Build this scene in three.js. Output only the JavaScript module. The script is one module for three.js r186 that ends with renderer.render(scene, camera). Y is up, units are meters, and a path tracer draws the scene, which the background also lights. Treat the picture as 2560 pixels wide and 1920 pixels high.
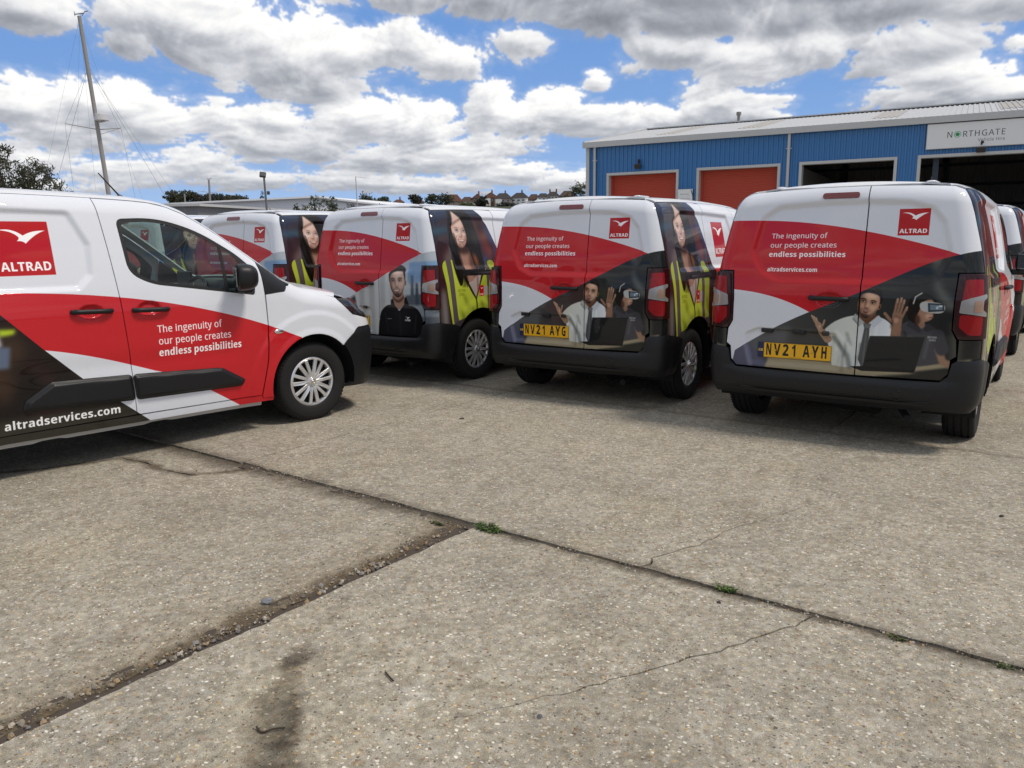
import * as THREE from 'three';
import { mergeGeometries, mergeVertices, toCreasedNormals } from 'three/addons/utils/BufferGeometryUtils.js';
import { RoundedBoxGeometry } from 'three/addons/geometries/RoundedBoxGeometry.js';

// ───────────────────────── camera, exposure, sky, sun ─────────────────────────
const scene = new THREE.Scene();
const camera = new THREE.PerspectiveCamera(52.02, 4 / 3, 0.05, 4000);
camera.position.set(0, 1.463, 0);
camera.rotation.set(-THREE.MathUtils.degToRad(10.414), 0, -0.01107, 'YXZ');
camera.updateMatrixWorld();
const renderer = new THREE.WebGLRenderer({ antialias: true });
renderer.toneMapping = THREE.LinearToneMapping;
renderer.toneMappingExposure = 1.17;
renderer.shadowMap.enabled = true;

const sun = new THREE.DirectionalLight(0xfff4e6, 2.0);
sun.position.set(24, 43, 9);
sun.castShadow = true;
sun.shadow.radius = 22;
sun.shadow.mapSize.set(4096, 4096);
Object.assign(sun.shadow.camera, { left: -45, right: 45, top: 45, bottom: -45, near: 1, far: 160 });
scene.add(sun, sun.target);

// seeded random numbers and 3D gradient noise
function rng(seed) { let s = seed | 0; return () => { s = (s + 0x6d2b79f5) | 0; let t = Math.imul(s ^ (s >>> 15), 1 | s); t = (t + Math.imul(t ^ (t >>> 7), 61 | t)) ^ t; return ((t ^ (t >>> 14)) >>> 0) / 4294967296; }; }
const PERM = new Uint8Array(512), GX = new Float32Array(256), GY = new Float32Array(256), GZ = new Float32Array(256);
{
  const r = rng(77), p = [...Array(256).keys()];
  for (let i = 255; i > 0; i--) { const j = Math.floor(r() * (i + 1)); [p[i], p[j]] = [p[j], p[i]]; }
  for (let i = 0; i < 512; i++) PERM[i] = p[i & 255];
  for (let i = 0; i < 256; i++) { const z = r() * 2 - 1, a = r() * 6.2832, q = Math.sqrt(1 - z * z); GX[i] = q * Math.cos(a) * 1.5; GY[i] = q * Math.sin(a) * 1.5; GZ[i] = z * 1.5; }
}
function noise(x, y, z) {
  const xf = Math.floor(x), yf = Math.floor(y), zf = Math.floor(z);
  const X = xf & 255, Y = yf & 255, Z = zf & 255;
  x -= xf; y -= yf; z -= zf;
  const u = x * x * x * (x * (x * 6 - 15) + 10), v = y * y * y * (y * (y * 6 - 15) + 10), w = z * z * z * (z * (z * 6 - 15) + 10);
  const A = PERM[X] + Y, B = PERM[X + 1] + Y, AA = PERM[A] + Z, AB = PERM[A + 1] + Z, BA = PERM[B] + Z, BB = PERM[B + 1] + Z;
  const g = (h, a, b, c) => GX[h] * a + GY[h] * b + GZ[h] * c;
  const l = (t, a, b) => a + t * (b - a);
  return l(w, l(v, l(u, g(PERM[AA], x, y, z), g(PERM[BA], x - 1, y, z)), l(u, g(PERM[AB], x, y - 1, z), g(PERM[BB], x - 1, y - 1, z))),
    l(v, l(u, g(PERM[AA + 1], x, y, z - 1), g(PERM[BA + 1], x - 1, y, z - 1)), l(u, g(PERM[AB + 1], x, y - 1, z - 1), g(PERM[BB + 1], x - 1, y - 1, z - 1))));
}
function fbm(x, y, z, oct = 5) { let s = 0, a = 0.5; for (let i = 0; i < oct; i++) { s += a * noise(x, y, z); x *= 2.03; y *= 2.03; z *= 2.03; a *= 0.5; } return s; }
const smooth = (a, b, x) => { const t = Math.min(1, Math.max(0, (x - a) / (b - a))); return t * t * (3 - 2 * t); };
const lerp = (a, b, t) => a + (b - a) * t;
const clamp01 = (x) => (x < 0 ? 0 : x > 1 ? 1 : x);

const clampS = (v, m) => Math.max(-m, Math.min(m, v));
function makeSky() {
  const W = 4096, H = 2048, D2R = Math.PI / 180, px = W / 360;
  const rowOf = (el) => Math.floor((el / 180 + 0.5) * H), r0 = rowOf(-1.5), rows = H - r0;
  const d0 = new Float32Array(W * rows).fill(-1), grey = new Float32Array(W * rows), wsum = new Float32Array(W * rows).fill(1e-4);
  // cumulus masses: azimuth (right of straight ahead), elevation, half width, half height, greyness of the underside
  const blobs = [[-20,13.0,6.0,2.7,0],[-15,12.2,5.4,2.5,0],[13,15.4,9.5,2.4,.95],[5,15.6,6.5,2.0,.95],[22,15.2,8,2.0,.95],[-3,16.2,6,1.4,.95],[-14.9,11.4,4.2,2.3,.1],[-11.2,12.1,3.6,2,0],[-7.8,12.5,3.7,1.8,0],[-4.4,11.7,3,1.6,0],[-23.7,13.5,3.2,1.8,.35],[-24.6,12.0,1.9,1.3,.6],[-13.2,9.8,3.9,1,.6],[-19.6,14.7,4.7,1.3,0],[-29.9,13.3,3.4,1.3,.1],[-28.6,14.4,2.0,.7,.2],
    [-30.3,7.8,3.2,1.7,0],[-26,8.1,3.9,1.9,0],[-23.5,7.3,2.8,1.5,0],[-28.7,6.3,3.8,1.2,.4],[-30.8,4.9,3.4,1.3,0],[-19,7.6,2.5,1.4,0],[-16.3,7.8,2.9,1.4,0],[-14.6,6.1,6.5,1.5,.3],[-10.2,7.8,3.6,1.8,0],[-6.8,7.5,3.3,2,0],[-5.4,8.6,2,1.1,0],[-9.1,5.5,5.3,1.2,.35],[-1.3,8.7,2,2,0],[.7,8,3,1.3,0],[2.6,8.5,2.7,1.3,0],[5.8,7.9,3.7,1.2,0],[9.6,7.7,3.7,1.3,0],[13.9,8.5,2.8,1.6,0],[16.6,8,2.6,1.1,0],
    [-6.2,15.5,5,1,.7],[-1.5,15.4,4.4,1.2,.85],[6.4,14.6,5.7,2,.9],[12.5,14,6.6,2.1,.8],[11.1,12.1,4,1.7,.1],[15.3,10.8,3.6,1.8,.1],[19.6,11.6,3,1.6,0],[1,12.8,2.4,1.4,0],[8.9,11.3,2,.9,0],[23.9,13.5,6.7,1.4,.85],[29.4,13,4.6,1.2,.6],[26.6,11,3.9,1.8,.3],[28,9.1,3.8,1.4,0],[25.3,8.3,3.3,1.1,0],[30.5,8.1,2.6,1.1,0],[31.3,10.7,1,.6,0],[6.4,10.6,1.1,.8,0],[18.4,13.3,5.1,1.6,.8],
    [-24.5,4.5,4.9,1,0],[-20.3,5.2,3.5,1.1,0],[-17.2,4.1,5.5,.8,.2],[-12.9,4,4.9,.8,0],[-8.8,3.8,5,.7,0],[-3.3,5.5,3.7,1.3,0],[.6,4.4,4.4,1,0],[4.2,3.9,4,1,.1],[-.7,6.3,3.4,.9,.2],[-29.8,3.4,4.4,.8,0],[-4.6,3.6,4,.7,0]];
  const R = rng(5);
  for (let i = 0; i < 900; i++) {                       // the same kind of sky all round and overhead
    const el = 1.5 + 88 * Math.pow(R(), 1.7), az = -180 + 360 * R(), big = 0.35 + el / 14;
    if (Math.abs(az) < 37 && el < 18.5) continue;
    if (R() > Math.cos(el * D2R) * 0.85 + 0.15) continue;
    const w = (2.2 + 3.2 * R()) * Math.min(2.6, 0.7 + big * 0.45);
    blobs.push([az, el, w / Math.max(0.25, Math.cos(el * D2R)), w * (0.4 + 0.15 * R()), el > 12 ? R() * 0.9 : R() * 0.3]);
  }
  for (const [ca, ce, ra, re, g] of blobs) {
    const amp = Math.min(1, Math.max(0.45, re / 1.7)), m = 1.7, y0 = Math.max(0, rowOf(ce - re * m) - r0), y1 = Math.min(rows - 1, rowOf(ce + re * m) - r0);
    const x0 = Math.floor((ca - ra * m - 90 + 180) * px), x1 = Math.ceil((ca + ra * m - 90 + 180) * px);
    for (let y = y0; y <= y1; y++) {
      const el = ((y + r0 + 0.5) / H - 0.5) * 180, dy = (el - ce) / (el < ce ? re * 0.78 : re);
      for (let xx = x0; xx <= x1; xx++) {
        const x = ((xx % W) + W) % W, az = (xx + 0.5) / px - 90, dx = (az - ca) / ra, q0 = 1 - Math.sqrt(dx * dx + dy * dy), q = q0 > 0 ? q0 * amp : q0 - (1 - amp) * 0.15, i = y * W + x;
        if (q > d0[i]) d0[i] = q;
        if (q > -0.4) { const w = Math.pow(q + 0.4, 2), under = clamp01(0.55 - dy * 0.6); grey[i] += w * (g + (1 - g) * 0.42 * under * under); wsum[i] += w; }
      }
    }
  }
  // billows: rounded cells at several sizes, stronger upward so that tops are domed and bases flat
  const dens = new Float32Array(W * rows);
  for (let y = 0; y < rows; y++) {
    const el = ((y + r0 + 0.5) / H - 0.5) * Math.PI, ce = Math.cos(el), sy = Math.sin(el), far = el > 1.1;
    const fr = 10 + 17 * Math.exp(-Math.max(0, el) / 0.075);
    for (let x = 0; x < W; x++) {
      const i = y * W + x;
      if (far && (x & 3)) { dens[i] = dens[y * W + (x & ~3)]; continue; }
      if (d0[i] < -0.9) { dens[i] = -1; continue; }
      const a = ((x + 0.5) / W - 0.5) * 2 * Math.PI, X = Math.cos(a) * ce * fr, Z = Math.sin(a) * ce * fr, Y = sy * fr * 1.35;
      const wx = noise(X * 0.9, Y * 0.9, Z * 0.9 + 7) * 0.5, wy = noise(X * 0.9 + 5, Y * 0.9, Z * 0.9) * 0.5;
      let s = 0.40 * noise(X * 0.6 + 2, Y * 0.6, Z * 0.6), am = 0.50, f = 1.1;
      for (let o = 0; o < 7; o++) { const n = noise((X + wx) * f + 3.1 * o, (Y + wy) * f, Z * f); s += am * (1.7 * Math.abs(n) - 0.44); am *= 0.665; f *= 2.03; }
      dens[i] = d0[i] * 1.05 + s * 0.86 + 0.10;
    }
  }
  const data = new Float32Array(W * H * 4), at = (x, y) => dens[Math.min(rows - 1, Math.max(0, y)) * W + (((x % W) + W) % W)];
  for (let y = 0; y < rows; y++) {
    const el = ((y + r0 + 0.5) / H - 0.5) * 180, e = Math.max(0, el);
    const t = 1 - Math.exp(-e / 8), br = lerp(0.36, 0.095, t), bg = lerp(0.52, 0.240, t), bb = lerp(0.76, 0.57, t), hz = Math.exp(-e / 3.5);
    for (let x = 0; x < W; x++) {
      const i = y * W + x, d = dens[i], o = ((y + r0) * W + x) * 4;
      let al = smooth(-0.02, 0.085, d), r = br, g = bg, b = bb;
      al = Math.max(al, smooth(-0.40, 0.05, d) * 0.20);
      if (al > 0) {
        // the cloud as a heap of domes, lit from the upper right, with the air's grey beneath
        const g1 = (at(x + 2, y + 2) - at(x - 2, y - 2)), g2 = (at(x + 5, y + 7) - at(x - 5, y - 7)), g3 = at(x + 14, y + 22) - at(x - 14, y - 22);
        const gr = clamp01(grey[i] / wsum[i]), thick = smooth(0.0, 0.9, d);
        let lit = 0.80 - 0.22 * Math.tanh(g1 * 2.2) - 0.17 * Math.tanh(g2 * 1.7) - 0.14 * Math.tanh(g3 * 1.0) - 0.07 * thick;
        lit *= 1 - gr * (0.42 + 0.30 * thick); lit += 0.05 * noise(x * 0.02, y * 0.035, 4.4);
        lit = clamp01(lerp(lit, 0.74, hz * 0.25));
        const l = lerp(0.15, 0.90, lit), cr = l * lerp(0.90, 1.0, lit), cg = l * lerp(0.965, 0.988, lit), cb = l * lerp(1.12, 0.965, lit);
        r = lerp(r, cr, al); g = lerp(g, cg, al); b = lerp(b, cb, al);
      }
      const hh = hz * 0.18; r = lerp(r, 0.60, hh); g = lerp(g, 0.67, hh); b = lerp(b, 0.78, hh);
      data[o] = r * SKY; data[o + 1] = g * SKY; data[o + 2] = b * SKY; data[o + 3] = 1;
    }
  }
  for (let y = 0; y < r0; y++) for (let x = 0; x < W; x++) { const o = (y * W + x) * 4; data[o] = 0.3; data[o + 1] = 0.3; data[o + 2] = 0.29; data[o + 3] = 1; }
  const t = new THREE.DataTexture(data, W, H, THREE.RGBAFormat, THREE.FloatType);
  t.mapping = THREE.EquirectangularReflectionMapping; t.magFilter = t.minFilter = THREE.LinearFilter; t.wrapS = THREE.RepeatWrapping; t.needsUpdate = true;
  return t;
}
const SKY = 1.0;
scene.background = makeSky();
scene.environment = scene.background;

// ───────────────────────── helpers ─────────────────────────
const used = new Map();
function numbered(name) { const n = used.get(name) ?? 0; used.set(name, n + 1); return n ? name + '_' + String(n).padStart(3, '0') : name; }
function shadows(o) { o.traverse((m) => { if (m.isMesh) { m.castShadow = true; m.receiveShadow = true; } }); return o; }
function tag(o, label, category, group, kind) { if (label) o.userData.label = label; if (category) o.userData.category = category; if (group) o.userData.group = group; if (kind) o.userData.kind = kind; return o; }
function thing(name, label, category, pos = [0, 0, 0], turn = 0, group, kind) {
  const g = new THREE.Group(); g.name = numbered(name); g.position.set(...pos); g.rotation.y = turn; scene.add(g);
  return tag(g, label, category, group, kind);
}
function part(name, geo, mat, parent) {
  const m = new THREE.Mesh(Array.isArray(geo) ? merge(geo) : geo, mat); m.name = name; m.castShadow = m.receiveShadow = true;
  if (parent) parent.add(m);
  return m;
}
function merge(list) {
  list = list.map((g) => (g.index ? g.toNonIndexed() : g));
  const keep = ['position', 'normal', ...(list.every((g) => g.attributes.uv) ? ['uv'] : []), ...(list.every((g) => g.attributes.color) ? ['color'] : [])];
  for (const g of list) for (const k of Object.keys(g.attributes)) if (!keep.includes(k)) g.deleteAttribute(k);
  return list.length === 1 ? list[0] : mergeGeometries(list, false);
}
const place = (g, x = 0, y = 0, z = 0, rx = 0, ry = 0, rz = 0) => g.applyMatrix4(new THREE.Matrix4().compose(new THREE.Vector3(x, y, z), new THREE.Quaternion().setFromEuler(new THREE.Euler(rx, ry, rz)), new THREE.Vector3(1, 1, 1)));
const box = (w, h, d, x, y, z, ry = 0) => place(new THREE.BoxGeometry(w, h, d), x, y, z, 0, ry, 0);
const rbox = (w, h, d, x, y, z, r = 0.01, seg = 2) => place(new RoundedBoxGeometry(w, h, d, seg, r), x, y, z);
function bar(a, b, r0, r1 = r0, seg = 8, open = false) {      // a round bar between two points
  const A = new THREE.Vector3(...a), B = new THREE.Vector3(...b), d = B.clone().sub(A), g = new THREE.CylinderGeometry(r1, r0, d.length(), seg, 1, open);
  return g.applyMatrix4(new THREE.Matrix4().compose(A.add(B).multiplyScalar(0.5), new THREE.Quaternion().setFromUnitVectors(new THREE.Vector3(0, 1, 0), d.normalize()), new THREE.Vector3(1, 1, 1)));
}
// the point at a photograph position (pixels of 2560 x 1920) and a distance along the ground
function at(px, py, dist) {
  const v = new THREE.Vector3((px / 1280 - 1), 1 - py / 960, 0.5).unproject(camera).sub(camera.position);
  const h = Math.hypot(v.x, v.z); return v.multiplyScalar(dist / h).add(camera.position);
}
camera.updateProjectionMatrix();
const std = (color, roughness = 0.8, more = {}) => new THREE.MeshStandardMaterial({ color, roughness, ...more });
const lin = (r, g, b) => new THREE.Color().setRGB(r, g, b);

// monotone curve through points
function curve(xs, ys) {
  const n = xs.length, d = [], m = [];
  for (let i = 0; i < n - 1; i++) d[i] = (ys[i + 1] - ys[i]) / (xs[i + 1] - xs[i]);
  m[0] = d[0]; m[n - 1] = d[n - 2];
  for (let i = 1; i < n - 1; i++) m[i] = d[i - 1] * d[i] <= 0 ? 0 : (2 * d[i - 1] * d[i]) / (d[i - 1] + d[i]);
  return (x) => {
    if (x <= xs[0]) return ys[0] + m[0] * (x - xs[0]);
    if (x >= xs[n - 1]) return ys[n - 1] + m[n - 1] * (x - xs[n - 1]);
    let i = 0; while (x > xs[i + 1]) i++;
    const h = xs[i + 1] - xs[i], t = (x - xs[i]) / h, t2 = t * t, t3 = t2 * t;
    return (2 * t3 - 3 * t2 + 1) * ys[i] + (t3 - 2 * t2 + t) * h * m[i] + (-2 * t3 + 3 * t2) * ys[i + 1] + (t3 - t2) * h * m[i + 1];
  };
}
function sdPoly(x, y, P) {       // signed distance to a polygon, negative inside
  let d = 1e9, s = 1;
  for (let i = 0, j = P.length - 1; i < P.length; j = i++) {
    const ex = P[j][0] - P[i][0], ey = P[j][1] - P[i][1], wx = x - P[i][0], wy = y - P[i][1], t = clamp01((wx * ex + wy * ey) / (ex * ex + ey * ey));
    const bx = wx - ex * t, by = wy - ey * t, q = bx * bx + by * by; if (q < d) d = q;
    const c1 = y >= P[i][1], c2 = y < P[j][1], c3 = ex * wy > ey * wx;
    if ((c1 && c2 && c3) || (!c1 && !c2 && !c3)) s = -s;
  }
  return s * Math.sqrt(d);
}
// a polygon with its corners rounded; each point may carry its own radius as a third number
function roundPoly(P, r = 0.02, seg = 5) {
  const out = [], n = P.length;
  for (let i = 0; i < n; i++) {
    const p = P[i], a = P[(i + n - 1) % n], b = P[(i + 1) % n], R = p[2] ?? r;
    const la = Math.hypot(a[0] - p[0], a[1] - p[1]), lb = Math.hypot(b[0] - p[0], b[1] - p[1]), t = Math.min(R, la * 0.48, lb * 0.48);
    if (t < 1e-4) { out.push([p[0], p[1]]); continue; }
    const A = [p[0] + (a[0] - p[0]) / la * t, p[1] + (a[1] - p[1]) / la * t], B = [p[0] + (b[0] - p[0]) / lb * t, p[1] + (b[1] - p[1]) / lb * t];
    for (let k = 0; k <= seg; k++) { const u = k / seg, v = 1 - u; out.push([v * v * A[0] + 2 * u * v * p[0] + u * u * B[0], v * v * A[1] + 2 * u * v * p[1] + u * u * B[1]]); }
  }
  return out;
}
const area = (P) => P.reduce((s, p, i) => { const q = P[(i + 1) % P.length]; return s + p[0] * q[1] - q[0] * p[1]; }, 0) / 2;
const ccw = (P) => (area(P) < 0 ? P.slice().reverse() : P);
function resample(P, step) {
  const out = [];
  for (let i = 0; i < P.length; i++) {
    const a = P[i], b = P[(i + 1) % P.length], n = Math.max(1, Math.ceil(Math.hypot(b[0] - a[0], b[1] - a[1]) / step));
    for (let k = 0; k < n; k++) out.push([a[0] + (b[0] - a[0]) * k / n, a[1] + (b[1] - a[1]) * k / n]);
  }
  return out;
}
function clipHalf(P, axis, v, sign) {
  const out = [], n = P.length;
  for (let i = 0; i < n; i++) {
    const a = P[i], b = P[(i + 1) % n], da = (a[axis] - v) * sign, db = (b[axis] - v) * sign;
    if (da >= 0) out.push(a);
    if ((da > 0 && db < 0) || (da < 0 && db > 0)) { const t = da / (da - db), q = [a[0] + (b[0] - a[0]) * t, a[1] + (b[1] - a[1]) * t]; q[axis] = v; out.push(q); }
  }
  return out;
}
// A sheet over a polygon of chart coordinates (u, v), mapped into space by map(u, v) -> { p: [x,y,z], n: [x,y,z] }, with a turned-in rim of the given depth.
function sheet(outline, map, { step = 0.02, stepV = step, holes = [], rim = 0.012, uv = null, color = null, flip = false } = {}) {
  let ring = resample(ccw(outline), Math.min(step, stepV));
  const rings = [ring];
  let bridged = ring;
  for (const h of holes) {
    const H = resample(ccw(h), Math.min(step, stepV)).reverse(); rings.push(H);
    let best = [0, 0, 1e9];
    bridged.forEach((p, i) => H.forEach((q, j) => { const d = (p[0] - q[0]) ** 2 + (p[1] - q[1]) ** 2; if (d < best[2]) best = [i, j, d]; }));
    const [i, j] = best; bridged = [...bridged.slice(0, i + 1), ...H.slice(j), ...H.slice(0, j + 1), ...bridged.slice(i)];
  }
  let u0 = 1e9, v0 = 1e9, u1 = -1e9, v1 = -1e9;
  for (const [u, v] of ring) { u0 = Math.min(u0, u); u1 = Math.max(u1, u); v0 = Math.min(v0, v); v1 = Math.max(v1, v); }
  u0 -= step * 0.37; v0 -= stepV * 0.41;
  const nu = Math.ceil((u1 - u0) / step), nv = Math.ceil((v1 - v0) / stepV), edge = new Uint8Array(nu * nv);
  for (const r of rings) for (let i = 0; i < r.length; i++) {
    const a = r[i], b = r[(i + 1) % r.length], n = 3;
    for (let k = 0; k <= n; k++) {
      const u = a[0] + (b[0] - a[0]) * k / n, v = a[1] + (b[1] - a[1]) * k / n;
      for (const du of [-1e-4, 1e-4]) for (const dv of [-1e-4, 1e-4]) { const cu = Math.floor((u + du - u0) / step), cv = Math.floor((v + dv - v0) / stepV); if (cu >= 0 && cv >= 0 && cu < nu && cv < nv) edge[cv * nu + cu] = 1; }
    }
  }
  const P = [], N = [], U = [], C = [], I = [], ids = new Map();
  const vert = (u, v) => {
    const key = Math.round(u * 2e5) * 67108864 + Math.round(v * 2e5);
    let id = ids.get(key);
    if (id === undefined) {
      id = P.length / 3; ids.set(key, id);
      const q = map(u, v); P.push(...q.p); N.push(...q.n); if (uv) U.push(...uv(q.p, u, v)); if (color) C.push(...color(q.p, u, v));
    }
    return id;
  };
  const tri = (a, b, c) => { if (a !== b && b !== c && a !== c) flip ? I.push(a, c, b) : I.push(a, b, c); };
  for (let cv = 0; cv < nv; cv++) {
    const va = v0 + cv * stepV, vb = va + stepV;
    // rows: clip once per row for speed
    let row = null, inside = false, known = false;
    for (let cu = 0; cu < nu; cu++) {
      const ua = u0 + cu * step, ub = ua + step;
      if (!edge[cv * nu + cu]) {
        if (!known) {
          const x = ua + step / 2, y = va + stepV / 2; inside = false;
          for (const r of rings) for (let i = 0, j = r.length - 1; i < r.length; j = i++) if ((r[i][1] > y) !== (r[j][1] > y) && x < (r[j][0] - r[i][0]) * (y - r[i][1]) / (r[j][1] - r[i][1]) + r[i][0]) inside = !inside;
          known = true;
        }
        if (inside) { const a = vert(ua, va), b = vert(ub, va), c = vert(ub, vb), d = vert(ua, vb); tri(a, b, c); tri(a, c, d); }
        continue;
      }
      known = false;
      row ??= clipHalf(clipHalf(bridged, 1, va, 1), 1, vb, -1);
      const poly = clipHalf(clipHalf(row, 0, ua, 1), 0, ub, -1);
      if (poly.length < 3 || Math.abs(area(poly)) < 1e-9) continue;
      const flat = poly.filter((p, i) => { const q = poly[(i + 1) % poly.length]; return Math.abs(p[0] - q[0]) + Math.abs(p[1] - q[1]) > 1e-6; });
      if (flat.length < 3) continue;
      const want = Math.abs(area(flat)), sum = (T) => T.reduce((t, [a, b, c]) => t + Math.abs((flat[b][0] - flat[a][0]) * (flat[c][1] - flat[a][1]) - (flat[b][1] - flat[a][1]) * (flat[c][0] - flat[a][0])) / 2, 0);
      let T = THREE.ShapeUtils.triangulateShape(flat.map((p) => new THREE.Vector2(p[0], p[1])), []);
      if (Math.abs(sum(T) - want) > want * 0.02 + 1e-9) { for (let k = 0; k < flat.length; k++) { const F = []; for (let i = 1; i < flat.length - 1; i++) F.push([k, (k + i) % flat.length, (k + i + 1) % flat.length]); if (Math.abs(sum(F) - want) < Math.abs(sum(T) - want)) T = F; } }
      for (const [a, b, c] of T) {
        const A = flat[a], B = flat[b], Cc = flat[c], s = (B[0] - A[0]) * (Cc[1] - A[1]) - (B[1] - A[1]) * (Cc[0] - A[0]);
        if (Math.abs(s) < 1e-11) continue;
        const i = vert(...A), j = vert(...B), k = vert(...Cc); s > 0 ? tri(i, j, k) : tri(i, k, j);
      }
    }
  }
  if (rim > 0) for (const r of rings) {
    const top = r.map(([u, v]) => ({ ...map(u, v), u, v }));
    for (let i = 0; i < r.length; i++) {
      const a = top[i], b = top[(i + 1) % r.length], base = P.length / 3;
      const a2 = a.p.map((c, k) => c - a.n[k] * rim), b2 = b.p.map((c, k) => c - b.n[k] * rim);
      const e = [b.p[0] - a.p[0], b.p[1] - a.p[1], b.p[2] - a.p[2]], el = Math.hypot(...e) || 1;
      let n = [e[1] * a.n[2] - e[2] * a.n[1], e[2] * a.n[0] - e[0] * a.n[2], e[0] * a.n[1] - e[1] * a.n[0]].map((c) => c / el); if (flip) n = n.map((c) => -c);
      for (const [q, s] of [[a.p, a], [b.p, b], [b2, b], [a2, a]]) { P.push(...q); N.push(...n); if (uv) U.push(...uv(s.p, s.u, s.v)); if (color) C.push(...color(s.p, s.u, s.v)); }
      flip ? I.push(base, base + 1, base + 2, base, base + 2, base + 3) : I.push(base, base + 2, base + 1, base, base + 3, base + 2);
    }
  }
  const g = new THREE.BufferGeometry();
  g.setAttribute('position', new THREE.Float32BufferAttribute(P, 3)); g.setAttribute('normal', new THREE.Float32BufferAttribute(N, 3));
  if (uv) g.setAttribute('uv', new THREE.Float32BufferAttribute(U, 2));
  if (color) g.setAttribute('color', new THREE.Float32BufferAttribute(C, 3));
  g.setIndex(I);
  return g;
}
const mirrorX = (g) => {
  const m = g.clone(), p = m.attributes.position, n = m.attributes.normal;
  for (let i = 0; i < p.count; i++) { p.setX(i, -p.getX(i)); n.setX(i, -n.getX(i)); }
  if (m.index) { const I = m.index.array; for (let i = 0; i < I.length; i += 3) { const t = I[i + 1]; I[i + 1] = I[i + 2]; I[i + 2] = t; } }
  else for (const a of Object.values(m.attributes)) for (let i = 0; i < a.count; i += 3) for (let c = 0; c < a.itemSize; c++) { const t = a.getComponent(i + 1, c); a.setComponent(i + 1, c, a.getComponent(i + 2, c)); a.setComponent(i + 2, c, t); }
  return m;
};

// ───────────────────────── the van's body as one smooth form ─────────────────────────
// van axes: x to the right, y up, f forward from the rear axle; in the scene z = -f
const T0 = curve([-0.9, -0.6, -0.3, 0.1, 0.6, 1.1, 1.45, 1.66, 1.82, 1.95, 2.15, 2.34, 2.62, 2.76, 2.9, 3.1, 3.3, 3.45, 3.58, 3.75],
  [1.800, 1.824, 1.838, 1.845, 1.846, 1.836, 1.824, 1.802, 1.758, 1.688, 1.558, 1.425, 1.232, 1.168, 1.142, 1.102, 1.044, 0.978, 0.880, 0.66]);
const crownAt = curve([-1, 1.5, 2.2, 2.7, 3.2, 3.8], [0.06, 0.06, 0.066, 0.070, 0.072, 0.075]);
const WY = curve([0.1, 0.3, 0.5, 0.75, 1.0, 1.15, 1.3, 1.5, 1.7, 1.85, 2.0], [0.85, 0.893, 0.908, 0.918, 0.915, 0.902, 0.878, 0.838, 0.79, 0.75, 0.70]);
const NY = curve([0.1, 0.25, 0.5, 0.72, 0.85, 1.0, 1.15, 1.5], [3.54, 3.61, 3.665, 3.655, 3.61, 3.52, 3.40, 3.1]);
const RY = curve([0.1, 0.5, 1.0, 1.2, 1.5, 1.8, 2.1], [-0.70, -0.705, -0.70, -0.69, -0.652, -0.606, -0.555]);
const REAR_WHEEL = [0.02, 0.325], FRONT_WHEEL = [2.785, 0.325];
const SIDE_RECESS = [[-0.30, 1.222], [-0.345, 1.40], [-0.29, 1.575], [-0.10, 1.650], [0.5, 1.643], [1.04, 1.628], [1.118, 1.45], [1.105, 1.28], [1.04, 1.218]];
const REAR_RECESS = [[-0.49, 1.255], [-0.545, 1.36], [-0.50, 1.56], [-0.42, 1.612], [-0.1, 1.632], [0.16, 1.634], [0.40, 1.620], [0.52, 1.585], [0.575, 1.52], [0.622, 1.34], [0.57, 1.23], [0.48, 1.21], [-0.40, 1.21]];
const PLATE_RECESS = [[-0.585, 0.655], [-0.60, 0.745], [-0.53, 0.775], [0.0, 0.765], [0.035, 0.70], [0.02, 0.56], [-0.56, 0.56]];
const roundIn = (d, r, w, depth) => -depth * smooth(r + w, r - w, d);
function sideRelief(f, y) {
  let o = 0;
  if (y > 1.1 && y < 1.75 && f > -0.5 && f < 1.25) o += roundIn(sdPoly(f, y, SIDE_RECESS), 0.035, 0.024, 0.022);
  const dr = Math.hypot(f - REAR_WHEEL[0], y - REAR_WHEEL[1]), df = Math.hypot(f - FRONT_WHEEL[0], y - FRONT_WHEEL[1]);
  if (df < 0.75) o += 0.010 * smooth(0.60, 0.545, df) + 0.008 * smooth(0.46, 0.40, df);
  if (dr < 0.7) o += 0.009 * smooth(0.56, 0.47, dr);
  for (const c of [1.105, 1.482]) { const q = Math.hypot((f - c) / 0.085, (y - 1.025) / 0.052); if (q < 1.2) o -= 0.020 * smooth(1.02, 0.55, q); }
  o -= 0.007 * Math.exp(-(((y - 0.66) / 0.07) ** 2)) * smooth(0.5, 0.9, f) * smooth(2.3, 2.0, f);
  return o;
}
function rearRelief(x, y) {
  let o = 0;
  if (y > 1.1 && y < 1.75) o += roundIn(sdPoly(x, y, REAR_RECESS), 0.055, 0.024, 0.027);
  if (y < 0.85 && x < 0.1) o += roundIn(sdPoly(x, y, PLATE_RECESS), 0.02, 0.012, 0.022);
  const q = Math.hypot((x + 0.045) / 0.085, (y - 1.022) / 0.055); if (q < 1.2) o -= 0.020 * smooth(1.02, 0.5, q);
  return o;
}
function side(f, y, ax) {
  let w = WY(y);
  if (f > 2.45) w -= 0.028 * ((f - 2.45) / 0.8) ** 2;
  if (f < 0.3) w -= 0.010 * ((0.3 - f) / 0.9) ** 2;
  if (y > 1.1) w -= 0.035 * smooth(1.9, 2.7, f) * smooth(1.1, 1.4, y);
  if (ax > 0.6) w += sideRelief(f, y);
  return ax - w;
}
const RAD = 0.115;
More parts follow.
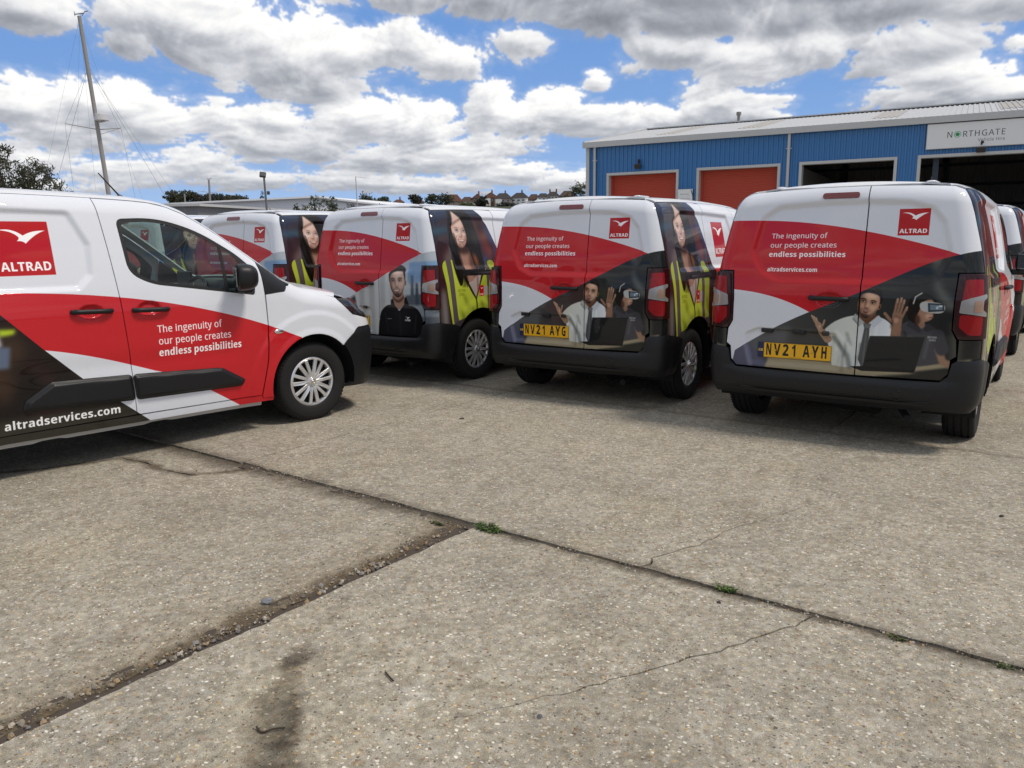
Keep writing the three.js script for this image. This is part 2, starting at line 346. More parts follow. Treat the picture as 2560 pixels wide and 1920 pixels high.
function body(x, y, f) {                // < 0 inside
  const ax = Math.abs(x), a = side(f, y, ax);
  const sl = (T0(f + 0.02) - T0(f - 0.02)) / 0.04, b = (y - (T0(f) - crownAt(f) * (ax / 0.8) ** 2)) / Math.sqrt(1 + sl * sl);
  const c = f < 0.5 ? (RY(y) + 0.022 * ax * ax - f - (f < -0.3 ? rearRelief(x, y) : 0)) : -1;
  const d = f > 2.2 ? (f - NY(y) + 0.26 * ax * ax + 0.12 * ax ** 4) / Math.sqrt(1 + 0.25 * ax * ax) : -1;
  const A = Math.max(a + RAD, 0), B = Math.max(b + RAD, 0), C = Math.max(c + RAD, 0), D = Math.max(d + RAD, 0);
  const l = Math.sqrt(A * A + B * B + C * C + D * D);
  return l > 0 ? l - RAD : Math.max(a, b, c, d);
}
function grad(x, y, f) {
  const e = 0.003, n = [body(x + e, y, f) - body(x - e, y, f), body(x, y + e, f) - body(x, y - e, f), -(body(x, y, f + e) - body(x, y, f - e))], l = Math.hypot(...n) || 1;
  return n.map((c) => c / l);
}
function cast(o, d, off, t) {           // distance t along the ray at which the body, grown by off, is left
  for (let i = 0; i < 14; i++) {
    const e = 0.002, v = body(o[0] + d[0] * t, o[1] + d[1] * t, o[2] + d[2] * t) - off;
    if (Math.abs(v) < 1e-5) break;
    const s = (body(o[0] + d[0] * (t + e), o[1] + d[1] * (t + e), o[2] + d[2] * (t + e)) - off - v) / e;
    t -= Math.max(-0.12, Math.min(0.12, v / Math.max(0.25, s)));
  }
  const p = [o[0] + d[0] * t, o[1] + d[1] * t, o[2] + d[2] * t];
  return { p: [p[0], p[1], -p[2]], n: grad(...p) };
}
const offAt = (off, u, v) => (typeof off === 'function' ? off(u, v) : off);
// over a swelling offset the normal is that of the swollen surface
function swell(map, off) {
  if (typeof off !== 'function') return map;
  return (u, v) => {
    const q = map(u, v), e = 0.004, a = map(u + e, v).p, b = map(u, v + e).p, a0 = map(u - e, v).p, b0 = map(u, v - e).p;
    const x = [a[0] - a0[0], a[1] - a0[1], a[2] - a0[2]], y = [b[0] - b0[0], b[1] - b0[1], b[2] - b0[2]];
    let n = [x[1] * y[2] - x[2] * y[1], x[2] * y[0] - x[0] * y[2], x[0] * y[1] - x[1] * y[0]]; const l = Math.hypot(...n) || 1, s = n[0] * q.n[0] + n[1] * q.n[1] + n[2] * q.n[2] < 0 ? -1 : 1;
    return { p: q.p, n: n.map((c) => c * s / l) };
  };
}
// charts: side (f, y); rear wrap (s, y); front wrap (s, y); top (x, f)
const sideMap = (off = 0) => swell((f, y) => cast([0, y, f], [1, 0, 0], offAt(off, f, y), 0.85), off);
const topMap = (off = 0) => (x, f) => cast([x, 0.4, f], [0, 1, 0], offAt(off, x, f), T0(f) - 0.45);
function wrapMap(off, xp, fp, Rr, dir) {
  return swell((s, y) => {
    const g = Math.sign(s) || 1, a = Math.abs(s), q = Rr * Math.PI / 2;
    let o, d;
    if (a <= xp) { o = [s, y, fp]; d = [0, 0, dir]; }
    else if (a < xp + q) { const t = (a - xp) / Rr; o = [g * xp, y, fp]; d = [g * Math.sin(t), 0, dir * Math.cos(t)]; }
    else { o = [g * xp, y, fp - dir * (a - xp - q)]; d = [g, 0, 0]; }
    if (dir > 0) { o = [-o[0], o[1], o[2]]; d = [-d[0], d[1], d[2]]; }
    return cast(o, d, offAt(off, s, y), 0.3);
  }, off);
}
const XP = 0.6, FP = -0.35, RR = 0.33, QUARTER = RR * Math.PI / 2;
const rearMap = (off = 0) => wrapMap(off, XP, FP, RR, -1);
const FXP = 0.45, FFP = 3.05, FRR = 0.5, FQ = FRR * Math.PI / 2;
const frontMap = (off = 0) => wrapMap(off, FXP, FFP, FRR, 1);
const sOf = (f) => XP + QUARTER + (f - FP);                       // on the flank
const sCorner = (x, f) => XP + RR * Math.atan2(x - XP, FP - f);    // round the rear corner
const fsOf = (f) => FXP + FQ + (FFP - f);

// ───────────────────────── livery prints (flat print on the panels) ─────────────────────────
const RED = '#c5222a', WHITE = '#dfe3ea', SLATE = '#33342f';
function canvas(w, h) { const c = document.createElement('canvas'); c.width = w; c.height = h; return c; }
function texture(c) { const t = new THREE.CanvasTexture(c); t.colorSpace = THREE.SRGBColorSpace; t.anisotropy = 8; return t; }
function poly(g, P, fill) { g.beginPath(); P.forEach((p, i) => (i ? g.lineTo(p[0], p[1]) : g.moveTo(p[0], p[1]))); g.closePath(); g.fillStyle = fill; g.fill(); }
function spline(g, P, fill, close = true) {   // smooth closed outline through points
  g.beginPath(); const n = P.length;
  const mid = (a, b) => [(a[0] + b[0]) / 2, (a[1] + b[1]) / 2];
  let m = mid(P[n - 1], P[0]); g.moveTo(...m);
  for (let i = 0; i < n; i++) { const q = mid(P[i], P[(i + 1) % n]); g.quadraticCurveTo(P[i][0], P[i][1], q[0], q[1]); }
  g.closePath(); if (fill) { g.fillStyle = fill; g.fill(); }
}
function ell(g, x, y, rx, ry, fill, rot = 0) { g.beginPath(); g.ellipse(x, y, rx, ry, rot, 0, 6.2832); g.fillStyle = fill; g.fill(); }
function line(g, P, w, col) { g.beginPath(); P.forEach((p, i) => (i ? g.lineTo(p[0], p[1]) : g.moveTo(p[0], p[1]))); g.lineWidth = w; g.strokeStyle = col; g.lineCap = 'round'; g.lineJoin = 'round'; g.stroke(); }
function soft(g, px, f) { g.save(); g.filter = `blur(${px}px)`; f(); g.restore(); }
function text(g, s, x, y, h, { bold = false, align = 'left', col = '#fff', width = 0, italic = false } = {}) {   // y up: flip back while writing; h = cap height
  g.save(); g.translate(x, y); g.scale(1, -1);
  const em = h / 0.72; g.scale(em / 100, em / 100); g.font = `${italic ? 'italic ' : ''}${bold ? 'bold ' : ''}100px sans-serif`; g.textAlign = 'left'; g.fillStyle = col;
  const w = g.measureText(s).width; const k = width ? width / (w * em / 100) : 1; g.scale(k, 1);
  g.fillText(s, align === 'center' ? -w / 2 : align === 'right' ? -w : 0, 0); g.restore();
}
function bird(g, x, y, w, col = '#fff') {             // the gull emblem, centred
  g.save(); g.translate(x, y); g.scale(w, w); g.beginPath();
  g.moveTo(-0.5, 0.115); g.bezierCurveTo(-0.30, 0.17, -0.13, 0.12, 0.01, 0.0); g.bezierCurveTo(0.16, 0.09, 0.3, 0.115, 0.5, 0.115);
  g.bezierCurveTo(0.36, 0.075, 0.22, -0.01, 0.04, -0.185); g.bezierCurveTo(0.015, -0.13, -0.06, -0.12, -0.135, -0.125); g.bezierCurveTo(-0.09, -0.10, -0.08, -0.07, -0.085, -0.035);
  g.bezierCurveTo(-0.16, 0.06, -0.30, 0.12, -0.5, 0.115); g.closePath(); g.fillStyle = col; g.fill(); g.restore();
}
function logo(g, x0, y0, w, h) { g.fillStyle = '#b9151b'; g.fillRect(x0, y0, w, h); bird(g, x0 + w * 0.52, y0 + h * 0.74, w * 0.86); text(g, 'ALTRAD', x0 + w / 2, y0 + h * 0.085, h * 0.165, { bold: true, align: 'center', width: w * 0.9 }); }
function grain(c, amount, seed) {                        // the fine grain of a photographic print
  const g = c.getContext('2d'), im = g.getImageData(0, 0, c.width, c.height), d = im.data, r = rng(seed);
  for (let i = 0; i < d.length; i += 4) { const n = (r() - 0.5) * amount; d[i] += n; d[i + 1] += n; d[i + 2] += n; }
  g.putImageData(im, 0, 0);
}
// a printed head, painted in soft layers like a photograph; unit = head height, origin at the middle of the face, y up
function face(g, x, y, h, o) {
  const { skin, mid, deep, light, hair, lips, beard = 0, glasses = false, smile = 0, tilt = 0, turn = 0, long = false, sun = -1, ear = 0 } = o, t = turn * 0.07;
  g.save(); g.translate(x, y); g.rotate(tilt); g.scale(h, h);
  const blur = (v, f) => soft(g, Math.max(0.4, v * h * g._k), f), head = [[-0.335, 0.10], [-0.32, 0.36], [-0.17, 0.48], [0.06, 0.48], [0.27, 0.39], [0.335, 0.12], [0.31, -0.15], [0.215, -0.36], [0.08, -0.485], [-0.08, -0.485], [-0.215, -0.36], [-0.315, -0.15]];
  if (!long) blur(0.012, () => spline(g, [[-0.36, 0.0], [-0.37, 0.30], [-0.26, 0.52], [0.02, 0.585], [0.28, 0.51], [0.375, 0.28], [0.35, 0.0], [0.2, -0.1], [-0.2, -0.1]], hair));
  if (ear) { blur(0.01, () => { ell(g, ear * 0.345, -0.01, 0.05, 0.105, mid, ear * -0.15); ell(g, ear * 0.35, 0.0, 0.022, 0.06, deep); }); }
  blur(0.012, () => spline(g, head, skin));
  g.save(); spline(g, head, null); g.clip();
  blur(0.06, () => {                                   // the shaded cheek and jaw, the lit forehead, cheek and nose
    spline(g, [[-sun * 0.38, 0.45], [-sun * 0.20, 0.25], [-sun * 0.22, 0.0], [-sun * 0.17, -0.25], [-sun * 0.02, -0.52], [-sun * 0.45, -0.5]], mid);
    g.globalAlpha = 0.75; spline(g, [[-sun * 0.40, 0.40], [-sun * 0.29, 0.2], [-sun * 0.29, -0.05], [-sun * 0.22, -0.3], [-sun * 0.45, -0.4]], deep);
    g.globalAlpha = 0.8; spline(g, [[-0.24, -0.40], [0, -0.38], [0.24, -0.40], [0.1, -0.55], [-0.1, -0.55]], deep);
    g.globalAlpha = 0.78; ell(g, 0.06 * sun + t, 0.29, 0.18, 0.11, light); ell(g, 0.19 * sun + t, -0.08, 0.075, 0.07, light); ell(g, -0.17 * sun + t, -0.09, 0.06, 0.055, light);
    g.globalAlpha = 1;
  });
  blur(0.03, () => { g.globalAlpha = 0.62; for (const e of [-0.145, 0.155]) ell(g, e + t, 0.085, 0.085, 0.052, deep); g.globalAlpha = 0.5; ell(g, -0.055 * sun + t, 0.01, 0.030, 0.12, deep); ell(g, t, -0.135, 0.075, 0.025, deep); ell(g, t, -0.345, 0.10, 0.025, deep); g.globalAlpha = 0.75; ell(g, 0.015 * sun + t, -0.03, 0.022, 0.085, light); ell(g, t, -0.40, 0.06, 0.03, light); g.globalAlpha = 1; });
  if (beard) {
    blur(0.028, () => { g.globalAlpha = beard; spline(g, [[-0.33, -0.02], [-0.31, -0.22], [-0.22, -0.40], [0, -0.53], [0.22, -0.40], [0.31, -0.22], [0.33, -0.02], [0.27, -0.14], [0.21, -0.25], [0.14, -0.33], [0, -0.36], [-0.14, -0.33], [-0.21, -0.25], [-0.27, -0.14]], hair); g.globalAlpha = beard * 0.9; spline(g, [[-0.16, -0.25], [-0.13, -0.17], [0, -0.155], [0.13, -0.17], [0.16, -0.25], [0.1, -0.205], [0, -0.195], [-0.1, -0.205]].map(([a, b]) => [a + t, b]), hair); spline(g, [[-0.09, -0.335], [0.09, -0.335], [0.11, -0.46], [0, -0.52], [-0.11, -0.46]].map(([a, b]) => [a + t * 0.6, b]), hair); g.globalAlpha = 1; });
  }
  g.restore();
  blur(0.008, () => {
    for (const e of [-0.145, 0.155]) {
      const sq = 0.55 + 0.45 * (1 - smile);
      ell(g, e + t, 0.072, 0.058, 0.022 * sq, '#d8cdc6'); ell(g, e + t + turn * 0.012, 0.073, 0.026, 0.026 * sq + 0.004, '#21150f');
      line(g, [[e - 0.066 + t, 0.076], [e - 0.02 + t, 0.096], [e + 0.035 + t, 0.095], [e + 0.068 + t, 0.074]], 0.013, '#2a1a14');
    }
    g.globalAlpha = long ? 0.75 : 0.92; for (const e of [-0.15, 0.16]) { const d = Math.sign(e); line(g, [[e - d * 0.075 + t, 0.135], [e + t, 0.165 + 0.01 * d * 0], [e + d * 0.085 + t, 0.140]], long ? 0.018 : 0.030, hair); } g.globalAlpha = 1;
    line(g, [[-0.05 + t, -0.118], [-0.025 + t, -0.132], [0 + t, -0.126], [0.025 + t, -0.132], [0.05 + t, -0.118]], 0.011, deep);
    if (smile > 0.3) {
      spline(g, [[-0.17, -0.205], [-0.08, -0.222], [0.0, -0.226], [0.09, -0.222], [0.18, -0.20], [0.12, -0.285], [0.0, -0.318], [-0.11, -0.288]].map(([a, b]) => [a + t, b]), lips);
      spline(g, [[-0.14, -0.222], [0, -0.24], [0.145, -0.218], [0.095, -0.262], [0, -0.278], [-0.09, -0.265]].map(([a, b]) => [a + t, b]), '#e9e2da');
      g.globalAlpha = 0.5; line(g, [[-0.17 + t, -0.10], [-0.215 + t, -0.17], [-0.205 + t, -0.235]], 0.016, deep); line(g, [[0.17 + t, -0.10], [0.22 + t, -0.17], [0.212 + t, -0.235]], 0.016, deep); g.globalAlpha = 1;
    } else { spline(g, [[-0.10, -0.235], [0, -0.222], [0.11, -0.232], [0.07, -0.30], [0, -0.315], [-0.06, -0.295]].map(([a, b]) => [a + t, b]), lips); spline(g, [[-0.06, -0.25], [0, -0.245], [0.07, -0.248], [0.04, -0.275], [-0.03, -0.275]].map(([a, b]) => [a + t, b]), '#3b1a17'); line(g, [[-0.04 + t, -0.245], [0.05 + t, -0.243]], 0.012, '#d8cfc8'); }
  });
  if (!long) blur(0.014, () => { spline(g, [[-0.345, 0.10], [-0.375, 0.30], [-0.27, 0.52], [0.02, 0.60], [0.29, 0.51], [0.38, 0.29], [0.35, 0.08], [0.318, 0.25], [0.25, 0.36], [0.06, 0.385], [-0.14, 0.375], [-0.29, 0.27]], hair); g.globalAlpha = 0.35; line(g, [[-0.2, 0.48], [0.0, 0.54], [0.2, 0.47]], 0.05, '#6a625c'); g.globalAlpha = 1; });
  if (glasses) blur(0.006, () => { for (const e of [-0.16, 0.17]) { g.beginPath(); g.ellipse(e + t, 0.05, 0.135, 0.10, 0, 0, 6.3); g.fillStyle = 'rgba(240,242,250,.16)'; g.fill(); g.lineWidth = 0.013; g.strokeStyle = 'rgba(245,245,250,.55)'; g.stroke(); } line(g, [[-0.28 + t, 0.02], [-0.2 + t, -0.045], [-0.1 + t, -0.03]], 0.012, 'rgba(255,255,255,.7)'); line(g, [[0.08 + t, -0.02], [0.2 + t, -0.05]], 0.012, 'rgba(255,255,255,.5)'); });
  g.restore();
}

// right flank, in metres: f across, y up
const SX = 2048, SY = 800, SF0 = -0.85, SF1 = 3.80, SY0 = 0.15, SY1 = 1.97, SK = SX / (SF1 - SF0), SKY_ = SY / (SY1 - SY0);
function sidePrint(left) {
  const c = canvas(SX, SY), g = c.getContext('2d'); g._k = SK;
  g.fillStyle = WHITE; g.fillRect(0, 0, SX, SY);
  g.setTransform(SK, 0, 0, -SKY_, -SF0 * SK, SY1 * SKY_);
  const edgeLine = [[0.10, 1.97], [0.13, 1.80], [0.295, 1.62], [0.43, 1.34], [0.585, 1.052], [0.80, 0.815], [1.012, 0.599], [1.411, 0.259], [1.53, 0.15]];
  g.beginPath(); g.moveTo(0.53, 1.177); g.bezierCurveTo(0.85, 1.17, 1.1, 1.14, 1.291, 1.112); g.bezierCurveTo(1.75, 1.045, 2.15, 0.92, 2.39, 0.826); g.lineTo(2.66, 0.71); g.lineTo(2.66, 0.1); g.lineTo(2.32, 0.1); g.lineTo(2.107, 0.245); g.lineTo(1.873, 0.398);
  g.bezierCurveTo(1.75, 0.48, 1.63, 0.55, 1.489, 0.590); g.bezierCurveTo(1.26, 0.68, 1.05, 0.76, 0.806, 0.81); g.lineTo(0.3, 0.81); g.lineTo(0.3, 1.177); g.closePath(); g.fillStyle = RED; g.fill();
  // the printed picture towards the tail
  g.save(); g.beginPath(); g.moveTo(-0.9, 1.97); edgeLine.forEach((p) => g.lineTo(...p)); g.lineTo(-0.9, 0.1); g.closePath(); g.clip();
  const bg = g.createLinearGradient(-0.7, 1.9, 0.6, 0.3); bg.addColorStop(0, '#2c303c'); bg.addColorStop(0.3, '#3a2228'); bg.addColorStop(0.55, '#2a1216'); bg.addColorStop(1, '#17120f'); g.fillStyle = bg; g.fillRect(-0.9, 0, 3, 2);
  const R = rng(31);
  soft(g, 14, () => {
    poly(g, [[-0.7, 1.97], [0.3, 1.97], [0.26, 1.70], [-0.2, 1.73], [-0.7, 1.60]], '#23304a');
    poly(g, [[-0.66, 1.56], [-0.33, 1.585], [-0.33, 1.55], [-0.66, 1.52]], '#2f6f8e'); poly(g, [[-0.66, 1.80], [-0.3, 1.84], [-0.3, 1.80], [-0.66, 1.76]], '#77808c');
    poly(g, [[-0.5, 1.3], [-0.3, 1.46], [-0.28, 1.2], [-0.5, 1.15]], '#6b5a58');
    for (let i = 0; i < 26; i++) ell(g, 0.04 + R() * 0.42, 1.16 + R() * 0.42, 0.012 + R() * 0.03, 0.04 + R() * 0.08, ['#4a3a63', '#7c2a26', '#2c2540', '#96492a', '#3b4c78'][i % 5]);
    poly(g, [[-0.70, 0.9], [-0.56, 0.9], [-0.52, 0.5], [-0.70, 0.5]], '#3c2b24'); poly(g, [[-0.58, 0.98], [-0.53, 0.98], [-0.46, 0.5], [-0.57, 0.5]], '#8d8a8c');
    for (let i = 0; i < 14; i++) ell(g, 0.45 + R() * 0.6, 0.3 + R() * 0.6, 0.04 + R() * 0.1, 0.05 + R() * 0.12, ['#1d1512', '#2b1a18', '#0f0d0c', '#3a2a20'][i % 4]);
    ell(g, 0.60, 0.95, 0.06, 0.05, '#2a211c');
  });
  soft(g, 4, () => { poly(g, [[0.565, 0.96], [0.66, 0.955], [0.65, 0.925], [0.57, 0.915]], '#b5cf2e'); poly(g, [[0.53, 0.98], [0.56, 0.98], [0.575, 0.86], [0.55, 0.84]], '#c9ccd2'); poly(g, [[0.5, 0.86], [0.62, 0.85], [0.6, 0.72], [0.5, 0.72]], '#5d6a80'); });
  const vest = g.createLinearGradient(-0.6, 1, 0.35, 0.9); vest.addColorStop(0, '#aab83a'); vest.addColorStop(0.25, '#c0cf44'); vest.addColorStop(0.6, '#b4c33c'); vest.addColorStop(1, '#88952a');
  soft(g, 3, () => spline(g, [[-0.37, 1.56], [-0.33, 1.70], [-0.24, 1.82], [-0.10, 1.80], [0.04, 1.72], [0.12, 1.50], [0.13, 1.30], [0.16, 1.18], [0.10, 1.04], [-0.30, 1.04], [-0.38, 1.25], [-0.36, 1.42]], '#15110f'));
  spline(g, [[-0.28, 1.40], [-0.06, 1.40], [-0.03, 1.25], [0.0, 1.08], [-0.06, 0.95], [-0.15, 1.02], [-0.27, 1.20]], '#a67c6b');
  soft(g, 8, () => { ell(g, -0.15, 1.375, 0.12, 0.055, 'rgba(40,18,12,.85)'); ell(g, -0.04, 1.22, 0.05, 0.14, 'rgba(45,20,14,.55)'); });
  spline(g, [[-0.56, 1.25], [-0.38, 1.285], [-0.31, 1.19], [-0.17, 0.99], [-0.05, 0.84], [0.03, 1.02], [0.15, 1.20], [0.26, 1.27], [0.345, 1.2], [0.31, 0.9], [0.335, 0.5], [0.335, 0.3], [-0.40, 0.3], [-0.40, 0.5], [-0.47, 0.8], [-0.51, 1.05]], vest);
  poly(g, [[-0.17, 1.03], [-0.05, 0.86], [0.055, 1.10], [0.03, 1.20], [-0.03, 1.10], [-0.09, 1.05]], '#b3a3a2'); soft(g, 2, () => { line(g, [[-0.19, 1.05], [-0.05, 0.86], [-0.055, 0.5]], 0.016, '#15150f'); line(g, [[-0.05, 0.86], [0.055, 1.09]], 0.014, '#1b1b12'); for (let i = 0; i < 8; i++) line(g, [[-0.03 + R() * 0.03, 1.12 - R() * 0.08], [-0.03 + R() * 0.03, 1.0 - R() * 0.08]], 0.006, '#8a6f70'); });
  poly(g, [[-0.485, 1.265], [-0.405, 1.283], [-0.385, 1.0], [-0.335, 0.62], [-0.405, 0.62], [-0.455, 1.0]], '#5c5255'); poly(g, [[0.135, 1.185], [0.205, 1.245], [0.205, 0.95], [0.195, 0.6], [0.13, 0.6], [0.14, 0.95]], '#50474b');
  poly(g, [[-0.46, 0.60], [-0.36, 0.655], [0, 0.725], [0.33, 0.74], [0.33, 0.655], [0, 0.64], [-0.36, 0.57], [-0.45, 0.535]], '#4e4548');
  soft(g, 9, () => { for (const [x, y] of [[-0.24, 0.90], [0.03, 0.82], [-0.12, 0.76], [0.26, 0.92], [-0.3, 0.75]]) line(g, [[x, y], [x + 0.07, y - 0.13]], 0.028, 'rgba(58,66,8,.6)'); for (const [x, y] of [[-0.2, 0.82], [0.05, 0.9], [0.08, 0.78]]) line(g, [[x, y], [x + 0.05, y - 0.10]], 0.028, 'rgba(222,236,110,.5)'); });
  soft(g, 1, () => { logo(g, 0.005, 0.885, 0.072, 0.11); g.fillStyle = '#a4a1a0'; g.fillRect(0.08, 0.89, 0.065, 0.095); text(g, 'BEYOND', -0.335, 0.945, 0.026, { col: '#5a6218', width: 0.12 }); text(g, 'ZERO', -0.325, 0.905, 0.026, { col: '#5a6218', width: 0.085 }); });
  soft(g, 3, () => spline(g, [[-0.285, 1.60], [-0.27, 1.69], [-0.235, 1.765], [-0.20, 1.72], [-0.13, 1.67], [-0.08, 1.60], [-0.14, 1.55]], '#cbb0a5'));
  g.save(); g.translate(-0.178, 0); g.scale(1.14, 1); g.translate(0.178, 0); face(g, -0.172, 1.535, 0.31, { skin: '#d6af9f', mid: '#b08877', deep: '#5f3c32', light: '#ecd0c3', lips: '#8f5350', hair: '#17110f', glasses: true, smile: 0.9, long: true, tilt: -0.06, turn: 0.6 }); g.restore();
  soft(g, 2, () => {
    spline(g, [[-0.34, 1.62], [-0.295, 1.66], [-0.285, 1.55], [-0.275, 1.44], [-0.25, 1.36], [-0.235, 1.20], [-0.24, 1.06], [-0.285, 0.985], [-0.33, 1.06], [-0.385, 1.24], [-0.37, 1.42]], '#14100e');
    spline(g, [[-0.245, 1.80], [-0.18, 1.745], [-0.11, 1.67], [-0.075, 1.58], [-0.065, 1.47], [-0.075, 1.40], [-0.04, 1.28], [0.0, 1.20], [0.08, 1.12], [0.13, 1.25], [0.11, 1.45], [0.06, 1.65], [-0.06, 1.80]], '#15100e');
    for (let i = 0; i < 34; i++) { const x = -0.36 + R() * 0.11; line(g, [[x, 1.55 - R() * 0.2], [x + 0.03 + R() * 0.04, 1.22], [x + 0.05 + R() * 0.08, 0.985 + R() * 0.1]], 0.005, R() < 0.45 ? '#2a2120' : '#080606'); } for (let i = 0; i < 22; i++) { const x = -0.06 + R() * 0.13; line(g, [[x, 1.66], [x + 0.02, 1.35], [x + 0.05, 1.12]], 0.005, R() < 0.5 ? '#272022' : '#090707'); }
  });
  soft(g, 9, () => { spline(g, [[0.02, 1.60], [0.12, 1.55], [0.14, 1.42], [0.05, 1.38], [0.0, 1.48]], 'rgba(120,125,130,.18)'); poly(g, [[-0.02, 1.33], [0.03, 1.30], [0.06, 1.2], [0.02, 1.2]], '#b9672c'); });
  g.restore();
  // lower slate strip with the web address
  g.save(); g.beginPath(); g.moveTo(-0.9, 0.1); g.lineTo(-0.9, 0.44); g.lineTo(0.4, 0.44); g.lineTo(1.20, 0.44); g.lineTo(1.411, 0.259); g.lineTo(1.55, 0.1); g.closePath(); g.clip(); soft(g, 8, () => { g.fillStyle = '#34322c'; g.fillRect(0.30, 0.1, 1.4, 0.30); }); g.restore();
  if (!left) {
    logo(g, 0.625, 1.275, 0.315, 0.33);
    text(g, 'altradservices.com', 0.535, 0.335, 0.052, { bold: true, width: 0.70 });
    text(g, 'The ingenuity of', 1.521, 0.852, 0.052, { width: 0.475 }); text(g, 'our people creates', 1.521, 0.770, 0.052, { width: 0.545 }); text(g, 'endless possibilities', 1.518, 0.686, 0.054, { bold: true, width: 0.627 });
  }
  g.setTransform(1, 0, 0, 1, 0, 0); grain(c, 5, 3);
  return texture(c);
}
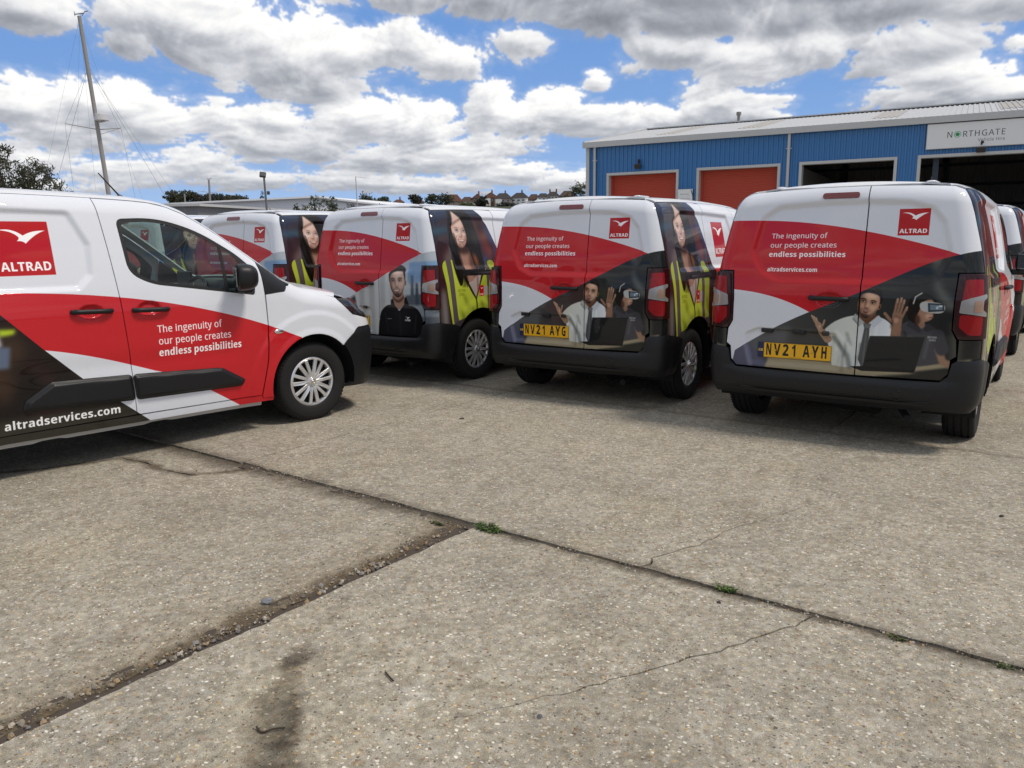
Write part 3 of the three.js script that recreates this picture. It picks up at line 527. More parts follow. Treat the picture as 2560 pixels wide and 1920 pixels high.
// rear doors, in metres: x across, y up
const BX = 1280, BX0 = -1.0, BX1 = 1.0, BY0 = 0.35, BY1 = 1.95, BK = BX / (BX1 - BX0), BYP = Math.round(BK * (BY1 - BY0));
function rearPrint(kind) {
  const c = canvas(BX, BYP), g = c.getContext('2d'); g._k = BK;
  g.fillStyle = WHITE; g.fillRect(0, 0, BX, BYP);
  g.setTransform(BK, 0, 0, -BK, -BX0 * BK, BY1 * BK);
  g.beginPath(); g.moveTo(-1, 1.575); g.bezierCurveTo(-0.8, 1.585, -0.5, 1.582, -0.3, 1.562); g.bezierCurveTo(0.05, 1.528, 0.42, 1.44, 0.735, 1.335); g.lineTo(0.72, 1.31); g.bezierCurveTo(0.5, 1.20, 0.1, 0.96, -0.165, 0.928); g.bezierCurveTo(-0.38, 1.04, -0.6, 1.09, -1, 1.085); g.closePath(); g.fillStyle = RED; g.fill();
  g.beginPath(); g.moveTo(1, 1.375); g.bezierCurveTo(0.88, 1.365, 0.8, 1.355, 0.735, 1.335); g.bezierCurveTo(0.55, 1.30, 0.28, 1.135, 0.10, 1.055); g.bezierCurveTo(0, 1.01, -0.10, 0.965, -0.165, 0.935); g.bezierCurveTo(-0.36, 0.845, -0.55, 0.73, -0.70, 0.62); g.lineTo(-0.75, 0.35); g.lineTo(1, 0.35); g.closePath();
  g.save(); g.clip();
  const R = rng(kind === 'desk' ? 8 : 9);
  if (kind === 'desk') {
    const bg = g.createLinearGradient(-0.4, 0.9, 0.8, 1.0); bg.addColorStop(0, '#4b4b49'); bg.addColorStop(0.45, '#2f3130'); bg.addColorStop(1, '#1c1e1e'); g.fillStyle = bg; g.fillRect(-1, 0, 2, 2);
    soft(g, 12, () => { poly(g, [[0.55, 1.35], [0.63, 1.33], [0.60, 1.12], [0.68, 0.98], [0.85, 0.96], [0.85, 1.0], [0.71, 1.05], [0.64, 1.14]], '#60635f'); poly(g, [[0.72, 0.9], [0.78, 0.9], [0.80, 0.5], [0.74, 0.5]], '#4a4b45'); poly(g, [[-0.6, 0.72], [-0.3, 0.84], [-0.35, 0.6], [-0.65, 0.56]], '#5b5d60'); });
    soft(g, 5, () => { poly(g, [[-0.75, 0.4], [-0.75, 0.66], [-0.62, 0.68], [-0.5, 0.6], [-0.43, 0.42]], '#55566a'); line(g, [[-0.62, 0.66], [-0.56, 0.45]], 0.03, '#75768a'); poly(g, [[-0.5, 0.4], [-0.45, 0.595], [0.4, 0.57], [0.85, 0.665], [0.85, 0.63], [0.5, 0.555], [0.85, 0.45], [0.85, 0.36]], '#a3977a'); poly(g, [[0.3, 0.51], [0.85, 0.60], [0.85, 0.36], [0.3, 0.36]], '#2a2a24'); });
    // seated person with headset (behind)
    soft(g, 1.5, () => { spline(g, [[0.385, 0.76], [0.41, 0.86], [0.47, 0.905], [0.55, 0.885], [0.62, 0.87], [0.68, 0.80], [0.71, 0.66], [0.60, 0.60], [0.40, 0.60]], '#454449'); spline(g, [[0.50, 0.92], [0.55, 0.92], [0.575, 0.88], [0.555, 0.845], [0.515, 0.86]], '#8f6d59'); poly(g, [[0.47, 0.90], [0.51, 0.895], [0.555, 0.84], [0.54, 0.82], [0.46, 0.865]], '#37363b'); poly(g, [[0.585, 0.89], [0.56, 0.85], [0.575, 0.83], [0.64, 0.85]], '#343338'); });
    soft(g, 3, () => { line(g, [[0.66, 0.72], [0.69, 0.64], [0.76, 0.61]], 0.045, '#9b7a62'); line(g, [[0.65, 0.81], [0.68, 0.72]], 0.08, '#3e3d42'); line(g, [[0.45, 0.82], [0.5, 0.7]], 0.02, '#2f2e33'); line(g, [[0.6, 0.8], [0.58, 0.66]], 0.02, '#56555a'); });
    soft(g, 1.5, () => { spline(g, [[0.455, 0.99], [0.47, 1.06], [0.53, 1.09], [0.60, 1.07], [0.635, 1.02], [0.60, 0.94], [0.55, 0.89], [0.49, 0.885], [0.455, 0.93]], '#17120f'); spline(g, [[0.545, 1.035], [0.60, 1.05], [0.615, 1.02], [0.61, 0.96], [0.615, 0.93], [0.595, 0.905], [0.56, 0.895], [0.535, 0.87], [0.51, 0.89], [0.51, 0.93], [0.53, 0.97]], '#a07c66'); });
    soft(g, 4, () => { spline(g, [[0.505, 0.955], [0.53, 0.94], [0.545, 0.895], [0.52, 0.865], [0.50, 0.88]], 'rgba(58,34,24,.8)'); ell(g, 0.585, 0.935, 0.02, 0.018, 'rgba(220,180,155,.7)'); }); line(g, [[0.588, 0.926], [0.612, 0.929]], 0.006, '#7c4a42');
    soft(g, 1, () => { spline(g, [[0.525, 1.015], [0.545, 1.032], [0.60, 1.03], [0.66, 1.02], [0.68, 1.0], [0.675, 0.965], [0.64, 0.953], [0.58, 0.958], [0.535, 0.972]], '#b7b9b6'); poly(g, [[0.575, 1.022], [0.668, 1.018], [0.675, 0.972], [0.582, 0.962]], '#31393f'); poly(g, [[0.588, 1.012], [0.66, 1.010], [0.664, 0.98], [0.592, 0.975]], '#6d7f8b'); poly(g, [[0.64, 1.008], [0.662, 1.008], [0.662, 0.998], [0.64, 0.998]], '#d5dde2'); ell(g, 0.632, 0.992, 0.008, 0.011, '#b9c6cd'); line(g, [[0.49, 1.015], [0.50, 1.06], [0.535, 1.085]], 0.009, '#b5b6b4'); });
    bird(g, 0.485, 0.795, 0.03, '#c9c9c9'); text(g, 'BEYOND', 0.59, 0.79, 0.012, { col: '#c9c9c9', width: 0.055 }); text(g, 'ZERO', 0.60, 0.772, 0.012, { col: '#c9c9c9', width: 0.04 });
    // man in a white shirt and grey tie
    const sh = g.createLinearGradient(-0.1, 0.8, 0.45, 0.7); sh.addColorStop(0, '#c9cec4'); sh.addColorStop(0.35, '#d3d7cf'); sh.addColorStop(0.6, '#cfd5d6'); sh.addColorStop(0.8, '#e6ecf0'); sh.addColorStop(1, '#b3bcc2');
    soft(g, 1.5, () => spline(g, [[-0.09, 0.78], [-0.02, 0.86], [0.06, 0.905], [0.14, 0.925], [0.28, 0.925], [0.36, 0.885], [0.41, 0.80], [0.42, 0.60], [0.42, 0.55], [0.42, 0.55], [0.0, 0.56], [0.0, 0.56], [-0.02, 0.62], [-0.03, 0.72]], sh));
    soft(g, 5, () => { for (let i = 0; i < 13; i++) { const x = -0.04 + R() * 0.40, y = 0.62 + R() * 0.24; line(g, [[x, y], [x + 0.05 * (R() - 0.3), y - 0.05 - R() * 0.07]], 0.016, i % 3 ? 'rgba(92,98,96,.5)' : 'rgba(244,247,246,.6)'); } line(g, [[0.0, 0.76], [0.10, 0.64], [0.12, 0.56]], 0.03, 'rgba(70,76,76,.55)'); line(g, [[0.02, 0.80], [0.12, 0.70]], 0.025, 'rgba(230,235,232,.6)'); });
    soft(g, 1.5, () => { spline(g, [[0.15, 0.96], [0.27, 0.96], [0.275, 0.89], [0.215, 0.855], [0.155, 0.90]], '#64432f'); poly(g, [[0.135, 0.935], [0.20, 0.875], [0.165, 0.85], [0.115, 0.895]], '#a9aeaa'); poly(g, [[0.285, 0.93], [0.225, 0.872], [0.26, 0.84], [0.31, 0.895]], '#c5cbd2'); line(g, [[0.125, 0.90], [0.165, 0.85]], 0.005, '#6d7270'); });
    soft(g, 1.2, () => { poly(g, [[0.19, 0.868], [0.24, 0.868], [0.232, 0.838], [0.238, 0.65], [0.205, 0.545], [0.172, 0.62], [0.20, 0.838]], '#4e5050'); poly(g, [[0.20, 0.866], [0.242, 0.866], [0.234, 0.838], [0.205, 0.838]], '#6e7070'); line(g, [[0.215, 0.83], [0.205, 0.6]], 0.008, '#66696a'); });
    // hands: the raised one open, five spread fingers; the other one low at the left
    const hand = (ox, oy, k, rot, flipx, skin, dk, li, F) => {
      g.save(); g.translate(ox, oy); g.rotate(rot); g.scale(k * flipx, k);
      soft(g, 1.2, () => {
        spline(g, [[-0.20, -0.75], [-0.25, -0.3], [-0.23, 0.0], [-0.25, 0.28], [0.0, 0.34], [0.24, 0.28], [0.24, 0.0], [0.18, -0.3], [0.18, -0.75]], skin);
        for (const [x0, x1, y1, w] of F) { line(g, [[x0, 0.15], [(x0 + x1) / 2, 0.15 + (y1 - 0.15) * 0.55], [x1, y1]], w, skin); line(g, [[x0 + w * 0.5, 0.34], [(x0 + x1) / 2 + w * 0.5, 0.58]], 0.028, dk); line(g, [[x1 - w * 0.1, y1 - 0.16], [x1, y1]], w * 0.5, li); }
        line(g, [[0.14, -0.2], [0.40, 0.02], [0.60, 0.22]], 0.15, skin);
      });
      soft(g, 3, () => { ell(g, 0.05, -0.05, 0.13, 0.14, li); ell(g, 0.2, -0.25, 0.06, 0.25, dk); line(g, [[-0.2, 0.10], [0.16, 0.16]], 0.03, dk); });
      g.restore();
    };
    const open5 = [[-0.20, -0.30, 0.66, 0.115], [-0.07, -0.12, 0.98, 0.125], [0.06, 0.02, 1.06, 0.125], [0.185, 0.18, 1.0, 0.125]];
    line(g, [[0.40, 0.84], [0.395, 0.76]], 0.062, '#8a6650'); hand(0.40, 0.905, 0.135, -0.10, -1, '#93705b', 'rgba(48,24,16,.55)', 'rgba(205,168,145,.6)', open5.map(([a, b, c, d]) => [a, b - 0.04, c, d]));
    line(g, [[-0.075, 0.79], [-0.04, 0.745]], 0.055, '#a5866c'); hand(-0.098, 0.835, 0.085, 0.55, 1, '#aa8a72', 'rgba(60,34,22,.5)', 'rgba(215,185,160,.6)', [[-0.12, -0.1, 1.05, 0.15], [-0.02, 0.0, 0.9, 0.16], [0.06, 0.1, 0.7, 0.15]]);
    soft(g, 1, () => { poly(g, [[0.238, 0.785], [0.575, 0.80], [0.532, 0.565], [0.205, 0.550]], '#1d1f20'); poly(g, [[0.12, 0.565], [0.21, 0.575], [0.53, 0.57], [0.525, 0.553], [0.2, 0.540]], '#121314'); line(g, [[0.24, 0.782], [0.57, 0.797]], 0.005, '#3b3d40'); });
    face(g, 0.215, 1.0, 0.205, { skin: '#bf957a', mid: '#8d644a', deep: '#38211a', light: '#f2cbae', hair: '#1a1514', lips: '#7c4a44', beard: 0.5, smile: 0, tilt: -0.20, turn: -0.5, sun: 1, ear: 1 });
  } else {
    const bg = g.createLinearGradient(0.1, 0.5, 0.8, 1.3); bg.addColorStop(0, '#c2c6c8'); bg.addColorStop(0.5, '#bcc2c6'); bg.addColorStop(1, '#aeb8c0'); g.fillStyle = bg; g.fillRect(-1, 0, 2, 2);
    soft(g, 6, () => { for (let i = 0; i < 9; i++) { g.fillStyle = i % 2 ? '#b3b5b3' : '#cfd0cd'; g.fillRect(-0.35 + i * 0.075, 0.35, 0.06, 0.8); } poly(g, [[0.55, 1.25], [0.95, 1.27], [0.95, 1.08], [0.56, 1.04]], '#7b9cc0'); poly(g, [[0.60, 1.12], [0.63, 1.12], [0.64, 0.8], [0.59, 0.8]], '#4d5a66'); poly(g, [[0.52, 0.92], [0.9, 0.96], [0.9, 0.5], [0.52, 0.5]], '#5a626a'); poly(g, [[0.66, 1.05], [0.69, 1.05], [0.70, 0.8], [0.65, 0.8]], '#3f4a55'); poly(g, [[0.5, 0.82], [0.9, 0.84], [0.9, 0.72], [0.5, 0.72]], '#87909a');
      poly(g, [[-0.75, 0.35], [-0.70, 0.62], [-0.40, 0.78], [-0.20, 0.90], [-0.16, 0.72], [0.02, 0.50], [0.05, 0.35]], '#3b4048'); poly(g, [[-0.25, 0.35], [-0.1, 0.62], [-0.04, 0.62], [0.1, 0.35]], '#23262b'); });
    const sh = g.createLinearGradient(0.15, 0.7, 0.75, 0.7); sh.addColorStop(0, '#141416'); sh.addColorStop(0.5, '#202023'); sh.addColorStop(1, '#101012');
    soft(g, 2, () => { spline(g, [[0.34, 0.95], [0.42, 0.96], [0.51, 0.95], [0.51, 0.83], [0.43, 0.765], [0.355, 0.82]], '#a5806e'); spline(g, [[0.345, 0.92], [0.42, 0.86], [0.505, 0.93], [0.50, 0.88], [0.42, 0.835], [0.35, 0.88]], '#6b4a3c'); });
    spline(g, [[0.12, 0.30], [0.12, 0.30], [0.135, 0.55], [0.155, 0.68], [0.19, 0.77], [0.30, 0.835], [0.37, 0.79], [0.44, 0.755], [0.52, 0.80], [0.60, 0.83], [0.70, 0.78], [0.75, 0.68], [0.77, 0.52], [0.78, 0.30], [0.78, 0.30]], sh);
    poly(g, [[0.325, 0.875], [0.35, 0.885], [0.375, 0.82], [0.432, 0.765], [0.40, 0.735], [0.315, 0.80]], '#202024'); poly(g, [[0.535, 0.905], [0.51, 0.90], [0.50, 0.83], [0.437, 0.765], [0.47, 0.735], [0.575, 0.81]], '#1b1b1e');
    soft(g, 4, () => { for (const P of [[[0.24, 0.74], [0.27, 0.55]], [[0.66, 0.73], [0.63, 0.55]], [[0.44, 0.73], [0.445, 0.5]]]) line(g, P, 0.012, '#2f2f33'); });
    bird(g, 0.545, 0.70, 0.07); text(g, 'ALTRAD', 0.545, 0.665, 0.018, { bold: true, align: 'center', width: 0.07 }); text(g, 'beyond zero', 0.30, 0.675, 0.012, { align: 'center', width: 0.06, col: '#b9b9b9' });
    face(g, 0.415, 1.045, 0.305, { skin: '#d0ab98', mid: '#a37b69', deep: '#4a2d25', light: '#f6dccd', hair: '#2b221f', lips: '#7a4a42', beard: 0.55, smile: 0.9, tilt: 0.05, turn: -0.5, sun: 1, ear: 1 });
  }
  g.restore();
  logo(g, 0.352, 1.46, 0.186, 0.174);
  text(g, 'The ingenuity of', -0.482, 1.448, 0.034, { width: 0.385 }); text(g, 'our people creates', -0.488, 1.383, 0.034, { width: 0.462 }); text(g, 'endless possibilities', -0.494, 1.318, 0.037, { bold: true, width: 0.532 }); text(g, 'altradservices.com', -0.497, 1.212, 0.031, { bold: true, width: 0.355 });
  g.setTransform(1, 0, 0, 1, 0, 0); grain(c, 5, 4);
  return texture(c);
}
function platePrint(s) {
  const c = canvas(520, 111), g = c.getContext('2d'); g.fillStyle = '#edb312'; g.fillRect(0, 0, 520, 111);
  g.fillStyle = '#16244f'; g.fillRect(0, 0, 44, 111); g.fillStyle = '#e8c24a'; g.font = 'bold 26px sans-serif'; g.textAlign = 'center'; g.fillText('GB', 22, 66);
  g.lineWidth = 3; g.strokeStyle = '#8a6a10'; g.strokeRect(45, 2, 473, 107);
  g.fillStyle = '#131313'; g.font = 'bold 92px sans-serif';
  if (s) { const n = s.length; let x = 56; const em = 50; for (const ch of s) { if (ch === ' ') { x += 24; continue; } g.save(); const w = g.measureText(ch).width; g.translate(x + em / 2, 92); g.scale(Math.min(1.0, 46 / w) * (ch === '1' ? 0.8 : 1), 1.24); g.fillText(ch, 0, 0); g.lineWidth = 2.5; g.strokeStyle = '#131313'; g.strokeText(ch, 0, 0); g.restore(); x += em + 11; } g.font = '9px sans-serif'; g.fillText('Northgate Vehicle Hire', 270, 104); }
  return texture(c);
}

// ───────────────────────── van materials and parts ─────────────────────────
const noiseTex = (() => { const n = 256, d = new Uint8Array(n * n * 4); for (let y = 0; y < n; y++) for (let x = 0; x < n; x++) { const a = x / n * 6.2832, b = y / n * 6.2832, v = 128 + 110 * fbm(Math.cos(a) * 5 + 9, Math.sin(a) * 5 + Math.cos(b) * 5, Math.sin(b) * 5, 4), o = (y * n + x) * 4; d[o] = d[o + 1] = d[o + 2] = v; d[o + 3] = 255; } const t = new THREE.DataTexture(d, n, n); t.wrapS = t.wrapT = THREE.RepeatWrapping; t.magFilter = THREE.LinearFilter; t.needsUpdate = true; return t; })();
const paintOf = (map) => new THREE.MeshPhysicalMaterial({ color: 0xffffff, map, roughness: 0.5, clearcoat: 0.62, clearcoatRoughness: 0.03, specularIntensity: 0.15 });
const M = {
  flank: paintOf(sidePrint(false)), flankLeft: paintOf(sidePrint(true)), desk: paintOf(rearPrint('desk')), yard: paintOf(rearPrint('yard')),
  white: new THREE.MeshPhysicalMaterial({ color: lin(0.745, 0.765, 0.80), roughness: 0.45, clearcoat: 0.8, clearcoatRoughness: 0.03, specularIntensity: 0.3 }),
  plastic: new THREE.MeshPhysicalMaterial({ color: lin(0.0085, 0.009, 0.0105), roughness: 0.44, specularIntensity: 0.8, bumpMap: noiseTex, bumpScale: 0.0004 }), black: std(lin(0.008, 0.008, 0.009), 0.35), rubber: std(lin(0.010, 0.010, 0.011), 0.6), dark: std(lin(0.006, 0.006, 0.006), 0.9),
  gloss: new THREE.MeshPhysicalMaterial({ color: lin(0.012, 0.012, 0.013), roughness: 0.18, clearcoat: 0.6, clearcoatRoughness: 0.1 }),
  glass: new THREE.MeshPhysicalMaterial({ color: lin(0.62, 0.72, 0.68), roughness: 0, transmission: 1, thickness: 0, ior: 1.52 }),
  redLens: new THREE.MeshPhysicalMaterial({ color: lin(0.30, 0.004, 0.008), roughness: 0.3, specularIntensity: 0.3, clearcoat: 0.55, clearcoatRoughness: 0.04 }), darkRed: new THREE.MeshPhysicalMaterial({ color: lin(0.035, 0.003, 0.005), roughness: 0.3, specularIntensity: 0.3, clearcoat: 0.55, clearcoatRoughness: 0.04 }),
  clearLens: new THREE.MeshPhysicalMaterial({ color: lin(0.34, 0.33, 0.325), roughness: 0.22, metalness: 0.35, clearcoat: 1, clearcoatRoughness: 0.04 }), amber: new THREE.MeshPhysicalMaterial({ color: lin(0.36, 0.21, 0.14), roughness: 0.3, clearcoat: 1, clearcoatRoughness: 0.05 }),
  brake: new THREE.MeshPhysicalMaterial({ color: lin(0.14, 0.008, 0.012), roughness: 0.25, clearcoat: 1 }),
  silver: new THREE.MeshStandardMaterial({ color: lin(0.74, 0.75, 0.76), roughness: 0.27, metalness: 0.7 }), chrome: new THREE.MeshStandardMaterial({ color: lin(0.75, 0.75, 0.76), roughness: 0.12, metalness: 1 }),
  tyre: std(lin(0.0085, 0.0085, 0.009), 0.85), grey: std(lin(0.10, 0.105, 0.11), 0.7), primer: std(lin(0.45, 0.45, 0.44), 0.6),
};
const uvSide = (p) => [(-p[2] - SF0) / (SF1 - SF0), (p[1] - SY0) / (SY1 - SY0)];
const uvRear = (p) => [(p[0] - BX0) / (BX1 - BX0), (p[1] - BY0) / (BY1 - BY0)];
const uvTop = (p) => [p[0], p[2]];
const arc = (c, r, a0, a1, n = 14) => Array.from({ length: n + 1 }, (_, i) => { const a = (a0 + (a1 - a0) * i / n) * Math.PI / 180; return [c[0] + r * Math.cos(a), c[1] + r * Math.sin(a)]; });
const DRIP = curve([-0.6, 0, 0.6, 1.24, 1.63, 1.8, 1.946, 2.15, 2.341, 2.50, 2.618], [1.752, 1.770, 1.775, 1.762, 1.740, 1.688, 1.608, 1.475, 1.332, 1.232, 1.166]);
const run = (a, b, n, fn) => Array.from({ length: n + 1 }, (_, i) => fn(a + (b - a) * i / n));
const FA = 0.400, RA = 0.440;

function vanGeometries() {
  const G = {}, both = (k, g) => { G[k] = g; G[k + 'Left'] = mirrorX(g); };
  const flank = { step: 0.0115, uv: uvSide };
  // rear quarter (rear wrap chart)
  const S = (f, y) => [sOf(f), y], arcR = arc(REAR_WHEEL, RA, 6, 168, 22).map(([f, y]) => S(f, y));
  const seamS = sOf(0.425);
  both('quarter', sheet([S(0.425, 1.768), ...[0.25, 0, -0.25].map((f) => S(f, DRIP(f))), [sCorner(0.745, -0.575) + 0.004, 1.748], [0.832, 1.60], [0.862, 1.42], [0.884, 1.225], [0.884, 1.214], [0.735, 1.214], [0.722, 1.03], [0.722, 0.85], [0.75, 0.792], [0.884, 0.792], [0.886, 0.63], [sOf(-0.55), 0.62],
    [sOf(-0.33), 0.585], ...arcR.slice().reverse().slice(6), [sOf(0.455), 0.305], S(0.455, 0.36), S(0.405, 0.75), S(0.395, 1.1), S(0.405, 1.4)], rearMap(), flank));
  // sliding door
  const doorSeam = [[1.24, 1.759], [1.268, 1.45], [1.296, 1.106], [1.322, 0.7], [1.339, 0.303]];
  both('sliding', sheet([...run(0.433, 1.235, 6, (f) => [f, DRIP(f)]), ...doorSeam.map(([f, y]) => [f - 0.003, y]), [0.463, 0.303], [0.463, 0.36], [0.413, 0.75], [0.403, 1.1], [0.413, 1.4]], sideMap(), flank));
  // front door with the window opening
  const windowHole = roundPoly([[1.352, 1.628, 0.05], [1.62, 1.638, 0.2], [1.90, 1.553, 0.25], [2.196, 1.372, 0.2], [2.318, 1.25, 0.03], [2.285, 1.068, 0.02], [1.90, 1.128, 0.3], [1.52, 1.186, 0.2], [1.378, 1.265, 0.13]], 0.1, 6);
  both('front', sheet([...doorSeam.map(([f, y]) => [f + 0.003, y]), [2.292, 0.293], [2.352, 0.55], [2.374, 0.83], [2.367, 1.07], [2.356, 1.315], ...run(2.341, 1.245, 9, (f) => [f, DRIP(f) - 0.003])], sideMap(), { ...flank, holes: [windowHole] }));
  both('seal', sheet(windowHole, sideMap(-0.004), { step: 0.025, rim: 0, holes: [roundPoly([[1.378, 1.602, 0.05], [1.62, 1.612, 0.2], [1.89, 1.53, 0.25], [2.165, 1.362, 0.15], [2.215, 1.28, 0.02], [2.195, 1.098, 0.02], [1.90, 1.15, 0.3], [1.535, 1.207, 0.2], [1.405, 1.278, 0.12]], 0.1, 6)] }));
  both('pane', sheet(roundPoly([[1.36, 1.62, 0.05], [1.62, 1.63, 0.2], [1.89, 1.545, 0.25], [2.185, 1.372, 0.15], [2.24, 1.28, 0.02], [2.22, 1.08, 0.02], [1.90, 1.135, 0.3], [1.525, 1.195, 0.2], [1.385, 1.27, 0.12]], 0.1, 6), sideMap(-0.010), { step: 0.04, rim: 0 }));
  both('divider', sheet([[2.045, 1.475], [2.07, 1.46], [2.085, 1.10], [2.058, 1.105]], sideMap(-0.006), { step: 0.03, rim: 0.004 }));
  both('corner', sheet(roundPoly([[2.362, 1.310, 0.01], [2.50, 1.215, 0.05], [2.578, 1.128, 0.01], [2.55, 1.085, 0.05], [2.373, 1.068, 0.01]], 0.02), sideMap(0.001), { step: 0.03, rim: 0.01 }));
  // front wing
  both('wing', sheet([[2.378, 1.064], [2.55, 1.080], [2.583, 1.122], [2.72, 1.094], [2.88, 1.052], [3.045, 1.000], [3.185, 0.862], [3.235, 0.80], [3.25, 0.737], ...arc(FRONT_WHEEL, FA, 44, 189, 22), [2.398, 0.265], [2.305, 0.268], [2.302, 0.293], [2.362, 0.55], [2.383, 0.83]], sideMap(), flank));
  both('sill', sheet([[0.47, 0.298], [2.298, 0.288], [2.298, 0.268], [2.396, 0.262], [2.39, 0.238], [0.47, 0.248]], sideMap(-0.004), { step: 0.05, rim: 0.03, uv: uvSide }));
  both('flange', sheet([[0.5, 0.246], [2.31, 0.236], [2.31, 0.205], [1.6, 0.212], [1.55, 0.222], [1.45, 0.222], [1.4, 0.212], [0.9, 0.214], [0.85, 0.224], [0.75, 0.224], [0.7, 0.214], [0.5, 0.216]], sideMap(-0.035), { step: 0.06, rim: 0.004 }));
  const strip = (P) => { const R = P.map((p) => p.slice()); return sheet(roundPoly(R, 0.03), sideMap((f, y) => 0.004 + 0.024 * smooth(0, 0.028, -sdPoly(f, y, P))), { step: 0.014, rim: 0.03 }); };
  both('stripSliding', strip([[0.645, 0.435], [0.66, 0.50], [0.825, 0.606], [1.321, 0.588], [1.336, 0.406]]));
  both('stripFront', strip([[1.342, 0.406], [1.327, 0.588], [1.972, 0.552], [2.163, 0.436], [2.135, 0.390]]));
  const handleAt = (f0, f1, y) => merge([(() => { const m = sideMap(), a = m(f0, y).p, b = m(f1, y).p, pts = run(0, 1, 10, (t) => new THREE.Vector3(lerp(a[0], b[0], t) + 0.030 - 0.022 * Math.pow(Math.abs(t * 2 - 1), 5), y + 0.004 - 0.008 * t, lerp(a[2], b[2], t))); const g = new THREE.TubeGeometry(new THREE.CatmullRomCurve3(pts), 20, 0.0165, 10, false); const p = g.attributes.position; for (let i = 0; i < p.count; i++) p.setX(i, pts[5].x + (p.getX(i) - pts[5].x) * 0.8); return g; })(),
    place(new THREE.SphereGeometry(0.016, 10, 8), ...((q) => [q[0] + 0.008, q[1] + 0.003, q[2]])(sideMap()(f0, y).p)), place(new THREE.SphereGeometry(0.016, 10, 8), ...((q) => [q[0] + 0.008, q[1] - 0.003, q[2]])(sideMap()(f1, y).p))]);
  both('handleSliding', handleAt(0.990, 1.228, 1.031)); both('handleFront', handleAt(1.375, 1.605, 1.016));
  both('lock', place(new THREE.CylinderGeometry(0.011, 0.011, 0.006, 14), ...((q) => [q[0] + 0.030, q[1] + 0.004, q[2]])(sideMap()(1.405, 1.016).p), 0, 0, Math.PI / 2));
  both('badge', merge([place(new THREE.SphereGeometry(1, 16, 10).scale(0.006, 0.018, 0.042), ...((q) => [q[0], q[1], q[2]])(sideMap()(2.462, 0.775).p))]));
  both('rail', sheet(roundPoly([[-0.235, 1.105], [-0.235, 1.165], [0.02, 1.165], [0.04, 1.155], [0.395, 1.148], [0.395, 1.098]], 0.008), (s, y) => rearMap(0.002)(sOf(s), y), { step: 0.03, rim: 0.01 }));
  both('railSlot', sheet([[-0.12, 1.118], [-0.12, 1.136], [0.39, 1.130], [0.39, 1.112]], (s, y) => rearMap(0.006)(sOf(s), y), { step: 0.05, rim: 0.004 }));
  // rear doors: left wide, right narrow, split at x = 0.157
  const leaf = { step: 0.0115, uv: uvRear }, half = (sg) => [[sg * 0.02 + 0.157 * 0, 1.8]];
  const outer = (sg) => [[0.45, 1.786], [0.60, 1.778], [0.70, 1.772], [sCorner(0.745, -0.575) - 0.003, 1.748], [0.825, 1.60], [0.855, 1.42], [0.877, 1.221], [0.728, 1.221], [0.715, 1.03], [0.715, 0.848], [0.742, 0.785], [0.748, 0.68], [0.722, 0.655], [0.715, 0.56], [0.68, 0.515]].map(([s, y]) => [sg * s, y]);
  G.doorRight = sheet([[0.161, 1.794], ...outer(1), [0.161, 0.508]], rearMap(), leaf);
  G.doorLeft = sheet([[0.153, 1.794], [-0.2, 1.794], ...outer(-1), [0.153, 0.508]], rearMap(), leaf);
  // the strip of body colour between door and lamp down to the bumper, on the corner
  both('lampPost', sheet([[0.757, 0.785], [0.877, 0.785], [0.879, 0.64], [0.757, 0.64]], rearMap(-0.004), { step: 0.03, uv: uvRear }));
  const lampOff = (o) => (s, y) => o;
  both('lamp', sheet(roundPoly([[0.742, 1.205, 0.03], [0.872, 1.208, 0.01], [0.890, 1.204, 0.01], [0.890, 0.80, 0.02], [0.872, 0.796, 0.03], [0.78, 0.80, 0.05], [0.728, 0.86, 0.05], [0.728, 1.03, 0.05]], 0.03), rearMap(0.016), { step: 0.02, rim: 0.03 }));
  both('lampTop', sheet(roundPoly([[0.760, 1.178], [0.848, 1.180], [0.850, 1.072], [0.80, 1.066], [0.748, 1.04]], 0.012), rearMap(0.021), { step: 0.02, rim: 0.006 }));
  both('lampBottom', sheet(roundPoly([[0.744, 0.953], [0.80, 0.950], [0.852, 0.945], [0.848, 0.822], [0.785, 0.822], [0.742, 0.875]], 0.015), rearMap(0.021), { step: 0.02, rim: 0.006 }));
  both('lampClear', sheet(roundPoly([[0.738, 0.965], [0.744, 1.042], [0.785, 1.062], [0.868, 1.088], [0.872, 1.064], [0.850, 1.045], [0.848, 0.985], [0.872, 0.965], [0.872, 0.940], [0.80, 0.955]], 0.008), rearMap(0.024), { step: 0.02, rim: 0.008 }));
  both('lampAmber', sheet(roundPoly([[0.802, 0.972], [0.802, 1.042], [0.842, 1.045], [0.842, 0.974]], 0.006), rearMap(0.027), { step: 0.02, rim: 0.004 }));
  G.lampReverse = null;
  // rear bumper
  const bumpMid = curve([0.27, 0.30, 0.335, 0.352, 0.366, 0.40, 0.455, 0.485, 0.51], [-0.035, -0.012, 0.018, 0.022, 0.044, 0.056, 0.058, 0.050, 0.022]), bumpEnd = curve([0.27, 0.30, 0.34, 0.37, 0.45, 0.56, 0.62, 0.66], [-0.03, -0.012, 0.008, 0.018, 0.022, 0.020, 0.014, 0.006]);
  const bump = (s, y) => { const t = smooth(0.50, 0.80, Math.abs(s)); return lerp(bumpMid(Math.min(0.51, y)), bumpEnd(y), t); };
  const bEdge = [[0.712, 0.545], [0.728, 0.632], [0.752, 0.650], [0.83, 0.655], [0.885, 0.662], [sOf(-0.56), 0.652], [sOf(-0.40), 0.622], [sOf(-0.335), 0.595], ...arc(REAR_WHEEL, RA + 0.004, 144, 178, 8).map(([f, y]) => [sOf(f), y]), [sOf(-0.42), 0.295], [0.75, 0.300]];
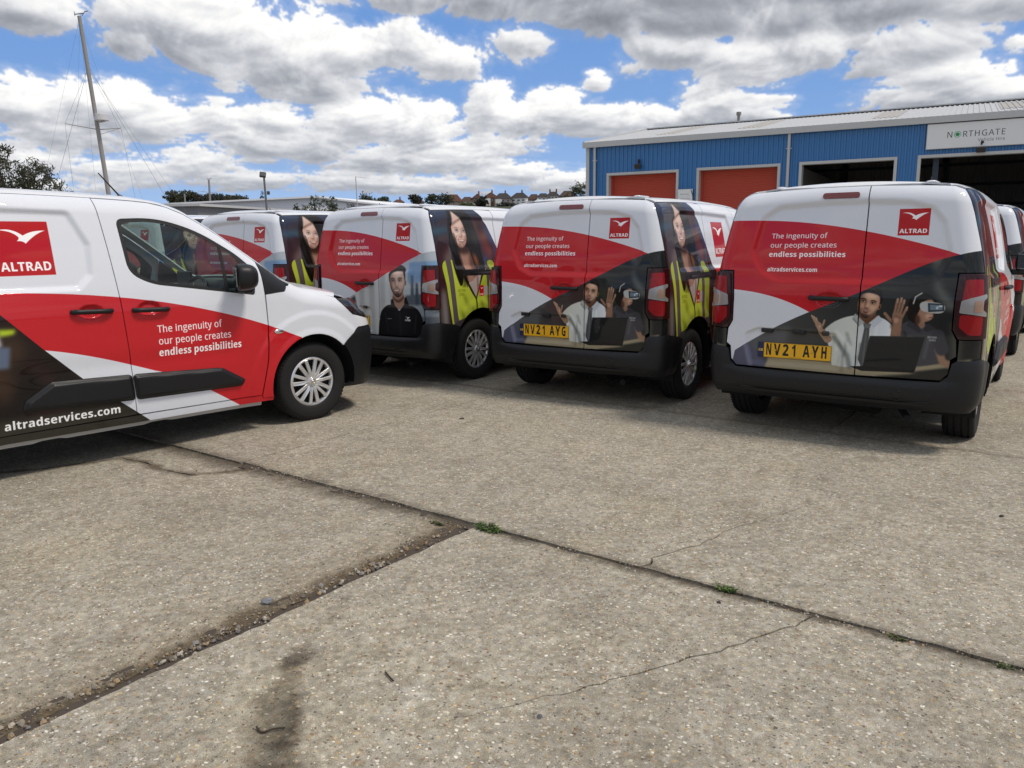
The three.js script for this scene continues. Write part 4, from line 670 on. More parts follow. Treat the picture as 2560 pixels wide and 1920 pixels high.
  G.bumper = sheet([[-0.3, 0.500], [0.3, 0.500], [0.672, 0.505], ...bEdge, [0.3, 0.288], [-0.3, 0.288], ...bEdge.map(([s, y]) => [-s, y]).reverse(), [-0.672, 0.505]], rearMap(bump), { step: 0.028, stepV: 0.014, rim: 0.07 });
  G.bumperLip = merge([sheet(roundPoly([[-0.63, 0.362], [-0.45, 0.352], [0.45, 0.352], [0.63, 0.362], [0.60, 0.340], [0.45, 0.328], [-0.45, 0.328], [-0.60, 0.340]], 0.01), rearMap((s, y) => bump(s, y) + 0.012), { step: 0.03, rim: 0.02 })]);
  G.sensors = [-0.62, -0.22, 0.22, 0.62].map((s) => { const q = rearMap(bump)(s, 0.425 - 0.012 * (Math.abs(s) > 0.5)); const g = new THREE.CylinderGeometry(0.011, 0.012, 0.006, 14); g.rotateX(Math.PI / 2); g.lookAt(new THREE.Vector3(...q.n)); return place(g, ...q.p); });
  G.towCover = (() => { const q = rearMap(bump)(0.44, 0.40), g = new THREE.TorusGeometry(0.036, 0.0022, 6, 28); g.lookAt(new THREE.Vector3(...q.n)); return place(g, ...q.p); })();
  // roof with the windscreen opening, bonnet, cowl
  const edgeX = (f, d = 0.004) => { const q = sideMap()(f, DRIP(f) + d).p; return [q[0], f]; };
  const roofR = [...run(-0.50, 2.61, 34, (f) => edgeX(f)), [0.80, 2.66], [0.755, 2.70]];
  const rearEdge = [-0.6, -0.45, -0.2, 0, 0.2, 0.45, 0.6].map((s) => { const q = rearMap()(s, 1.80).p; return [q[0], -q[2]]; });
  const cornerEdge = [0.66, 0.72].map((s) => { const q = rearMap()(s, 1.782).p; return [q[0], -q[2]]; });
  const wsHole = roundPoly([[-0.60, 1.70, 0.15], [0, 1.665, 0.3], [0.60, 1.70, 0.15], [0.675, 2.2, 0.3], [0.73, 2.64, 0.06], [0, 2.74, 0.5], [-0.73, 2.64, 0.06], [-0.675, 2.2, 0.3]], 0.1);
  G.roof = sheet([...roofR, [0.4, 2.765], [0, 2.79], [-0.4, 2.765], ...roofR.map(([x, f]) => [-x, f]).reverse(), ...cornerEdge.map(([x, f]) => [-x, f]).reverse(), ...rearEdge, ...cornerEdge], topMap(), { step: 0.035, stepV: 0.03, holes: [wsHole], uv: uvTop });
  G.windscreen = sheet(roundPoly([[-0.615, 1.685, 0.15], [0, 1.65, 0.3], [0.615, 1.685, 0.15], [0.69, 2.2, 0.3], [0.745, 2.65, 0.06], [0, 2.755, 0.5], [-0.745, 2.65, 0.06], [-0.69, 2.2, 0.3]], 0.1), topMap(-0.008), { step: 0.06, rim: 0 });
  const hoodEdge = run(2.60, 3.04, 8, (f) => { const q = sideMap()(f, lerp(1.118, 1.002, (f - 2.585) / 0.46) + 0.004).p; return [q[0], f]; });
  G.bonnet = sheet([[0, 2.80], [-0.4, 2.775], [-0.75, 2.71], ...hoodEdge.map(([x, f]) => [-x, f]), [-0.62, 3.22], [-0.35, 3.32], [0, 3.35], [0.35, 3.32], [0.62, 3.22], ...hoodEdge.slice().reverse(), [0.75, 2.71], [0.4, 2.775]], topMap(), { step: 0.04, uv: uvTop });
  G.aerial = merge([bar([0.26, 1.795, -1.635], [0.26, 1.818, -1.615], 0.02, 0.008, 10), bar([0.26, 1.815, -1.618], [0.26, 1.965, -1.49], 0.0065, 0.0045, 8)]);
  G.roofCap = (() => { const l = []; for (const x of [-0.5, 0.5]) for (const f of [-0.30]) { const q = topMap()(x, f).p; l.push(place(new THREE.CapsuleGeometry(0.035, 0.16, 3, 10).scale(1, 1, 0.28).rotateZ(Math.PI / 2).rotateX(Math.PI / 2).rotateY(Math.PI / 2), q[0], q[1] + 0.002, q[2])); } return l; })();
  // front end
  const fs = (f) => fsOf(f);
  const frontArch = arc(FRONT_WHEEL, FA + 0.004, 44, -8, 12).map(([f, y]) => [fs(f), y]);
  const fTop = [[0.55, 0.735], [0.9, 0.735], [fs(3.256), 0.737]];
  G.frontBumper = sheet([[-0.3, 0.735], [0.3, 0.735], ...fTop, ...frontArch, [fs(3.07), 0.245], [0.8, 0.225], [0.3, 0.215], [-0.3, 0.215], [-0.8, 0.225], ...[...fTop, ...frontArch, [fs(3.07), 0.245]].map(([s, y]) => [-s, y]).reverse()], frontMap((s, y) => 0.012 - 0.012 * smooth(0.68, 0.74, y)), { step: 0.04, rim: 0.04 });
  G.fascia = sheet([[-0.3, 0.742], [0.3, 0.742], [0.9, 0.742], [fs(3.252), 0.742], [fs(3.236), 0.80], [fs(3.19), 0.855], [0.86, 0.80], [0.55, 0.79], [0, 0.79], [-0.55, 0.79], [-0.86, 0.80], [-fs(3.19), 0.855], [-fs(3.236), 0.80], [-fs(3.252), 0.742], [-0.9, 0.742]], frontMap(), { step: 0.04, uv: uvTop });
  G.grille = sheet([[-0.54, 0.795], [0, 0.795], [0.54, 0.795], [0.53, 0.93], [0, 0.965], [-0.53, 0.93]], frontMap(-0.012), { step: 0.04 });
  G.grilleBars = merge([0.825, 0.865, 0.905].map((y) => sheet([[-0.52, y], [0, y], [0.52, y], [0.52, y + 0.016], [0, y + 0.016], [-0.52, y + 0.016]], frontMap(0.002), { step: 0.08, rim: 0.02 })));
  G.grilleCap = sheet([[-0.54, 0.935], [0, 0.97], [0.54, 0.935], [0.58, 0.985], [0, 1.02], [-0.58, 0.985]], frontMap(0), { step: 0.04, uv: uvTop });
  const hl = sheet(roundPoly([[0.56, 0.80], [0.86, 0.807], [fs(3.195), 0.862], [fs(3.05), 0.994], [0.72, 0.975], [0.60, 0.945]], 0.02), frontMap(0.003), { step: 0.035, rim: 0.02 });
  G.headlight = hl; G.headlightLeft = mirrorX(hl);
  const hi = sheet(roundPoly([[0.63, 0.835], [0.86, 0.845], [0.98, 0.89], [0.92, 0.93], [0.68, 0.92]], 0.03), frontMap(0.006), { step: 0.035, rim: 0.006 });
  G.headBulb = hi; G.headBulbLeft = mirrorX(hi);
  // mirrors
  both('mirror', (() => {
    const g = new THREE.SphereGeometry(1, 30, 22), p = g.attributes.position;
    for (let i = 0; i < p.count; i++) {
      let x = p.getX(i), y = p.getY(i), z = p.getZ(i); const e = (t, k) => Math.sign(t) * Math.pow(Math.abs(t), k);
      x = e(x, 0.72) * 0.118; y = e(y, 0.68) * 0.098 * (1 - 0.10 * (x / 0.115) * (y < 0 ? 1 : 0.2)); z = z > 0 ? e(z, 0.5) * 0.045 : e(z, 0.8) * 0.115;
      p.setXYZ(i, 1.04 + x, 1.212 + y, -2.115 + z);
    }
    g.computeVertexNormals(); place(g, -1.04, 0, 2.115); place(g, 1.04, 0, -2.115, 0, -0.38, 0); return merge([g, rbox(0.15, 0.055, 0.075, 0.965, 1.118, -2.17, 0.02)]);
  })());
  both('mirrorGlass', place(rbox(0.165, 0.135, 0.006, 0, 0, 0.0465, 0.003), 1.04, 1.215, -2.115, 0, -0.38, 0));
  // cabin and underside
  G.dash = merge([rbox(1.5, 0.26, 0.55, 0, 0.98, -2.42, 0.08, 4), rbox(1.4, 0.2, 0.3, 0, 1.0, -2.72, 0.05), rbox(0.45, 0.12, 0.22, 0.37, 1.12, -2.28, 0.05, 4)]);
  G.display = merge([rbox(0.24, 0.13, 0.02, -0.02, 1.17, -2.20, 0.008)]);
  G.steering = merge([place(new THREE.TorusGeometry(0.175, 0.016, 10, 32), 0.37, 1.04, -2.05, -0.45, 0, 0), rbox(0.12, 0.1, 0.05, 0.37, 1.035, -2.06, 0.02), bar([0.2, 1.04, -2.05], [0.54, 1.04, -2.05], 0.014), bar([0.37, 1.02, -2.06], [0.37, 0.95, -2.3], 0.03)]);
  G.seat = merge([rbox(0.48, 0.16, 0.5, 0, 0.62, -1.62, 0.05, 3), place(new RoundedBoxGeometry(0.46, 0.62, 0.14, 3, 0.05), 0, 0.98, -1.40, -0.16), rbox(0.26, 0.17, 0.09, 0, 1.40, -1.33, 0.03, 3)]);
  G.bulkhead = (() => { const sh = new THREE.Shape(); [[-0.83, 0.5], [0.83, 0.5], [0.83, 1.25], [0.74, 1.55], [0.62, 1.72], [-0.62, 1.72], [-0.74, 1.55], [-0.83, 1.25]].forEach((p, i) => (i ? sh.lineTo(...p) : sh.moveTo(...p))); return place(new THREE.ExtrudeGeometry(sh, { depth: 0.015, bevelEnabled: false }), 0, 0, -1.28); })();
  G.under = merge([box(1.1, 0.14, 1.2, 0, 0.40, -0.05), box(1.2, 0.12, 3.9, 0, 0.33, -1.45), box(1.6, 0.1, 1.9, 0, 0.32, -1.35), box(1.60, 0.03, 0.35, 0, 0.47, 0.48), box(1.30, 0.5, 0.05, 0, 0.6, -3.25), bar([-0.75, 0.32, -0.02], [0.75, 0.32, -0.02], 0.05), bar([-0.3, 0.25, 0.1], [0.25, 0.25, 0.3], 0.09, 0.09, 14), bar([0.35, 0.24, 0.1], [0.5, 0.22, 0.62], 0.025)]);
  const well = (c, r) => { const pts = arc(c, r, -12, 192, 26), pos = [], idx = []; pts.forEach(([f, y]) => pos.push(0.56, y, -f, 0.885, y, -f)); for (let i = 0; i < pts.length - 1; i++) idx.push(2 * i, 2 * i + 1, 2 * i + 2, 2 * i + 1, 2 * i + 3, 2 * i + 2); const k = pos.length / 3; pos.push(0.56, c[1], -c[0]); for (let i = 0; i < pts.length - 1; i++) idx.push(k, 2 * i, 2 * i + 2); const g = new THREE.BufferGeometry(); g.setAttribute('position', new THREE.Float32BufferAttribute(pos, 3)); g.setIndex(idx); const q = g.toNonIndexed(); q.computeVertexNormals(); return q; };
  both('wellRear', well(REAR_WHEEL, RA + 0.015)); both('wellFront', well(FRONT_WHEEL, FA + 0.015));
  // details on the rear
  const onRear = (g, x, y, out) => { const q = rearMap()(x, y); return place(g, q.p[0], q.p[1], q.p[2] + out); };
  G.rearHandle = (() => { const a = rearMap()(-0.17, 1.035).p, b = rearMap()(0.075, 1.032).p, pts = run(0, 1, 10, (t) => new THREE.Vector3(lerp(a[0], b[0], t), 1.033 - 0.002 * t, lerp(a[2], b[2], t) + 0.032 - 0.024 * Math.pow(Math.abs(t * 2 - 1), 5))); const g = new THREE.TubeGeometry(new THREE.CatmullRomCurve3(pts), 20, 0.0165, 10); return merge([g, place(new THREE.SphereGeometry(0.0165, 10, 8), a[0], a[1], a[2] + 0.008), place(new THREE.SphereGeometry(0.0165, 10, 8), b[0], b[1] - 0.002, b[2] + 0.008)]); })();
  G.rearLock = place(new THREE.CylinderGeometry(0.010, 0.010, 0.006, 14).rotateX(Math.PI / 2), ...((q) => [q[0], q[1], q[2] + 0.034])(rearMap()(0.045, 1.032).p));
  G.brakeLight = sheet(roundPoly([[-0.143, 1.717], [-0.143, 1.757], [0.098, 1.757], [0.098, 1.717]], 0.019, 6), rearMap(0.008), { step: 0.02, rim: 0.014 });
  G.plateLamps = [-0.465, -0.235].map((x) => onRear(rbox(0.085, 0.032, 0.04, 0, 0, 0, 0.008), x, 0.785, 0.004));
  G.latch = onRear(rbox(0.05, 0.034, 0.03, 0, 0, 0, 0.01), -0.052, 0.785, 0.006);
  G.plate = onRear(place(new RoundedBoxGeometry(0.52, 0.111, 0.006, 2, 0.003), 0, 0, 0, 0, 0, -0.0), -0.268, 0.640, 0.006);
  { const g = G.plate, p = g.attributes.position; g.computeBoundingBox(); const b = g.boundingBox, uv = g.attributes.uv; for (let i = 0; i < p.count; i++) uv.setXY(i, (p.getX(i) - b.min.x) / (b.max.x - b.min.x), (p.getY(i) - b.min.y) / (b.max.y - b.min.y)); }
  G.plateScrews = [-0.40, -0.14].map((x) => onRear(new THREE.SphereGeometry(0.008, 8, 6), x, 0.640, 0.008));
  // wheel, outer face towards +x, centre at the origin
  G.tyre = (() => {
    const P = [[0.205, -0.080], [0.215, -0.095], [0.245, -0.106], [0.285, -0.105], [0.308, -0.096], [0.3195, -0.082]];
    for (const [a, b] of [[-0.070, -0.060], [-0.028, -0.019], [0.019, 0.028], [0.060, 0.070]]) P.push([0.3235, a - 0.002], [0.316, a], [0.316, b], [0.3245, b + 0.002]);
    P.push([0.3195, 0.082], [0.308, 0.096], [0.285, 0.105], [0.262, 0.1045], [0.245, 0.106], [0.215, 0.095], [0.205, 0.080]);
    const g = new THREE.LatheGeometry(P.map(([r, y]) => new THREE.Vector2(r, y)), 72).rotateZ(-Math.PI / 2);
    const c = toCreasedNormals(g, 0.6); const blocks = [];
    for (let i = 0; i < 66; i++) for (const s of [-1, 1]) { const a = i / 66 * 6.2832 + (s > 0 ? 0.03 : 0), b = new THREE.BoxGeometry(0.026, 0.0035, 0.016); b.rotateZ(-s * 0.55); b.translate(s * 0.086, 0.3195, 0); b.rotateX(a); blocks.push(b); }
    const bx = merge(blocks); return merge([c, bx]);
  })();
  const R0 = 0.205;
  G.hub = (() => {
    const l = [];
    const ring = new THREE.LatheGeometry([[0.178, 0.072], [0.184, 0.085], [0.196, 0.088], [0.206, 0.082], [0.207, 0.060], [0.18, 0.055]].map(([r, y]) => new THREE.Vector2(r, y)), 56).rotateZ(-Math.PI / 2); l.push(toCreasedNormals(ring, 0.5));
    const spoke = (a, w0, w1, r1, bend) => {
      const sh = new THREE.Shape(); sh.moveTo(0.028, -w0 / 2); sh.quadraticCurveTo(0.09, -w0 / 2 + bend * 0.3, 0.10, -w0 / 2 + bend * 0.4); sh.lineTo(r1, -w1 / 2 + bend); sh.lineTo(r1, w1 / 2 + bend); sh.lineTo(0.10, w0 / 2 + bend * 0.4); sh.quadraticCurveTo(0.09, w0 / 2 + bend * 0.3, 0.028, w0 / 2); sh.closePath();
      const g = new THREE.ExtrudeGeometry(sh, { depth: 0.008, bevelEnabled: true, bevelThickness: 0.006, bevelSize: 0.004, bevelSegments: 2, curveSegments: 4 });
      const p = g.attributes.position; for (let i = 0; i < p.count; i++) { const r = p.getX(i); p.setZ(i, p.getZ(i) + 0.078 - 0.012 * ((r - 0.11) / 0.09) ** 2 * (r > 0.11 ? 0.2 : 1)); }
      g.computeVertexNormals(); g.rotateY(Math.PI / 2); g.rotateX(Math.PI / 2 + a); return g;   // in the plane across x
    };
    for (let i = 0; i < 7; i++) { const a = i / 7 * 6.2832; l.push(spoke(a - 0.13, 0.024, 0.026, 0.186, -0.018), spoke(a + 0.20, 0.020, 0.021, 0.186, 0.016)); }
    l.push(place(new THREE.CylinderGeometry(0.034, 0.042, 0.022, 28), 0.082, 0, 0, 0, 0, -Math.PI / 2));
    return merge(l);
  })();
  G.hubCap = merge([place(new THREE.CylinderGeometry(0.025, 0.027, 0.006, 24), 0.095, 0, 0, 0, 0, -Math.PI / 2), place(new THREE.TorusGeometry(0.014, 0.003, 6, 5), 0.099, 0, 0, 0, Math.PI / 2, 0)]);
  G.drum = merge([place(new THREE.CylinderGeometry(0.205, 0.205, 0.012, 40), 0.035, 0, 0, 0, 0, -Math.PI / 2), place(new THREE.CylinderGeometry(0.13, 0.13, 0.02, 32), 0.046, 0, 0, 0, 0, -Math.PI / 2)]);
  return G;
}
const VG = vanGeometries();
const plateMats = new Map();
function wheelOn(v, x, f, right, spin) {
  const w = new THREE.Group(); w.name = 'wheel'; w.position.set(x, 0.325, -f); w.rotation.set(spin, right ? 0 : Math.PI, 0, 'YXZ'); v.add(w);
  part('tyre', VG.tyre, M.tyre, w); part('wheel_trim', VG.hub, M.silver, w); part('hub_cap', VG.hubCap, M.chrome, w); part('brake_drum', VG.drum, M.dark, w);
}
function buildVan() {
  const v = new THREE.Group();
  for (const L of ['', 'Left']) {
    const P = L ? M.flankLeft : M.flank;
    part('rear_quarter_panel', VG['quarter' + L], P, v);
    const sd = part('sliding_door', VG['sliding' + L], P, v);
    part('door_handle', VG['handleSliding' + L], M.plastic, sd); part('protective_strip', VG['stripSliding' + L], M.plastic, sd);
    const fd = part('front_door', VG['front' + L], P, v);
    part('window_seal', VG['seal' + L], M.rubber, fd); part('window', VG['pane' + L], M.glass, fd); part('window_divider', VG['divider' + L], M.rubber, fd);
    part('door_handle', VG['handleFront' + L], M.plastic, fd); part('protective_strip', VG['stripFront' + L], M.plastic, fd); part('lock', VG['lock' + L], M.chrome, fd);
    part('corner_trim', VG['corner' + L], M.plastic, v);
    const w = part('front_wing', VG['wing' + L], P, v); part('badge', VG['badge' + L], M.chrome, w);
    part('sill', VG['sill' + L], P, v); part('sill_flange', VG['flange' + L], M.primer, v);
    const rl = part('door_rail', VG['rail' + L], M.black, v); part('rail_slot', VG['railSlot' + L], M.gloss, rl);
    const m = part('door_mirror', VG['mirror' + L], M.plastic, v); part('mirror_glass', VG['mirrorGlass' + L], M.chrome, m);
    const tl = part('tail_light', VG['lamp' + L], M.darkRed, v);
    part('red_lens', VG['lampTop' + L], M.redLens, tl); part('red_lens', VG['lampBottom' + L], M.redLens, tl); part('clear_lens', VG['lampClear' + L], M.clearLens, tl); part('amber_lens', VG['lampAmber' + L], M.amber, tl);
    const h = part('headlight', VG['headlight' + L], M.gloss, v); part('headlight_reflector', VG['headBulb' + L], M.clearLens, h);
    part('wheel_arch_liner', VG['wellRear' + L], M.dark, v); part('wheel_arch_liner', VG['wellFront' + L], M.dark, v); part('lamp_surround', VG['lampPost' + L], M.desk, v);
  }
  const dl = part('rear_door', VG.doorLeft, M.desk, v), dr = part('rear_door', VG.doorRight, M.desk, v);
  part('door_handle', VG.rearHandle, M.plastic, dl); part('lock', VG.rearLock, M.chrome, dl); part('brake_light', VG.brakeLight, M.brake, dl);
  for (const g of VG.plateLamps) part('plate_lamp', g, M.black, dl);
  part('latch_button', VG.latch, M.gloss, dl);
  part('number_plate', VG.plate, M.grey, dl); for (const g of VG.plateScrews) part('plate_screw', g, std(lin(0.6, 0.42, 0.03), 0.4), dl);
  const b = part('rear_bumper', VG.bumper, M.plastic, v); part('bumper_lip', VG.bumperLip, M.plastic, b); for (const q of VG.sensors) part('parking_sensor', q, M.black, b); part('towing_eye_cover', VG.towCover, M.black, b);
  const r = part('roof', VG.roof, M.white, v); for (const g of VG.roofCap) part('roof_rack_cap', g, M.white, r);
  part('aerial', VG.aerial, M.black, r);
  part('windscreen', VG.windscreen, M.glass, v); part('bonnet', VG.bonnet, M.white, v);
  part('front_bumper', VG.frontBumper, M.plastic, v); part('front_panel', VG.fascia, M.white, v);
  const g = part('grille', VG.grille, M.black, v); part('grille_bars', VG.grilleBars, M.gloss, g); part('grille_cap', VG.grilleCap, M.white, g);
  part('dashboard', VG.dash, M.grey, v); part('display', VG.display, M.black, v); part('steering_wheel', VG.steering, M.black, v); part('bulkhead', VG.bulkhead, M.grey, v);
  for (const x of [-0.42, 0.38]) { const s = part('seat', VG.seat, std(lin(0.03, 0.03, 0.033), 0.9), v); s.position.x = x; }
  part('underbody', VG.under, M.dark, v);
  for (const [x, f, right, spin] of [[0.772, REAR_WHEEL[0], true, 0.3], [-0.772, REAR_WHEEL[0], false, 1.1], [0.775, FRONT_WHEEL[0], true, 0.0], [-0.775, FRONT_WHEEL[0], false, 0.6]]) wheelOn(v, x, f, right, spin);
  return v;
}
const vanPrototype = buildVan();
function addVan(x, y, z, yaw, rear, plate, label, group = 'white vans in red fleet livery parked in the yard') {
  const v = vanPrototype.clone(); v.name = numbered('van'); v.position.set(x, y, z); v.rotation.y = -yaw; scene.add(v);
  tag(v, label, 'van', group);
  v.traverse((m) => { if (m.isMesh && m.material === M.desk) m.material = M[rear]; if (m.name === 'number_plate') { if (!plateMats.has(plate)) plateMats.set(plate, std(0xffffff, 0.35, { map: platePrint(plate) })); m.material = plateMats.get(plate); } });
  return v;
}
addVan(-4.1495, 0, -4.913, 0.7313, 'yard', '', 'nearest van on the left, seen side-on with the slogan across its red front door');
addVan(2.6597, 0, -6.074, 0.605, 'desk', 'NV21 AYH', 'nearest van on the right, tail to the camera, number plate ending in AYH');
addVan(0.8993, 0, -7.5747, 0.5884, 'desk', 'NV21 AYG', 'van in the middle, tail to the camera, number plate ending in AYG');
addVan(-1.0732, 0, -8.7814, 0.6262, 'yard', 'NV21 AYK', 'van with a bearded man in black polo on its rear, plate ending in AYK');
addVan(-2.8572, 0, -9.8906, 0.6269, 'yard', '', 'van half hidden by the bonnet of the side-on van, laughing woman on its flank');
addVan(-4.70, 0, -11.05, 0.627, 'yard', '', 'farthest left van, seen through the windows of the side-on van');
addVan(5.50, 0, -10.1, 0.627, 'desk', '', 'van at the right picture edge, ahead of the van with plate ending in AYH');
addVan(4.20, 0, -11.5, 0.60, 'desk', '', 'van whose white roof barely shows in the gap between plates AYG and AYH');

// ───────────────────────── the concrete yard ─────────────────────────
// bays run along (0.8, 0.6); a along the bay, c across it, away from the camera
const AC = (a, c) => [0.8 * a + 0.6 * c, 0.6 * a - 0.8 * c];
const toAC = (x, z) => [0.8 * x + 0.6 * z, 0.6 * x - 0.8 * z];
const concreteTile = (() => {                       // exposed aggregate, 2.4 m a side, wraps round
  const n = 2048, c = canvas(n, n), g = c.getContext('2d'), R = rng(11), im = g.createImageData(n, n), d = im.data;
  for (let y = 0; y < n; y++) for (let x = 0; x < n; x++) {
    const a = x / n * 6.28318, b = y / n * 6.28318, X = Math.cos(a), Y = Math.sin(a), Z = Math.cos(b), Q = Math.sin(b);
    const m = fbm(X * 3.2 + 5, Y * 3.2 + Z * 2.1, Q * 3.2 + Z, 3), f = noise(x * 0.11, y * 0.11, 3.3) * 0.6 + noise(x * 0.31, y * 0.31, 7.1), v = (R() - 0.5);
    const q = noise(x * 0.045, y * 0.045, 5.5), l = 153 + m * 22 + f * 22 + q * 26 + v * 60, w = noise(x * 0.03, y * 0.03, 9) * 6, o = (y * n + x) * 4;
    d[o] = l + 5 + w * 0.6; d[o + 1] = l - 1; d[o + 2] = l - 15 - w * 0.6; d[o + 3] = 255;
  }
  g.putImageData(im, 0, 0);
  const tones = ['#d8d0bd', '#e6e0d2', '#c8b48c', '#b59a72', '#8d7358', '#f0ece2', '#7d6a58', '#a48d78', '#c9c0b2', '#9a8672', '#6a5d50', '#b7a27e'];
  for (let i = 0; i < 24000; i++) {
    const x = R() * n, y = R() * n, r = 1.3 + 6.4 * Math.pow(R(), 2.6), e = 0.5 + 0.5 * R(), rot = R() * 3.14, t = tones[Math.floor(R() * tones.length)];
    g.globalAlpha = 0.45 + 0.55 * R();
    for (const dx of [-n, 0, n]) for (const dy of [-n, 0, n]) { const px = x + dx, py = y + dy; if (px < -9 || py < -9 || px > n + 9 || py > n + 9) continue; g.beginPath(); const k = 6; for (let q = 0; q < k; q++) { const a = rot + q / k * 6.2832, rr = r * (0.75 + 0.4 * ((Math.sin(i * 7.3 + q * 2.1) + 1) / 2)); const ex = Math.cos(a) * rr, ey = Math.sin(a) * rr * e; q ? g.lineTo(px + ex, py + ey) : g.moveTo(px + ex, py + ey); } g.closePath(); g.fillStyle = t; g.fill(); }
  }
  for (let i = 0; i < 3600; i++) { const x = R() * n, y = R() * n, r = 2.2 + 3.6 * R() * R(); g.globalAlpha = 0.6 + 0.4 * R(); g.fillStyle = ['#efe8d8', '#e6dcc4', '#f4f0e6', '#ddd2bb'][i & 3]; g.beginPath(); g.ellipse(x, y, r, r * (0.35 + 0.4 * R()), R() * 3.14, 0, 6.3); g.fill(); }
  for (let i = 0; i < 11000; i++) { g.globalAlpha = 0.3 + 0.45 * R(); g.fillStyle = '#3a342d'; const r = 0.9 + 3.6 * R() * R(); g.beginPath(); g.ellipse(R() * n, R() * n, r, r * (0.4 + 0.6 * R()), R() * 3, 0, 6.3); g.fill(); }
  g.globalAlpha = 1;
  return c;
})();
const tileMap = texture(concreteTile), tileBump = new THREE.CanvasTexture(concreteTile);
for (const t of [tileMap, tileBump]) { t.wrapS = t.wrapT = THREE.RepeatWrapping; }
const concrete = new THREE.MeshStandardMaterial({ color: lin(0.925, 0.92, 0.905), map: tileMap, roughness: 0.93, bumpMap: tileBump, bumpScale: 0.004, vertexColors: true });
const soilMat = std(lin(0.075, 0.060, 0.046), 1, { bumpMap: noiseTex, bumpScale: 0.01 });

const KLINE = -2.52, JLINE = 3.0;
const BITE = [[-6.2, 1.80], [-5.67, 1.96], [-5.46, 2.30], [-5.36, 2.60], [-5.1, 2.64], [-4.86, 2.61], [-4.57, 2.66], [-4.40, 2.90], [-4.385, 2.985]];
const streak = [[-0.70, -3.05], [-0.775, -2.65], [-0.775, -2.45], [-0.765, -2.3], [-0.73, -2.1], [-0.69, -1.9], [-0.66, -1.5]];
const distLine = (x, z, P) => { let d = 1e9, tt = 0; for (let i = 0; i < P.length - 1; i++) { const ex = P[i + 1][0] - P[i][0], ez = P[i + 1][1] - P[i][1], t = clamp01(((x - P[i][0]) * ex + (z - P[i][1]) * ez) / (ex * ex + ez * ez)), q = Math.hypot(x - P[i][0] - ex * t, z - P[i][1] - ez * t); if (q < d) { d = q; tt = (i + t) / (P.length - 1); } } return [d, tt]; };
